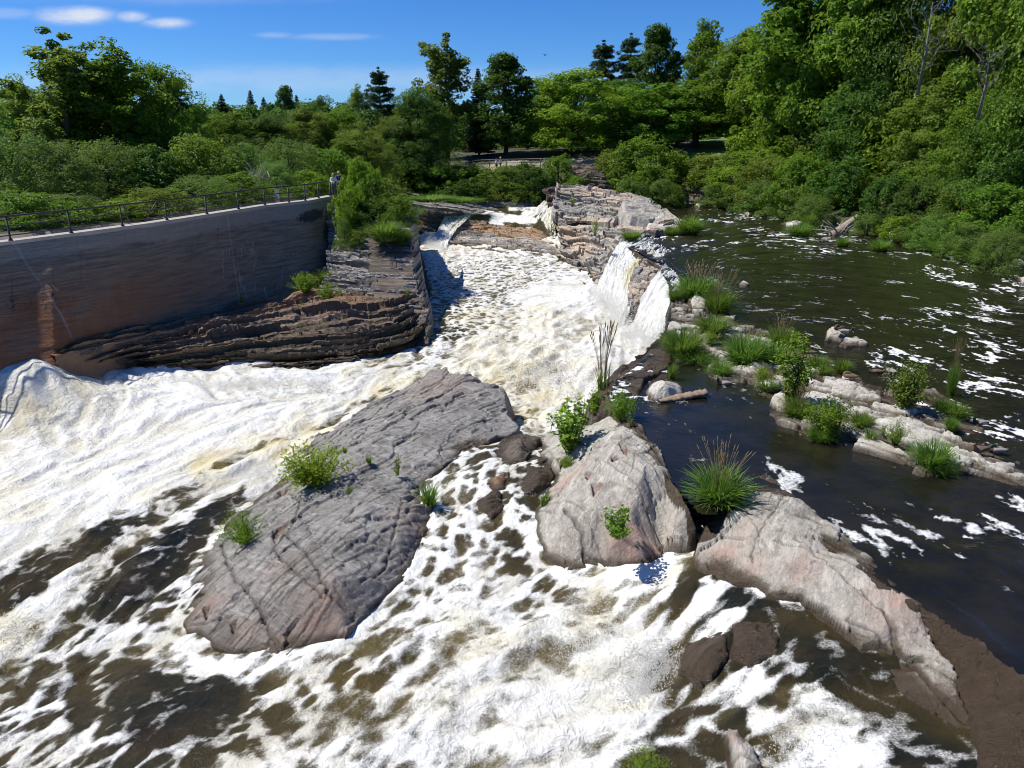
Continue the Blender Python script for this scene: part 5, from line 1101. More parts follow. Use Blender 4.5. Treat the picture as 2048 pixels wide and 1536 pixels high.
def build_railing():
    T = WT; d = np.gradient(T, axis=0); d[:, 2] = 0; d /= np.linalg.norm(d, axis=1)[:, None]; n = np.stack([d[:, 1], -d[:, 0], 0 * d[:, 0]], -1); R = T - n * .12 + [0, 0, .05]
    zc = T[:, 1] * CP - (T[:, 2] - CAMZ) * SP; pxs = 1024 + FPX * T[:, 0] / zc
    root = empty('railing', R[len(R) // 2], 'long dark metal railing with three bars on top of the concrete wall', 'railing')
    for h, r in ((1.10, .042), (.66, .03), (.24, .03)):
        mb = MB(); mb.tube(R[::6] + [0, 0, h], r, 8); mb.build('rail', M['steel_dark'], root)
    for px in (-260, -100, 25, 145, 248, 338, 417, 480, 533, 580, 613, 641, 664):
        i = int(np.argmin(np.abs(pxs - px))); p = R[i]; mb = MB()
        mb.tube([p + [0, 0, -.02], p + [0, 0, .03], p + [0, 0, .12], p + [0, 0, 1.13]], [.11, .10, .045, .042], 8); mb.build('post', M['steel_dark'], root)
    for px, s in ((258, 1), (322, -1)):
        mb = MB(); i = int(np.argmin(np.abs(pxs - px))); p = R[i]; q = p + d[i] * s * .55 - n[i] * .5; mb.tube([q + [0, 0, 0], p + [0, 0, 1.05]], .03, 6); mb.build('brace', M['steel_dark'], root)


build_railing()


def rail_run(name, P, label, bars, ph, sp, mat, rad=.035):
    P = resample(np.asarray(P, float), 200); L = np.linalg.norm(np.diff(P, axis=0), axis=1).sum()
    root = empty(name, P[100], label, 'fence')
    for h in bars:
        mb = MB(); mb.tube(P[::8] + [0, 0, h], rad, 6); mb.build('rail', mat, root)
    n = int(L / sp) + 1
    for k in range(n + 1):
        p = P[min(199, int(k / n * 199))]; mb = MB(); mb.tube([p + [0, 0, -.3], p + [0, 0, ph]], rad * 1.2, 6); mb.build('post', mat, root)


M['wood_grey'] = simple('weathered_timber', (.36, .28, .20), .9, .3, 5)
M['bark'] = simple('tree_bark', (.075, .058, .042), .95, .35, 7)
M['bark_pale'] = simple('pale_dead_wood', (.40, .36, .31), .9, .25, 7)
rail_run('wooden_rail_fence', [at(945, 336, None, 104.5), at(985, 334, None, 105), at(1040, 333, None, 106), at(1115, 331, None, 106)], 'low wooden rail fence with a sunlit top, beside the white-shirted walkers', (.95, .5), 1.0, 2.5, M['wood_grey'], .06)
rail_run('metal_rail_fence', [at(1150, 337, None, 101), at(1180, 333, None, 102), at(1230, 322, None, 104)], 'black metal rail fence climbing the slope above the tan outcrop', (1.1, .75, .4), 1.12, 1.6, M['steel_dark'], .035)


# ------------------------------------------------------------------ grey panel and bag on the wall walk
def board():
    p = at(558, 406, 3.95); p = p + np.array([-.2, .4, 0]); r = empty('sign_board', p, 'narrow pale grey panel on two legs behind the railing', 'sign')
    mg = simple('grey_panel_paint', (.36, .40, .46), .6, .1); mb = MB(); mb.box(p + [0, 0, .62], (.17, -.06, 0), (.012, .03, 0), (0, 0, .27)); mb.build('panel', mg, r, smooth=False)
    mb = MB(); mb.box(p + [0, 0, .26], (.15, -.055, 0), (.01, .025, 0), (0, 0, .07)); mb.build('lower_panel', mg, r, smooth=False)
    for s in (-1, 1):
        mb = MB(); mb.tube([p + np.array([.14 * s, -.05 * s, -.1]), p + np.array([.14 * s, -.05 * s, .9])], .022, 6); mb.build('leg', mg, r)


board()


# ------------------------------------------------------------------ people
def skinned(name, joints, edges, mat, parent, sub=2, root=0):
    me = bpy.data.meshes.new(name); me.from_pydata([j[:3] for j in joints], edges, []); me.materials.append(mat)
    o = bpy.data.objects.new(name, me); COL.objects.link(o)
    sk = o.modifiers.new('skin', 'SKIN'); sk.use_smooth_shade = True
    sv = me.skin_vertices[0].data if me.skin_vertices else None
    if sv is None:
        import bmesh
        bm = bmesh.new(); bm.from_mesh(me); ly = bm.verts.layers.skin.verify()
        for i, v in enumerate(bm.verts):
            rr = joints[i][3]; v[ly].radius = rr if isinstance(rr, tuple) else (rr, rr); v[ly].use_root = (i == root)
        bm.to_mesh(me); bm.free()
    else:
        for i, j in enumerate(joints):
            rr = j[3]; sv[i].radius = rr if isinstance(rr, tuple) else (rr, rr); sv[i].use_root = (i == root)
    ss = o.modifiers.new('sub', 'SUBSURF'); ss.levels = sub; ss.render_levels = sub
    if parent: o.parent = parent
    return o


def ball(c, r, seg=10, zmin=-1.0):
    V = []; F = []; nl = 7
    for i in range(nl + 1):
        ph = math.pi * i / nl; zc = max(math.cos(ph), zmin)
        for k in range(seg):
            th = 2 * math.pi * k / seg; V.append((c[0] + r[0] * math.sin(ph) * math.cos(th), c[1] + r[1] * math.sin(ph) * math.sin(th), c[2] + r[2] * zc))
    for i in range(nl):
        for k in range(seg): F.append((i * seg + k, (i + 1) * seg + k, (i + 1) * seg + (k + 1) % seg, i * seg + (k + 1) % seg))
    return V, F


SKINM = simple('skin', (.50, .31, .23), .6, .08)


def person(loc, rz, label, top, bottom, hair, hands, elbows, feet=((.10, 0), (-.10, .05)), long_hair=False, cap=None, sleeves=True, h=1.0, group=None, lean=0.0):
    """hands/elbows: right and left, local metres (x right, y forward, z up)."""
    S_, ln = h, lean
    J = [(0, 0, .95, (.13, .10)), (0, .02 * ln, 1.12, (.125, .09)), (0, .10 * ln, 1.34, (.15, .10)), (0, .15 * ln, 1.46, .06), (0, .17 * ln, 1.54, .055), (0, .20 * ln + .01, 1.64, (.078, .095)), (0, .20 * ln, 1.74, (.06, .075))]
    E = [(0, 1), (1, 2), (2, 3), (3, 4), (4, 5), (5, 6)]
    def add(p, r, par): J.append((*p, r)); E.append((par, len(J) - 1)); return len(J) - 1
    for s, (fx, fy) in zip((1, -1), feet):
        k = add((.09 * s, 0, .90), .085, 0); k = add((.095 * s, fy * .5 + .02, .50), .055, k); k = add((fx * 1.0, fy, .09), .04, k); add((fx * 1.05, fy + .15, .035), (.042, .03), k)
    AR = []
    for s, e, hd in zip((1, -1), elbows, hands):
        k = add((.18 * s, .10 * ln, 1.39), .055, 2); a = k; k = add(e, .04, k); k2 = add(hd, .028, k); AR.append((a, k, k2))
        hd = np.array(hd); fw = hd - np.array(e); fw /= np.linalg.norm(fw); sd = np.cross(fw, [0, 0, 1]); sd /= np.linalg.norm(sd) + 1e-6
        pm = add(tuple(hd + fw * .07), (.034, .016), k2)
        for q, ll in ((-.03, .065), (-.01, .08), (.01, .075), (.03, .06)):
            f1 = add(tuple(hd + fw * (.11) + sd * q), .0085, pm); add(tuple(hd + fw * (.11 + ll) + sd * q * 1.2 + np.array([0, 0, -.02])), .007, f1)
        add(tuple(hd + fw * .09 + sd * s * -.055), .009, k2)
    J = [(x * S_, y * S_, z * S_, r if isinstance(r, tuple) else r) for x, y, z, r in J]
    root = empty('person', loc, label, 'person', group, rz)
    skinned('body', J, E, SKINM, root)
    g = lambda i, f=1.0, o=.018: (*J[i][:3], tuple((q * f + o) for q in (J[i][3] if isinstance(J[i][3], tuple) else (J[i][3], J[i][3]))))
    sh = [g(0), g(1), g(2), g(3, 1, .012)]; se = [(0, 1), (1, 2), (2, 3)]
    for a, e, hd in AR:
        n = len(sh); sh += [g(a), g(e, 1, .014)]; se += [(2, n), (n, n + 1)]
        if sleeves: sh.append(g(hd, 1, .010)); se.append((n + 1, n + 2))
        else:
            sh[-1] = (*[(J[a][k] + J[e][k]) / 2 for k in range(3)], (.062, .062))
    skinned('shirt', sh, se, top, root)
    tr = [g(0, 1, .022)]; te = []
    for b in (7, 11):
        n = len(tr); tr += [g(b, 1, .016), g(b + 1, 1, .016), g(b + 2, 1, .014)]; te += [(0, n), (n, n + 1), (n + 1, n + 2)]
    skinned('trousers', tr, te, bottom, root)
    hx = J[5][:3]; mb = MB(); mb.add(*ball((hx[0], hx[1] - .015, hx[2] + .045), (.092, .112, .105), 12, -.25))
    if long_hair: mb.tube([(hx[0], hx[1] - .07, hx[2] + .05), (hx[0], hx[1] - .10, hx[2] - .08), (hx[0], hx[1] - .09, hx[2] - .24)], [.085, .10, .06], 10)
    mb.build('hair', hair, root, world=False) if cap is None else mb.build('hat', cap, root, world=False)
    def bit(nm, c, r, m):
        q = MB(); q.add(*ball((hx[0] + c[0], hx[1] + c[1], hx[2] + c[2]), r, 6)); q.build(nm, m, root, world=False)
    bit('nose', (0, .10, -.01), (.014, .022, .022), SKINM); bit('mouth', (0, .090, -.055), (.026, .010, .006), M['steel_dark'])
    for s in (-1, 1): bit('ear', (s * .085, -.005, 0), (.014, .022, .032), SKINM); bit('eye', (s * .032, .088, .022), (.013, .010, .009), M['steel_dark'])
    if cap is not None:
        mb = MB(); mb.tube([(hx[0], hx[1], hx[2] + .03), (hx[0], hx[1], hx[2] + .045)], [.16, .15], 14); mb.build('hat_brim', cap, root, world=False)
    return root


cw = simple('white_cotton', (.78, .78, .80), .8, .05); cb = simple('blue_cotton', (.045, .045, .20), .8, .2); jn = simple('blue_denim', (.06, .09, .19), .85, .2); kh = simple('grey_brown_cloth', (.20, .17, .15), .85, .2)
blond = simple('blond_hair', (.55, .38, .18), .6, .2, 20); greyh = simple('light_hair', (.55, .46, .34), .6, .2, 20); strawh = simple('pale_straw_hat', (.62, .58, .48), .9, .1, 20)
pA = at(668, 388, None, 58.3); pA[2] = 4.0; pB = at(679, 388, None, 59.0); pB[2] = 4.0
face = math.radians(-150)
person(pA, face, 'blond person in a white long-sleeved top leaning on the wall railing', cw, kh, blond, ((.16, .42, 1.16), (-.30, .40, 1.14)), ((.26, .18, 1.18), (-.27, .20, 1.15)), long_hair=True, lean=.8, group=None, h=.99)
person(pB, face, 'person in a dark blue shirt standing at the wall railing beside the blond one', cb, kh, greyh, ((.20, .35, 1.12), (-.22, .34, 1.10)), ((.28, .12, 1.14), (-.28, .12, 1.14)), lean=.6, sleeves=False, h=1.04)
pC = at(993, 337, None, 105.5); pD = at(1001, 337, None, 105.8); pC[2] = tz(pC[0], pC[1]); pD[2] = tz(pD[0], pD[1])
person(pC, math.radians(60), 'person in a white shirt and blue jeans on the far park walk', cw, jn, M['bark'], ((.26, .10, .88), (-.26, .05, .88)), ((.27, .0, 1.12), (-.27, -.02, 1.12)), feet=((.10, .22), (-.10, -.18)), h=1.03)
person(pD, math.radians(40), 'person in a pale hat and white top beside the one in jeans', simple('cream_cotton', (.66, .65, .58), .8, .05), kh, strawh, ((.25, .22, 1.05), (-.25, .05, .86)), ((.30, .02, 1.12), (-.27, -.02, 1.10)), feet=((.10, .15), (-.10, -.12)), cap=strawh, h=.93)

# ------------------------------------------------------------------ ducks
DM = {'drake': [simple('drake_grey_feathers', (.30, .27, .24), .8, .3, 30), simple('drake_green_head', (.012, .045, .02), .4, .2), simple('duck_bill_yellow', (.40, .28, .05), .5, .1), simple('drake_breast_brown', (.09, .045, .03), .8, .3)],
      'hen': [simple('hen_brown_feathers', (.16, .10, .06), .85, .45, 40), simple('hen_head_brown', (.15, .10, .065), .85, .3, 40), simple('duck_bill_orange', (.25, .14, .04), .5, .1), simple('hen_breast_brown', (.17, .10, .06), .85, .4, 40)]}


def duck_mesh(kind, resting):
    zz = .0
    P = [(-.33, 0, .15), (-.26, 0, .12), (-.16, 0, .10), (-.02, 0, .095), (.10, 0, .10), (.18, 0, .13)]
    R = [(.012, .01), (.05, .04), (.095, .075), (.118, .095), (.105, .095), (.075, .08)]; mi = [0, 0, 0, 0, 3]
    if resting: P += [(.17, 0, .19), (.12, 0, .235), (.06, 0, .24), (.0, 0, .225), (-.05, 0, .215)]
    else: P += [(.215, 0, .20), (.225, 0, .26), (.25, 0, .295), (.29, 0, .29), (.335, 0, .275)]
    R += [(.046, .05), (.042, .045), (.045, .045), (.03, .028), (.02, .008)]; mi += [3, 1, 1, 1, 2]
    n = 12; V = []; P = np.array(P); T = np.gradient(P, axis=0); T /= np.linalg.norm(T, axis=1)[:, None]
    for p, (ry, rz), t in zip(P, R, T):
        up = np.cross([0, 1, 0], t) * -1
        for k in range(n):
            th = 2 * math.pi * k / n; V.append(p + np.array([0, 1, 0]) * ry * math.cos(th) + up * rz * math.sin(th))
    F = []; MI = []
    for i in range(len(P) - 1):
        for k in range(n): F.append((i * n + k, i * n + (k + 1) % n, (i + 1) * n + (k + 1) % n, (i + 1) * n + k)); MI.append(mi[i])
    # folded wings and tail curl
    W_, Fw = ball((-.08, .10, .125), (.19, .03, .06), 10); o = len(V); V += [np.array(q) for q in W_]; F += [tuple(i + o for i in f) for f in Fw]; MI += [0] * len(Fw)
    W_, Fw = ball((-.08, -.10, .125), (.19, .03, .06), 10); o = len(V); V += [np.array(q) for q in W_]; F += [tuple(i + o for i in f) for f in Fw]; MI += [0] * len(Fw)
    return mesh_np('duck', np.array(V), np.array(F), None, True, DM[kind], midx=MI)


_dk = {}
for (kind, rest, px, py, z, a, lb) in [
    ('hen', True, 1676, 661, .42, 200, 'brown duck resting on the square white stone in the river'), ('drake', False, 1692, 667, .36, 340, 'grey duck sitting on the low end of the square white stone'),
    ('hen', True, 1437, 680, .2, 40, 'dark brown duck tucked into the grass on the pale flat rock'), ('drake', False, 1447, 772, -.05, 185, 'pale sided duck swimming in the dark side channel'),
    ('hen', True, 1617, 709, .18, 160, 'brown duck resting on the thin pale slab'), ('hen', True, 1698, 757, .28, 150, 'brown duck asleep on the end of the grey and cream slab'),
    ('hen', False, 1750, 748, -.05, 170, 'brown duck swimming left of the round bush'), ('drake', False, 1779, 746, -.05, 100, 'duck seen end on, swimming close to the round bush'),
    ('drake', False, 1958, 851, -.05, 190, 'grey duck swimming off the tan slab'), ('drake', True, 1990, 906, .06, 170, 'grey duck standing at the wet edge of the largest slab'), ('hen', False, 1958, 905, .2, 200, 'small brown duck on the largest cream slab by the white foam')]:
    if (kind, rest) not in _dk: _dk[(kind, rest)] = duck_mesh(kind, rest)
    p = at(px, py, z); o = link('duck', _dk[(kind, rest)], None, p, lb, 'duck', 'ducks on and around the weed-grown ridge'); o.rotation_euler = (0, 0, math.radians(a))

# ------------------------------------------------------------------ drift wood, log, bird
mb = MB(); a, b = at(1318, 803, .03), at(1412, 785, .14); d = (b - a); L = np.linalg.norm(d); d /= L; s = np.cross(d, [0, 0, 1]); s /= np.linalg.norm(s); u = np.cross(s, d)
n = 40; V = []; F = []; tt = np.linspace(0, 1, n)
for i, t in enumerate(tt):
    w = .16 * (.35 + .65 * sm(np.array(t), 0, .35)) * (1 + .12 * math.sin(t * 23) + .08 * math.sin(t * 51)); hh = .11 * (.5 + .5 * sm(np.array(t), 0, .3)) * (1 + .1 * math.sin(t * 31 + 1)); c = a + d * L * t
    for k in range(10):
        th = 2 * math.pi * k / 10; e = 1 + .16 * math.sin(k * 2.3 + 1) + .08 * math.sin(t * 60 + k * 1.7); V.append(c + s * w * math.cos(th) * e + u * hh * math.sin(th) * e)
for i in range(n - 1):
    for k in range(10): F.append((i * 10 + k, i * 10 + (k + 1) % 10, (i + 1) * 10 + (k + 1) % 10, (i + 1) * 10 + k))
V += [a, b]
for k in range(10): F.append((len(V) - 1, (n - 1) * 10 + k, (n - 1) * 10 + (k + 1) % 10, len(V) - 1))
mb.add(V, F); mb.build('driftwood', simple('driftwood_brown', (.30, .21, .14), .9, .55, 9), label='split brown driftwood beam lying at the foot of the pointed boulder', cat='driftwood')
mb = MB(); a, b = at(1670, 468, .05), at(1768, 408, None, 72.5); c = (a + b) / 2 + np.array([0, 0, .25])
mb.tube(resample([a + (a - b) * .04, a, c, b], 16), np.linspace(.42, .26, 16), 9); r_ = mb.build('log', simple('grey_log_wood', (.32, .26, .20), .9, .35, 4), label='bare fallen tree trunk leaning from the right bank into the river', cat='log')
mb = MB(); rr = random.Random(5)
for k in range(14):
    p = a + np.array([rr.uniform(-1.6, 1.4), rr.uniform(-.4, .6), .1]); q = p + np.array([rr.uniform(-1.8, 1.2), rr.uniform(-.4, .5), rr.uniform(.2, 1.2)]); mb.tube([p, (p + q) / 2 + [0, 0, .1], q], [.06, .045, .02], 5)
mb.build('dead_branches', M['bark_pale'], label='tangle of washed up sticks at the foot of the fallen trunk', cat='branches')
bp_ = at(1090, 110, None, 90); mb = MB(); mb.add(*ball(bp_, (.09, .22, .08), 8))
for s in (-1, 1):
    w0 = bp_ + np.array([s * .06, .02, .03]); w1 = bp_ + np.array([s * .32, .0, .12]); w2 = bp_ + np.array([s * .55, -.12, .05])
    mb.add([w0 + [0, .1, 0], w0 - [0, .1, 0], w1 - [0, .09, 0], w1 + [0, .09, 0], w2, w2 - [0, .03, .01]], [(0, 1, 2, 3), (3, 2, 5, 4), (3, 2, 1, 0), (4, 5, 2, 3)])
mb.add([bp_ + [.03, -.2, 0], bp_ + [-.03, -.2, 0], bp_ + [-.07, -.34, 0], bp_ + [.07, -.34, 0]], [(0, 1, 2, 3), (3, 2, 1, 0)])
mb.build('bird', simple('dark_feathers', (.02, .02, .022), .8, .2), label='tiny dark bird flying alone in the blue sky', cat='bird')

# ------------------------------------------------------------------ plants
def leaf_mat(name, dark, bright, trans=.35, hue=0.0):
    m, nt = new_mat(name)
    t = attr(nt, 'tone'); oi = node(nt, 'ShaderNodeObjectInfo').outputs['Random']
    col = mixc(nt, t, rgb(*dark), rgb(*bright))
    col = node(nt, 'ShaderNodeHueSaturation', {'Hue': mth(nt, 'ADD', .485, mth(nt, 'MULTIPLY', oi, .03)), 'Saturation': 1.0, 'Value': mth(nt, 'ADD', .82, mth(nt, 'MULTIPLY', oi, .36)), 'Color': col}).outputs[0]
    d = pbr(nt, col, .55, None, **{'Specular IOR Level': .3})
    tr = node(nt, 'ShaderNodeBsdfTranslucent', {0: mixc(nt, .5, col, rgb(bright[0] * 1.5, bright[1] * 1.5, bright[2] * .9))}).outputs[0]
    out_surf(nt, node(nt, 'ShaderNodeMixShader', {0: trans, 1: d, 2: tr}).outputs[0])
    return m


LM = {'maple': leaf_mat('maple_leaves', (.065, .125, .010), (.205, .34, .028), .42), 'dark': leaf_mat('dark_leaves', (.040, .082, .012), (.12, .225, .026), .38), 'bright': leaf_mat('bright_leaves', (.105, .185, .012), (.27, .41, .030), .42),
      'olive': leaf_mat('olive_leaves', (.090, .138, .016), (.235, .32, .042), .42), 'grey': leaf_mat('grey_green_leaves', (.085, .155, .028), (.21, .33, .06), .42), 'needle': leaf_mat('dark_needles', (.022, .048, .012), (.065, .12, .028), .15),
      'lime': leaf_mat('lime_leaves', (.16, .24, .012), (.36, .48, .025), .45), 'grass': leaf_mat('reed_grass', (.075, .145, .020), (.21, .33, .055), .42), 'straw': leaf_mat('dry_seed_heads', (.16, .11, .05), (.34, .25, .12), .2)}


def leaf_quads(P, Nn, L, W, rng, ax=None, fold=.12):
    """one diamond leaf per point"""
    n = len(P); R = rng.normal(size=(n, 3)) if ax is None else ax + .35 * rng.normal(size=(n, 3))
    t = R - (R * Nn).sum(1)[:, None] * Nn; t /= np.linalg.norm(t, axis=1)[:, None] + 1e-9; b = np.cross(Nn, t)
    l = (L * rng.uniform(.65, 1.25, n))[:, None]; w = (W * rng.uniform(.7, 1.2, n))[:, None]
    V = np.stack([P - t * l * .5, P + b * w * .5 + Nn * l * fold - t * l * .05, P + t * l * .5 - Nn * l * fold, P - b * w * .5 + Nn * l * fold - t * l * .05], 1).reshape(-1, 3)
    return V


def leaves_at(cents, rads, per, L, W, rng, up=.55, out=.6, flat=.75, centre=None, shell=.45):
    n = len(cents); ci = np.repeat(np.arange(n), per); D = rng.normal(size=(n * per, 3)); D /= np.linalg.norm(D, axis=1)[:, None]
    r = rng.uniform(shell, 1, len(D)) ** .6; P = cents[ci] + D * (rads[ci] * r)[:, None] * np.array([1, 1, flat])
    o = D.copy()
    if centre is not None: q = cents[ci] - centre; q /= np.linalg.norm(q, axis=1)[:, None] + 1e-6; o = o + .6 * q
    N = out * o + up * np.array([0, 0, 1]) + .5 * rng.normal(size=D.shape); N /= np.linalg.norm(N, axis=1)[:, None]
    tone = np.clip(.5 + .22 * rng.normal(size=len(D)) + .18 * rng.normal(size=n)[ci], 0, 1)
    return leaf_quads(P, N, L, W, rng), tone


def crown_mesh(name, V, tone, mat):
    F = np.arange(len(V)).reshape(-1, 4)
    return mesh_np(name, V, F, {'tone': np.repeat(tone, 4)}, False, (mat,))


def limb(p, q, r0, r1, rng, k=6, wob=.06):
    P = np.linspace(p, q, k); d = np.linalg.norm(np.array(q) - p); P[1:-1] += rng.normal(size=(k - 2, 3)) * wob * d * .5; P[1:-1, 2] += .04 * d
    return P, np.linspace(r0, r1, k)


def wood_mesh(name, limbs, mat):
    mb = MB()
    for P, R in limbs: mb.tube(P, R, 7 if R[0] > .06 else 5)
    V = np.concatenate(mb.V); return mesh_np(name, V, np.array(mb.F, int).reshape(-1, 4), None, True, (mat,), F3=np.array(mb.T, int).reshape(-1, 3))


def broad(seed, H, Wd, nC, rC, per, L, mat, base=.12, shape='round', inner=.25, up=.55, gap=0.0, lump=.25, aspect=.62, flat=.72):
    rng = np.random.default_rng(seed); C = []; k = 0
    while len(C) < nC:
        k += 1; z = rng.random(); th = rng.random() * 2 * math.pi
        if shape == 'round': pr = math.sqrt(max(0, 1 - (2 * max(z, .0) - 1) ** 2)) if z > .5 else (.72 + .28 * math.sin(z * math.pi))
        elif shape == 'egg': pr = (1 - z) ** .55 * (.55 + .45 * min(1, z * 4)) * 1.15
        elif shape == 'dome': pr = math.sqrt(max(0, 1 - z ** 2.0))
        elif shape == 'column': pr = (.6 + .4 * math.sin(z * 5 + 1)) * (1 - z ** 4)
        else: pr = 1
        lm = 1 + lump * (vnoise(np.array([th * 1.2 + seed]), np.array([z * 4.0]), seed=seed)[0] - .5) * 2
        if gap and vnoise(np.array([th * 1.6]), np.array([z * 6.0]), seed=seed + 9)[0] < gap: continue
        rr = pr * lm * (rng.uniform(.74, 1.10) if rng.random() > inner else rng.uniform(.2, .8))
        C.append((rr * math.cos(th) * Wd / 2, rr * math.sin(th) * Wd / 2, H * (base + (1 - base) * z) * (1 - .0)))
    C = np.array(C); C[:, 2] = np.minimum(C[:, 2], H - rC * .3)
    C[:, 2] += rng.normal(size=nC) * .045 * H * (C[:, 2] > .5 * H); rads = rC * rng.uniform(.45, 1.35, nC)
    V, tone = leaves_at(C, rads, per, L, L * aspect, rng, up=up, centre=np.array([0, 0, H * .45]), flat=flat)
    limbs = [limb((0, 0, -.4), (0, 0, H * .72), .022 * H, .006 * H, rng, 8, .02)]
    for i in rng.choice(nC, min(nC, 26), replace=False):
        z0 = np.clip(C[i][2] * rng.uniform(.35, .7), H * .08, H * .6); limbs.append(limb((0, 0, z0), C[i], .007 * H, .0018 * H, rng))
    return crown_mesh('crown', V, tone, mat), wood_mesh('trunk', limbs, M['bark']), (H, Wd)


def tall_open(seed, H, Wd, mat, L=.34, per=70):
    rng = np.random.default_rng(seed); limbs = [limb((0, 0, -.4), (.3, 0, H * .93), .02 * H, .004 * H, rng, 9, .02)]; C = []
    for k in range(26):
        z0 = H * rng.uniform(.15, .82); th = rng.random() * 6.28; ln = Wd * .5 * rng.uniform(.55, 1.05) * (1.05 - .55 * z0 / H); tip = np.array([ln * math.cos(th), ln * math.sin(th), z0 + ln * rng.uniform(.5, 1.2)]); tip[2] = min(tip[2], H)
        P, R = limb((.2 * z0 / H, 0, z0), tip, .006 * H, .0018 * H, rng); limbs.append((P, R))
        for f in np.linspace(.35, 1, 6): C.append(P[0] + (tip - P[0]) * f + rng.normal(size=3) * .35)
    for z in np.linspace(.3, 1, 22): C.append(np.array([.3 * z, 0, H * z]) + rng.normal(size=3) * np.array([.5, .5, .2]))
    C = np.array(C); V, tone = leaves_at(C, .7 * rng.uniform(.6, 1.2, len(C)), per, L, L * .6, rng, up=.45, centre=np.array([0, 0, H * .5]))
    return crown_mesh('crown', V, tone, mat), wood_mesh('trunk', limbs, M['bark']), (H, Wd)


def spruce(seed, H, Wd, mat, tiers=36, L=.46):
    rng = np.random.default_rng(seed); Ps, Ns, Ax = [], [], []; limbs = [limb((0, 0, -.4), (0, 0, H), .016 * H, .002 * H, rng, 6, .004)]
    for i in range(tiers):
        f = i / (tiers - 1); z = H * (.08 + .90 * f); r = Wd / 2 * (1 - f) ** .85 * rng.uniform(.8, 1.1) + .15; nb = int(7 + 5 * (1 - f))
        for b in range(nb):
            th = 2 * math.pi * (b + rng.random() * .7) / nb; rl = r * rng.uniform(.75, 1.1); d = np.array([math.cos(th), math.sin(th), -.28 + .35 * f]); n = max(12, int(rl * 40))
            s = rng.random(n) ** .7; w = .34 * rl * (1 - s * .7) * rng.uniform(-1, 1, n); side = np.array([-math.sin(th), math.cos(th), 0])
            P = np.array([0, 0, z]) + d * (s * rl)[:, None] + side * w[:, None] + np.array([0, 0, 1]) * (.12 * rl * s ** 2 - np.abs(w) * .25)[:, None] + rng.normal(size=(n, 3)) * .04
            Ps.append(P); Ns.append(np.array([0, 0, 1]) + .5 * rng.normal(size=(n, 3))); Ax.append(np.tile(d, (n, 1)) + side * np.sign(w)[:, None] * .8)
    P = np.concatenate(Ps); N = np.concatenate(Ns); N /= np.linalg.norm(N, axis=1)[:, None]
    V = leaf_quads(P, N, L, L * .36, rng, np.concatenate(Ax)); return crown_mesh('crown', V, np.clip(.5 + .25 * rng.normal(size=len(P)), 0, 1), mat), wood_mesh('trunk', limbs, M['bark']), (H, Wd)


def pine(seed, H, Wd, mat):
    rng = np.random.default_rng(seed); limbs = [limb((0, 0, -.4), (0, 0, H * .97), .018 * H, .003 * H, rng, 6, .006)]; C = []; R = []
    for i in range(16):
        f = i / 15; z = H * (.22 + .72 * f + rng.normal() * .012); nb = 5
        for b in range(nb):
            th = 2 * math.pi * (b + rng.random()) / nb; ln = Wd / 2 * (1 - f * .80) * rng.uniform(.55, 1.12); tip = np.array([ln * math.cos(th), ln * math.sin(th), z + ln * rng.uniform(.10, .38)])
            P, r = limb((0, 0, z), tip, .005 * H, .0015 * H, rng, 5, .03); limbs.append((P, r))
            for s in np.linspace(.4, 1, 5): C.append(P[0] + (tip - P[0]) * s + rng.normal(size=3) * np.array([.35, .35, .16])); R.append(.62 * (1.15 - .4 * f))
    for z in (.93, .97, 1.0): C.append(np.array([0, 0, H * z])); R.append(.3)
    C = np.array(C); V, tone = leaves_at(C, np.array(R), 66, .40, .09, rng, up=.5, out=.4, flat=.5, shell=.1)
    return crown_mesh('crown', V, tone, mat), wood_mesh('trunk', limbs, M['bark']), (H, Wd)


def shrub(seed, H, Wd, mat, nC=110, rC=.42, per=80, L=.17, asp=.55, up=.5, lump=.35, shape='dome'):
    return broad(seed, H, Wd, nC, rC, per, L, mat, base=.04, shape=shape, inner=.22, up=up, lump=lump, aspect=asp, flat=.85)


def stemmy(seed, H, Wd, mat, stems, leaves, L, asp=.6, droop=.2, lean=.6, up=.7, spread=.12):
    """a shrub one sees through: stems carrying single leaves"""
    rng = np.random.default_rng(seed); limbs = []; P = []; A = []
    for s in range(stems):
        th = rng.random() * 6.28; ln = rng.uniform(.15, 1) * lean; tip = np.array([ln * math.cos(th) * Wd / 2, ln * math.sin(th) * Wd / 2, H * rng.uniform(.55, 1) * (1 - .45 * ln * ln)])
        Q, R = limb((rng.normal() * .04 * Wd, rng.normal() * .04 * Wd, -.05), tip, .007 * H + .004, .003, rng, 6, .10); limbs.append((Q, R)); Q = resample(Q, 30)
        k = rng.integers(5, 30, leaves // stems); P.append(Q[k] + rng.normal(size=(len(k), 3)) * spread * Wd * .5 * (.35 + .65 * (k / 30))[:, None] * np.array([1, 1, .8])); A.append(np.tile(Q[-1] - Q[0], (len(k), 1)))
    P = np.concatenate(P); N = np.array([0, 0, up]) + .55 * rng.normal(size=P.shape) + .5 * P / (np.linalg.norm(P, axis=1)[:, None] + .1); N /= np.linalg.norm(N, axis=1)[:, None]
    P[:, 2] = np.maximum(P[:, 2], .02)
    V = leaf_quads(P, N, L, L * asp, rng); return crown_mesh('leaves', V, np.clip(.5 + .27 * rng.normal(size=len(P)), 0, 1), mat), wood_mesh('stems', limbs, M['bark']), (H, Wd)


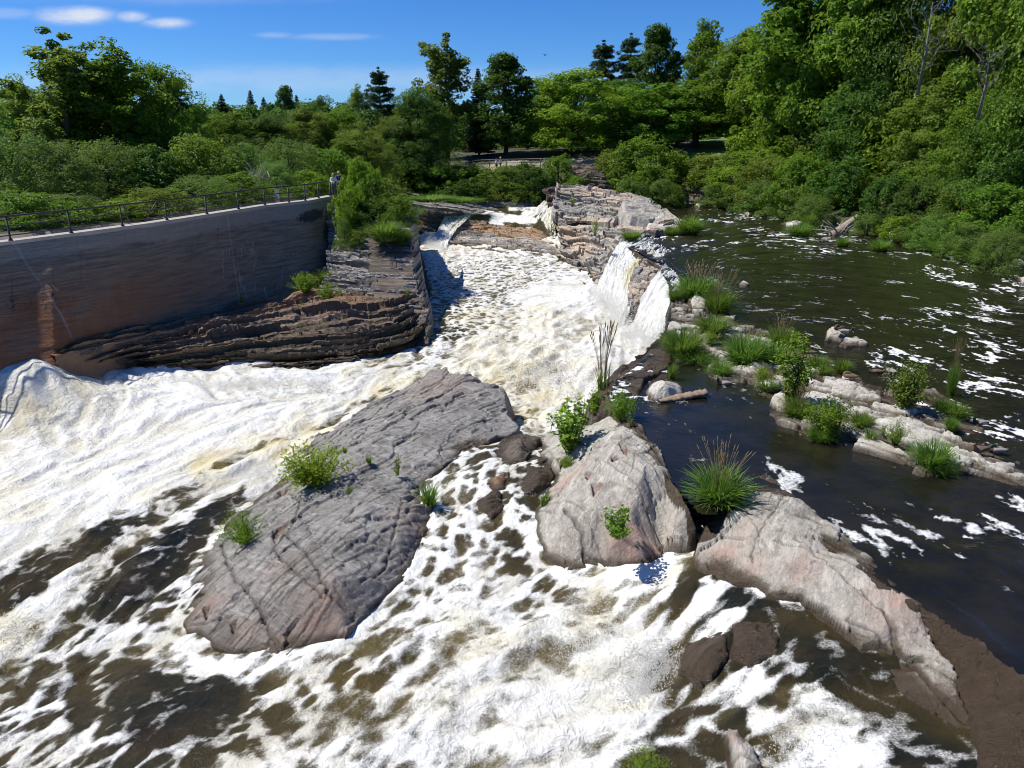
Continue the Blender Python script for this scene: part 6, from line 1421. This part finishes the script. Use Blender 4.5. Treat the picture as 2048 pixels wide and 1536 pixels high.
def grass(seed, H, Wd, n, heads=0, w=.014, mat=None, headH=1.35):
    rng = np.random.default_rng(seed); th = rng.random(n) * 6.28; r0 = np.sqrt(rng.random(n)) * Wd * .28; ln = H * rng.uniform(.3, 1.08, n); le = rng.uniform(.15, 1.45, n)
    base = np.stack([r0 * np.cos(th), r0 * np.sin(th), -.03 + 0 * r0], -1); th2 = th + rng.normal(size=n) * .7; dr = np.stack([np.cos(th2), np.sin(th2), 0 * th2], -1); sd = np.stack([-np.sin(th2 + rng.normal(size=n) * .8), np.cos(th2), 0 * th2], -1)
    V = []; ss = [0, .35, .7, 1.0]; ww = [1, 1.0, .75, .08]
    for s, q in zip(ss, ww):
        c = base + dr * (le * (Wd * .48) * s ** 1.9)[:, None] + np.array([0, 0, 1]) * (ln * (s - .28 * le * s ** 2.4))[:, None]
        V += [c - sd * (w * q), c + sd * (w * q)]
    V = np.stack(V, 1); b = (np.arange(n) * 8)[:, None]; F = np.concatenate([b + np.array([[0, 1, 3, 2]]), b + np.array([[2, 3, 5, 4]]), b + np.array([[4, 5, 7, 6]])], 0)
    me = mesh_np('blades', V.reshape(-1, 3), F, {'tone': np.repeat(np.clip(.5 + .25 * rng.normal(size=n), 0, 1), 8)}, True, (mat or LM['grass'],))
    hm = None
    if heads:
        mb = MB(); r = random.Random(seed)
        for k in range(heads):
            a = r.uniform(0, 6.28); l = r.uniform(0, 1) * Wd * .55; h = H * r.uniform(1.0, headH); p = np.array([math.cos(a) * Wd * .12, math.sin(a) * Wd * .12, 0]); q = np.array([math.cos(a) * l, math.sin(a) * l, h])
            m_ = (p + q) / 2 + np.array([-math.cos(a) * l * .2, -math.sin(a) * l * .2, h * .08]); mb.tube(resample([p, m_, q], 5), [.003] * 5, 4); e = q - m_; e /= np.linalg.norm(e); mb.tube([q - e * .03, q + e * .03, q + e * .10, q + e * .15], [.003, .011, .009, .002], 5)
        Vh = np.concatenate(mb.V); hm = mesh_np('seed_heads', Vh, np.array(mb.F, int).reshape(-1, 4), {'tone': np.full(len(Vh), .5)}, True, (LM['straw'],), F3=np.array(mb.T, int).reshape(-1, 3))
    return me, hm, (H, Wd)


PR = {
    'maple': [broad(1, 12, 9, 190, .95, 105, .34, LM['maple'], shape='egg', lump=.3), broad(2, 12, 9, 190, .95, 105, .34, LM['maple'], shape='round', lump=.3)],
    'lawnmaple': [broad(33, 12, 9, 190, .95, 120, .32, LM['maple'], shape='egg', lump=.3, base=.26)],
    'bright': [broad(3, 11, 9, 180, .95, 105, .34, LM['bright'], shape='round', lump=.32)],
    'darkmaple': [broad(4, 12, 8, 190, .85, 100, .33, LM['dark'], shape='egg', lump=.25)],
    'tall': [tall_open(5, 14, 8, LM['olive']), tall_open(6, 14, 8, LM['maple'])],
    'spruce': [spruce(7, 13, 6, LM['needle'])], 'pine': [pine(8, 15, 9, LM['needle'])], 'lightfir': [spruce(9, 9, 5, LM['olive'], 18, .38)],
    'wood': [broad(10, 11, 9, 210, .95, 170, .235, LM['olive'], base=.04, shape='dome', lump=.45), broad(11, 11, 9, 210, .95, 170, .235, LM['maple'], base=.04, shape='dome', lump=.45), broad(31, 11, 9, 210, .95, 170, .235, LM['dark'], base=.04, shape='dome', lump=.45)],
    'shrub': [shrub(12, 3, 4, LM['maple']), shrub(13, 3, 4, LM['bright']), shrub(14, 3, 4, LM['olive'], L=.15)],
    'willow': [shrub(15, 3.4, 4, LM['grey'], nC=130, rC=.40, per=90, L=.17, asp=.24, up=.35), shrub(16, 3.4, 4, LM['grey'], nC=120, rC=.45, per=90, L=.17, asp=.24, up=.3)],
    'darkshrub': [shrub(17, 3, 4, LM['dark'])],
    'limeshrub': [stemmy(18, 1.0, 1.9, LM['lime'], 44, 1900, .085, .55, lean=1.0)], 'fineshrub': [stemmy(19, .8, 1.2, LM['bright'], 40, 2200, .06, .4, lean=1.0)],
    'sapling': [stemmy(20, 1.7, 1.3, LM['bright'], 22, 620, .125, .72, lean=.8)], 'glossy': [stemmy(21, .7, 1.0, LM['maple'], 22, 520, .095, .62, lean=1.0)],
    'tallbush': [stemmy(22, 2.6, 1.5, LM['bright'], 22, 1700, .11, .6, lean=.75)], 'densebush': [stemmy(23, 1.2, 1.9, LM['bright'], 40, 2600, .10, .5, lean=1.0)], 'roundbush': [stemmy(24, 1.9, 2.0, LM['olive'], 40, 2300, .10, .75, lean=.95)],
    'weed': [stemmy(25, .6, .5, LM['bright'], 10, 150, .075, .4, lean=.9)],
}
GR = {'tuft': [grass(30, 1.0, 1.0, 700, w=.012), grass(31, 1.0, 1.0, 700, w=.012), grass(36, 1.0, 1.1, 800, w=.010)], 'headed': [grass(32, 1.15, 1.1, 800, 44, w=.012), grass(33, 1.1, 1.1, 760, 36, w=.012)], 'dry': [grass(34, 1.1, .5, 60, 34, w=.007, headH=1.5)], 'short': [grass(35, .6, .5, 200, w=.010)]}
_cnt = {}


def pick(d, kind):
    _cnt[kind] = _cnt.get(kind, -1) + 1; L = d[kind]; return L[_cnt[kind] % len(L)]


NAMES = {'maple': 'maple_tree', 'lawnmaple': 'maple_tree', 'bright': 'maple_tree', 'darkmaple': 'maple_tree', 'tall': 'poplar_tree', 'spruce': 'spruce_tree', 'pine': 'pine_tree', 'lightfir': 'fir_tree', 'wood': 'broadleaf_tree', 'shrub': 'bush', 'willow': 'willow_bush', 'darkshrub': 'bush',
         'limeshrub': 'shrub', 'fineshrub': 'shrub', 'sapling': 'sapling', 'glossy': 'shrub', 'tallbush': 'shrub', 'densebush': 'shrub', 'roundbush': 'shrub', 'weed': 'weed_plant', 'tuft': 'grass_tuft', 'headed': 'reed_clump', 'dry': 'dry_grass_clump', 'short': 'grass_tuft'}
CATS = {'bush': 'bush', 'willow_bush': 'bush', 'shrub': 'shrub', 'sapling': 'sapling', 'weed_plant': 'weed', 'grass_tuft': 'grass tuft', 'reed_clump': 'grass tuft', 'dry_grass_clump': 'grass tuft'}
_rs = random.Random(77)


def put(kind, loc, h, w, label, group=None, flip=None):
    src = GR if kind in GR else PR; A, B, (H, Wd) = pick(src, kind); nm = NAMES[kind]
    o = empty(nm, loc, label, CATS.get(nm, 'tree'), group, _rs.uniform(0, 6.28)); o.scale = (w / Wd, w / Wd, h / H)
    link(A.name.split('.')[0], A, o)
    if B is not None: link(B.name.split('.')[0], B, o)
    return o


def tree(kind, px, Y, top, wpx, label, group=None, base=None):
    p = at(px, 300, None, Y); zb = max(tz(p[0], Y), -.1) - .1 if base is None else base; zt = at(px, top, None, Y)[2]; zm = (zb + zt) / 2
    dep = Y * CP + (CAMZ - zm) * SP
    return put(kind, (p[0], Y, zb), max(zt - zb, .5), wpx / FPX * dep, label, group)


def tuft(kind, px, py, z, wpx, hpx, label, group=None):
    p = at(px, py, z); dep = p[1] * CP + (CAMZ - z) * SP; return put(kind, p, hpx / FPX * dep / CP * (.86 if kind in ('tuft', 'headed') else 1.02), wpx / FPX * dep, label, group)


# left bank behind the wall
g1 = 'bushes crowding the walk behind the railing'
for a in [('shrub', 30, 40.5, 388, 170, 'low yellow-green bush behind the railing at the left frame edge'), ('willow', 112, 42.5, 392, 150, 'low feathery bush behind the second railing post'), ('shrub', 215, 45, 402, 120, 'low bright bush behind the railing, right of the feathery one'),
          ('shrub', 300, 47.5, 378, 135, 'leafy bush behind the braced part of the railing'), ('willow', 392, 51, 355, 140, 'grey-green bush spilling over the middle of the walk'), ('shrub', 468, 54.5, 350, 120, 'rounded bush below the bleached dead branches'),
          ('willow', 545, 59, 330, 120, 'silvery willow bush behind the pale grey panel'), ('shrub', 612, 63, 345, 85, 'small bush just left of the leaning couple')]: tree(*a, g1)
g2 = 'second row of willow bushes on the left bank'
for a in [('willow', 15, 50, 268, 210, 'tall feathery willow bush cut by the left frame edge'), ('willow', 112, 51, 290, 190, 'feathery willow bush in front of the two tall poplars'), ('willow', 208, 55, 288, 190, 'rounded grey-green willow with a dark hollow on its right'), ('darkshrub', 300, 57, 300, 170, 'dark bush in the shaded hollow under the tall poplars'),
          ('shrub', 395, 60, 275, 170, 'light green bush right of the dark hollow'), ('willow', 478, 67, 292, 140, 'grey willow bush behind the bleached dead branches'), ('willow', 575, 74, 285, 150, 'broad silvery willow behind the grey panel'), ('shrub', 650, 78, 300, 130, 'bright bush behind the leaning couple'), ('wood', 725, 84, 262, 150, 'dark leafy tree behind the bush-topped cliff')]: tree(*a, g2)
for a in [('tall', 142, 62, 66, 250, 'tallest open-crowned poplar on the left bank'), ('tall', 238, 64, 96, 240, 'second tall poplar on the left bank, with a spiky top'), ('wood', 330, 68, 140, 185, 'round leafy tree right of the two tall poplars'), ('wood', 205, 70, 150, 260, 'wide leafy tree filling the gap below the two tall poplars'), ('wood', 60, 74, 178, 190, 'broad dark-green tree left of the tall poplars'), ('wood', -30, 68, 205, 170, 'leafy tree cut by the left frame edge'),
          ('pine', 365, 112, 148, 95, 'distant dark pine peeping out right of the round leafy tree'), ('spruce', 455, 140, 188, 60, 'leftmost pointed spruce on the far skyline'), ('spruce', 512, 142, 180, 54, 'slim spruce with the sharpest tip on the far skyline'), ('spruce', 537, 146, 194, 50, 'short spruce right beside the sharp-tipped one'), ('darkmaple', 580, 132, 178, 62, 'dark round-topped tree on the far skyline'), ('spruce', 602, 138, 190, 54, 'short dark spruce touching the round-topped far tree'), ('wood', 652, 135, 202, 70, 'low dome of far foliage on the skyline'),
          ('wood', 722, 128, 186, 70, 'distant tree just left of the lone layered pine'), ('pine', 765, 114, 136, 110, 'lone layered pine standing clear against the sky'), ('wood', 460, 98, 232, 150, 'mid-green tree in the hollow below the far spruces'), ('spruce', 470, 108, 215, 60, 'dark conifer standing in the middle of the left wood'), ('wood', 545, 100, 240, 140, 'bushy tree in front of the far round-topped tree'), ('wood', 620, 104, 226, 140, 'spreading tree left of the lone pine'), ('wood', 690, 106, 222, 130, 'leafy tree under the lone pine'),
          ('wood', 840, 104, 192, 150, 'olive tree in front of the big open poplar'), ('tall', 895, 115, 74, 150, 'big open-crowned poplar in the middle of the skyline'), ('spruce', 958, 117, 136, 70, 'narrow dark conifer between the big poplar and the pyramid maple'), ('wood', 800, 104, 235, 120, 'dark tree at the foot of the lone pine')]: tree(*a)
# the park beyond
for a in [('darkmaple', 1010, 114.5, 118, 160, 'dark pyramid-shaped maple above the far walkers'), ('wood', 1090, 128, 165, 140, 'tree glimpsed between the dark pyramid maple and the bright round maple'), ('bright', 1145, 113, 152, 185, 'bright round maple with drooping leafy clumps'), ('wood', 1235, 122, 172, 170, 'leafy tree behind the small light fir'), ('pine', 1200, 130, 82, 120, 'left one of the two dark pines on the park skyline'), ('pine', 1252, 130, 68, 110, 'right one of the two dark pines on the park skyline'),
          ('darkmaple', 1305, 124, 62, 130, 'dark tall maple right of the two pines'), ('maple', 1392, 122, 58, 135, 'pointed maple with a pale crown, right of the dark tall one'), ('lightfir', 1238, 110, 225, 80, 'small light green fir beside the bright round maple'), ('maple', 1300, 113, 178, 175, 'clumpy maple over the black metal fence'), ('lawnmaple', 1385, 115, 165, 170, 'clumpy maple beside the lawn path'), ('lawnmaple', 1475, 113, 70, 185, 'yellow-green maple on the lawn'),
          ('wood', 1530, 120, 110, 180, 'shaded tree behind the lawn'), ('bright', 1555, 99, 30, 190, 'leaning bright maple at the edge of the blue sky'), ('tall', 1580, 92, -70, 260, 'huge tree with a thick dark trunk at the right end of the lawn'), ('wood', 1660, 96, -60, 240, 'tall tree behind the thick-trunked one'), ('maple', 1700, 86, -110, 250, 'tall tree right of the thick-trunked one'), ('wood', 1790, 84, -150, 260, 'tall tree behind the bare snag'),
          ('wood', 1900, 76, -190, 280, 'tallest tree right of the bare snag'), ('maple', 2010, 68, -230, 290, 'tall tree at the upper right corner'), ('wood', 2110, 60, -200, 300, 'tall tree cut by the right frame edge'), ('maple', 1640, 90, 110, 190, 'leafy tree over the right part of the lawn bushes'), ('wood', 1720, 82, 150, 210, 'leafy tree in front of the tall right-bank trees'), ('shrub', 1800, 77, 205, 200, 'broad bush hiding the foot of the bare snag'),
          ('wood', 1880, 71, 170, 210, 'dense tree below the second bare snag'), ('wood', 1970, 65, 190, 210, 'dense tree on the right bank above the shore bushes'), ('wood', 2060, 58, 200, 220, 'dense tree on the right bank at the frame edge')]: tree(*a)
g3 = 'bushes along the right bank'
for a in [('shrub', 1225, 99, 305, 110, 'bush covering the right end of the black metal fence'), ('shrub', 1285, 98, 282, 150, 'tall bush at the far bend with a pointed top'), ('shrub', 1352, 98, 310, 120, 'bush left of the lawn path'), ('shrub', 1425, 97, 310, 130, 'bush below the lawn'), ('shrub', 1500, 95, 304, 140, 'bush at the middle of the lawn edge'), ('shrub', 1580, 91, 282, 150, 'bush under the thick-trunked tree'), ('shrub', 1645, 86, 268, 140, 'bush right of the thick trunk'),
          ('shrub', 1310, 95, 335, 110, 'bush hanging over the dark rock bank'), ('shrub', 1470, 91, 335, 110, 'light bush on the far bend shore'), ('willow', 1450, 90, 368, 100, 'low willow on the far bend shore'), ('shrub', 1540, 86, 318, 130, 'rounded bush halfway down the lawn bank'), ('willow', 1545, 83, 365, 120, 'low willow at the waterline under the lawn bank'), ('shrub', 1615, 80, 315, 130, 'bright rounded bush before the dark hollow'), ('willow', 1620, 77.5, 375, 120, 'low willow beside the reeds on the far shore'),
          ('darkshrub', 1690, 76, 330, 120, 'dark bush in the shaded hollow of the right bank'), ('willow', 1640, 73.5, 392, 80, 'willow left of the fallen trunk'), ('shrub', 1730, 76, 375, 120, 'bush the fallen trunk leans on'), ('darkshrub', 1800, 68, 350, 120, 'dark bush right of the fallen trunk'), ('willow', 1760, 66.5, 430, 75, 'low bright bush below the fallen trunk'),
          ('darkshrub', 1870, 64, 360, 130, 'large dark bush above the reedy shore'), ('shrub', 1945, 60, 365, 140, 'leafy bush on the right shore'), ('shrub', 2025, 55, 370, 150, 'leafy bush on the right shore at the frame edge'), ('willow', 1905, 58.5, 430, 110, 'willow overhanging the right shore'), ('willow', 1975, 53.5, 450, 110, 'willow above the white boulder'), ('willow', 2050, 49, 460, 120, 'willow cut by the right frame edge'), ('shrub', 1830, 62.5, 435, 90, 'low bush at the shaded shore')]: tree(*a, g3)
g4 = 'bushes of the far bank below the park walk'
for a in [('shrub', 742, 97, 300, 120, 'big bush behind the cliff at the left end of the far bank'), ('darkshrub', 826, 103, 350, 100, 'dark bush at the left end of the far hedge'), ('shrub', 880, 101, 330, 110, 'hedge bush left of the walkers'), ('shrub', 938, 102, 334, 105, 'hedge bush under the wooden rail fence'), ('shrub', 1000, 101, 332, 110, 'hedge bush right under the walkers'), ('darkshrub', 1058, 100.5, 330, 110, 'dark hedge bush right of the walkers'), ('shrub', 1118, 101.5, 316, 85, 'tallest bright hedge bush left of the black metal fence'),
          ('shrub', 850, 102.5, 368, 110, 'low bush above the striped rock shelf'), ('darkshrub', 930, 99.5, 362, 120, 'low dark bush above the striped rock shelf'), ('shrub', 1030, 100, 358, 100, 'bush above the orange outcrop'), ('darkshrub', 1090, 99.5, 362, 70, 'bush in the notch left of the tall cliff'), ('shrub', 1165, 95.5, 352, 75, 'bush on top of the tall cliff'), ('willow', 1330, 91, 362, 80, 'feathery bush right behind the tall cliff'), ('willow', 1270, 92.5, 360, 75, 'feathery bush behind the rounded grey boulder')]: tree(*a, g4, (.2 if a[2] > 96 else None))
g5 = 'bushes crowning the cliff at the wall end'
for a in [('shrub', 718, 57.5, 325, 84, 'tall bush beside the leaning couple', None, 2.9), ('shrub', 752, 57.5, 362, 120, 'yellow-green bush in the middle of the cliff top', None, 2.4), ('darkshrub', 735, 56, 400, 110, 'dark bush under the cliff-top bushes', None, 1.9), ('shrub', 792, 56, 395, 85, 'bush at the right rim of the cliff top', None, 2.1), ('shrub', 694, 55.3, 380, 74, 'bush hanging over the end of the wall', None, 1.6), ('willow', 676, 53.6, 440, 46, 'creeper hanging down the end of the wall', None, -.2), ('shrub', 700, 53.5, 462, 50, 'small bush growing on the upper ledges of the cliff', None, .9)]: tree(*a[:6], g5, a[7])
for a in [('tuft', 800, 490, 1.15, 50, 45, 'long grass hanging at the right rim of the cliff'), ('tuft', 770, 480, 1.6, 70, 55, 'long grass on the cliff top under the dark bush'), ('weed', 742, 530, -.1, 36, 26, 'small weed in a crack of the grey cliff'), ('weed', 732, 478, 1.2, 40, 30, 'leafy weed below the cliff-top bushes'), ('densebush', 612, 583, -1.0, 70, 40, 'bright leafy bush on the wall footing'), ('fineshrub', 655, 600, -1.1, 60, 40, 'bright low bush where the footing meets the cliff'), ('weed', 483, 612, -1.2, 26, 28, 'small weed sprouting at the wall joint'),
          ('weed', 815, 596, -1.0, 24, 26, 'small green plant at the right end of the dark ledge'), ('weed', 606, 622, -1.4, 22, 22, 'tiny plant on the orange top of the dark ledge'), ('tuft', 655, 560, -.9, 50, 30, 'grass along the lower cliff beside the wall end')]: tuft(*a)

# plants on the foreground rocks
for a in [('limeshrub', 632, 968, -1.75, 165, 95, 'yellow-green spreading shrub on the huge grey slab'), ('fineshrub', 488, 1082, -2.35, 100, 72, 'fine-leaved green shrub on the left flank of the huge grey slab'), ('weed', 795, 948, -1.45, 34, 42, 'small leafy plant in the crack of the huge grey slab'), ('short', 858, 1008, -1.75, 42, 58, 'grass tuft at the right edge of the huge grey slab'),
          ('sapling', 1142, 905, -.95, 120, 125, 'leafy sapling at the tip of the pale wedge rock'), ('sapling', 1190, 830, -.5, 46, 62, 'thin twiggy sapling with reddish leaves above the bigger one'), ('glossy', 1238, 1072, -.55, 95, 62, 'round glossy-leaved shrub in the middle of the pale wedge rock'), ('densebush', 1242, 838, .02, 72, 62, 'green bush at the top of the pale wedge rock'), ('weed', 1262, 852, .05, 26, 22, 'little weed on the upper tip of the wedge rock'),
          ('fineshrub', 1132, 935, -1.2, 50, 28, 'low green plant below the sapling'), ('short', 1090, 1012, -1.5, 24, 38, 'single small grass tuft in the wet side chute'), ('headed', 1436, 1006, -.15, 104, 100, 'big reed clump with brown seed heads between the two pale rocks'), ('fineshrub', 1290, 1560, -1.75, 110, 70, 'green tuft cut by the bottom frame edge'), ('dry', 1204, 778, -.4, 46, 80, 'tall dry grass stalks standing in front of the white water'), ('short', 1342, 756, .05, 24, 38, 'grass tuft behind the pointed boulder'),
          ('short', 690, 905, -1.6, 12, 14, 'tiny grass sprig on the grey slab above the yellow-green shrub'), ('short', 700, 985, -1.6, 16, 14, 'tiny grass sprig in the crack below the yellow-green shrub'), ('short', 738, 925, -1.55, 14, 18, 'tiny grass sprig near the crack plant of the grey slab')]: tuft(*a)
g6 = 'grass tufts of the weed-grown ridge'
for a in [('headed', 1392, 592, .05, 92, 52, 'reeds with seed heads at the lip of the broad fall'), ('tuft', 1352, 600, .0, 36, 32, 'dark grass tuft clinging to the top of the broad fall'), ('headed', 1436, 628, .0, 62, 70, 'tall reeds right of the upright pale stone'), ('tuft', 1425, 668, .0, 66, 50, 'grass tuft between the tall reeds and the flat rock'), ('tuft', 1366, 712, .05, 86, 74, 'large bright grass tuft at the right foot of the broad fall'), ('tuft', 1340, 695, .0, 30, 50, 'narrow bright grass tuft at the edge of the fall'), ('tuft', 1388, 725, .0, 60, 32, 'low grass in front of the pale flat rock'),
          ('tuft', 1438, 752, .0, 52, 40, 'grass tuft left of the cream wedge'), ('tuft', 1490, 728, .05, 84, 82, 'big bushy grass tuft in the middle of the ridge'), ('headed', 1560, 690, .05, 62, 46, 'brownish seeding grass by the thin pale slab'), ('tuft', 1545, 728, .05, 66, 60, 'grass below the brownish seeding grass'), ('tuft', 1635, 738, .0, 44, 38, 'grass tuft behind the long cream slab'), ('tuft', 1683, 746, .0, 36, 40, 'single round grass tuft in the shallows'), ('tuft', 1648, 752, .05, 30, 30, 'small grass tuft by the sleeping duck'),
          ('tuft', 1862, 936, .05, 78, 78, 'grass tuft growing from the largest cream slab'), ('tuft', 1882, 948, .0, 46, 34, 'low grass at the foot of the tuft on the largest slab'), ('tuft', 1906, 838, .05, 46, 46, 'bright grass tuft right of the round bush'), ('tuft', 1885, 828, .05, 40, 44, 'yellowish grass between the round bush and the river'), ('tuft', 1900, 862, .05, 28, 40, 'thin grass on the tan river-side slab'), ('tuft', 1722, 858, .05, 42, 48, 'grass right of the bright green bush'), ('short', 1740, 885, .1, 32, 36, 'short grass at the edge of the largest slab'),
          ('headed', 1595, 835, .05, 60, 55, 'dry brownish reeds at the foot of the tall leafy shrub'), ('tuft', 1640, 880, .0, 50, 40, 'drooping grass below the bright green bush'), ('headed', 1900, 790, .0, 24, 90, 'thin dry stalks right of the round bush'), ('tuft', 1532, 780, .05, 40, 30, 'grass at the edge of the dark channel')]: tuft(*a, g6)
for a in [('tallbush', 1582, 812, .1, 110, 150, 'tall leafy shrub on the ridge'), ('densebush', 1655, 868, .1, 112, 82, 'bright green bush on the ridge beside the dark channel'), ('roundbush', 1808, 820, .15, 118, 105, 'round olive-leaved bush on the ridge'), ('fineshrub', 1792, 888, .2, 56, 54, 'small fine-leaved shrub on the largest cream slab'), ('densebush', 1420, 690, .1, 40, 36, 'leafy weed between grass tufts on the ridge'), ('limeshrub', 1525, 765, .1, 56, 40, 'yellow-flowered weed left of the tall leafy shrub'), ('weed', 1765, 868, .2, 20, 26, 'tiny weed on the largest cream slab')]: tuft(*a)
g7 = 'reeds along the far shore'
for a in [('tuft', 1378, 468, .0, 60, 48, 'dark green islet of weeds beside the white sloping rock'), ('tuft', 1345, 470, .0, 40, 24, 'low weeds at the river end of the tall cliff'), ('tuft', 1600, 472, .0, 52, 34, 'yellowish reeds on the far shore'), ('tuft', 1615, 455, .0, 30, 40, 'upright reeds at the waterline of the far shore'), ('tuft', 1685, 492, .0, 30, 24, 'small reed tuft left of the fallen trunk foot'), ('tuft', 1760, 502, .0, 40, 30, 'reed tuft standing in the river below the fallen trunk'), ('tuft', 1838, 490, .1, 70, 46, 'grey-green reeds on the shaded shore'), ('tuft', 1890, 505, .1, 80, 40, 'reeds on the right shore'), ('tuft', 1970, 525, .1, 90, 40, 'reeds left of the white boulder'),
          ('weed', 1190, 468, 1.0, 28, 34, 'bright weed on the face of the tall pale cliff'), ('weed', 1145, 412, 2.0, 24, 22, 'small weed under the brow of the tall cliff'), ('weed', 1105, 468, -.6, 26, 28, 'bright weed at the left foot of the tall cliff'), ('tuft', 1262, 480, .1, 40, 26, 'grass at the head of the white waterfall'), ('tuft', 1540, 425, .1, 90, 34, 'grass along the far bend shore'), ('tuft', 1470, 415, .1, 90, 34, 'grass at the far bend shore beside the white rock'), ('tuft', 860, 402, .9, 90, 15, 'grass fringe on the striped rock shelf'), ('tuft', 920, 405, .6, 80, 13, 'grass fringe right of centre on the striped rock shelf')]: tuft(*a, g7)


M['bark_grey'] = simple('grey_dead_wood', (.20, .18, .155), .9, .25, 7)
# dead standing trees and branches
def snag(px, Y, top, bot, spread, label, seed):
    rng = np.random.default_rng(seed); p = at(px, bot, None, Y); q = at(px, top, None, Y); H = q[2] - p[2]; mb = MB(); base = np.array([p[0], Y, p[2]])
    mb.tube([base, base + [.1, 0, H * .5], base + [0, 0, H]], [.13, .08, .02], 7)
    for k in range(15):
        f = rng.uniform(.2, .95); s = base + np.array([0, 0, H * f]); th = rng.uniform(-.6, 3.74); ln = spread * rng.uniform(.3, 1) * (1.1 - f * .6); e = s + np.array([ln * math.cos(th), -abs(ln * math.sin(th)) * .5, ln * rng.uniform(.4, 1.3)])
        P, R = limb(s, e, .035, .012, rng, 6, .12); mb.tube(P, R, 5)
        for j in range(3):
            i = rng.integers(2, 6); e2 = P[i] + rng.normal(size=3) * ln * .28 + np.array([0, 0, ln * .25]); mb.tube([P[i], (P[i] + e2) / 2 + rng.normal(size=3) * .05, e2], [.018, .012, .006], 4)
    mb.build('dead_tree', M['bark_grey'], label=label, cat='dead tree', origin=base)


snag(1835, 62.5, 5, 190, 3.2, 'bare grey snag with forked dead limbs, high on the right bank', 3)
snag(1955, 56, 110, 240, 2.4, 'smaller bare snag below and right of the tall forked one', 4)
mb = MB(); rng_ = np.random.default_rng(8); c0 = at(512, 352, None, 57)
for k in range(34):
    a = c0 + rng_.normal(size=3) * np.array([.35, .3, .25]); th = rng_.uniform(0, 6.28); b = a + np.array([math.cos(th) * .8, -.3, math.sin(th) * .8 + .3]) * rng_.uniform(.4, 1.1); mb.tube([a, (a + b) / 2 + rng_.normal(size=3) * .12, b], [.03, .022, .008], 4)
mb.tube([c0 + [0, .2, -2.0], c0], [.09, .05], 6)
mb.build('dead_bush', M['bark_pale'], label='bleached tangle of dead branches among the left bank bushes', cat='dead bush')


# the wood that closes the view behind everything
def woodland():
    rng = np.random.default_rng(99); Vs, Ts = [], []
    spots = []
    for k in range(150):
        px = rng.uniform(-250, 820); Y = rng.uniform(108, 175); spots.append((px, Y, rng.uniform(206, 232) - (8 if rng.random() < .2 else 0)))
    for k in range(60):
        px = rng.uniform(820, 1500); Y = rng.uniform(130, 165); spots.append((px, Y, rng.uniform(165, 235) if px > 1040 else rng.uniform(200, 235)))
    for k in range(70):
        px = rng.uniform(1480, 2350); Y = rng.uniform(96, 135); spots.append((px, Y, rng.uniform(40, 150)))
    for k in range(30):
        px = rng.uniform(-500, 60); Y = rng.uniform(55, 105); spots.append((px, Y, rng.uniform(205, 235)))
    for px, Y, top in spots:
        p = at(px, 300, None, Y); zb = tz(p[0], Y); zt = at(px, top, None, Y)[2]; h = max(3.0, zt - zb); w = rng.uniform(7, 10); n = 34
        z = rng.random(n) ** .8; th = rng.random(n) * 6.28; rr = np.sqrt(np.clip(1 - z ** 2.2, .05, 1)) * rng.uniform(.6, 1, n) * w / 2
        C = np.stack([p[0] + rr * np.cos(th), Y + rr * np.sin(th), zb + z * (h - .6)], -1)
        V, t = leaves_at(C, rng.uniform(.9, 1.6, n), 44, .55, .36, rng, up=.5, centre=np.array([p[0], Y, zb + h * .4])); Vs.append(V); Ts.append(np.clip(t - .15 + .2 * rng.normal(), 0, 1))
    V = np.concatenate(Vs); me = crown_mesh('woodland', V, np.concatenate(Ts), LM['dark']); link('woodland', me, label='dense mass of far-off trees closing the view behind the park and the left bank', cat='wood', kind='stuff')


woodland()
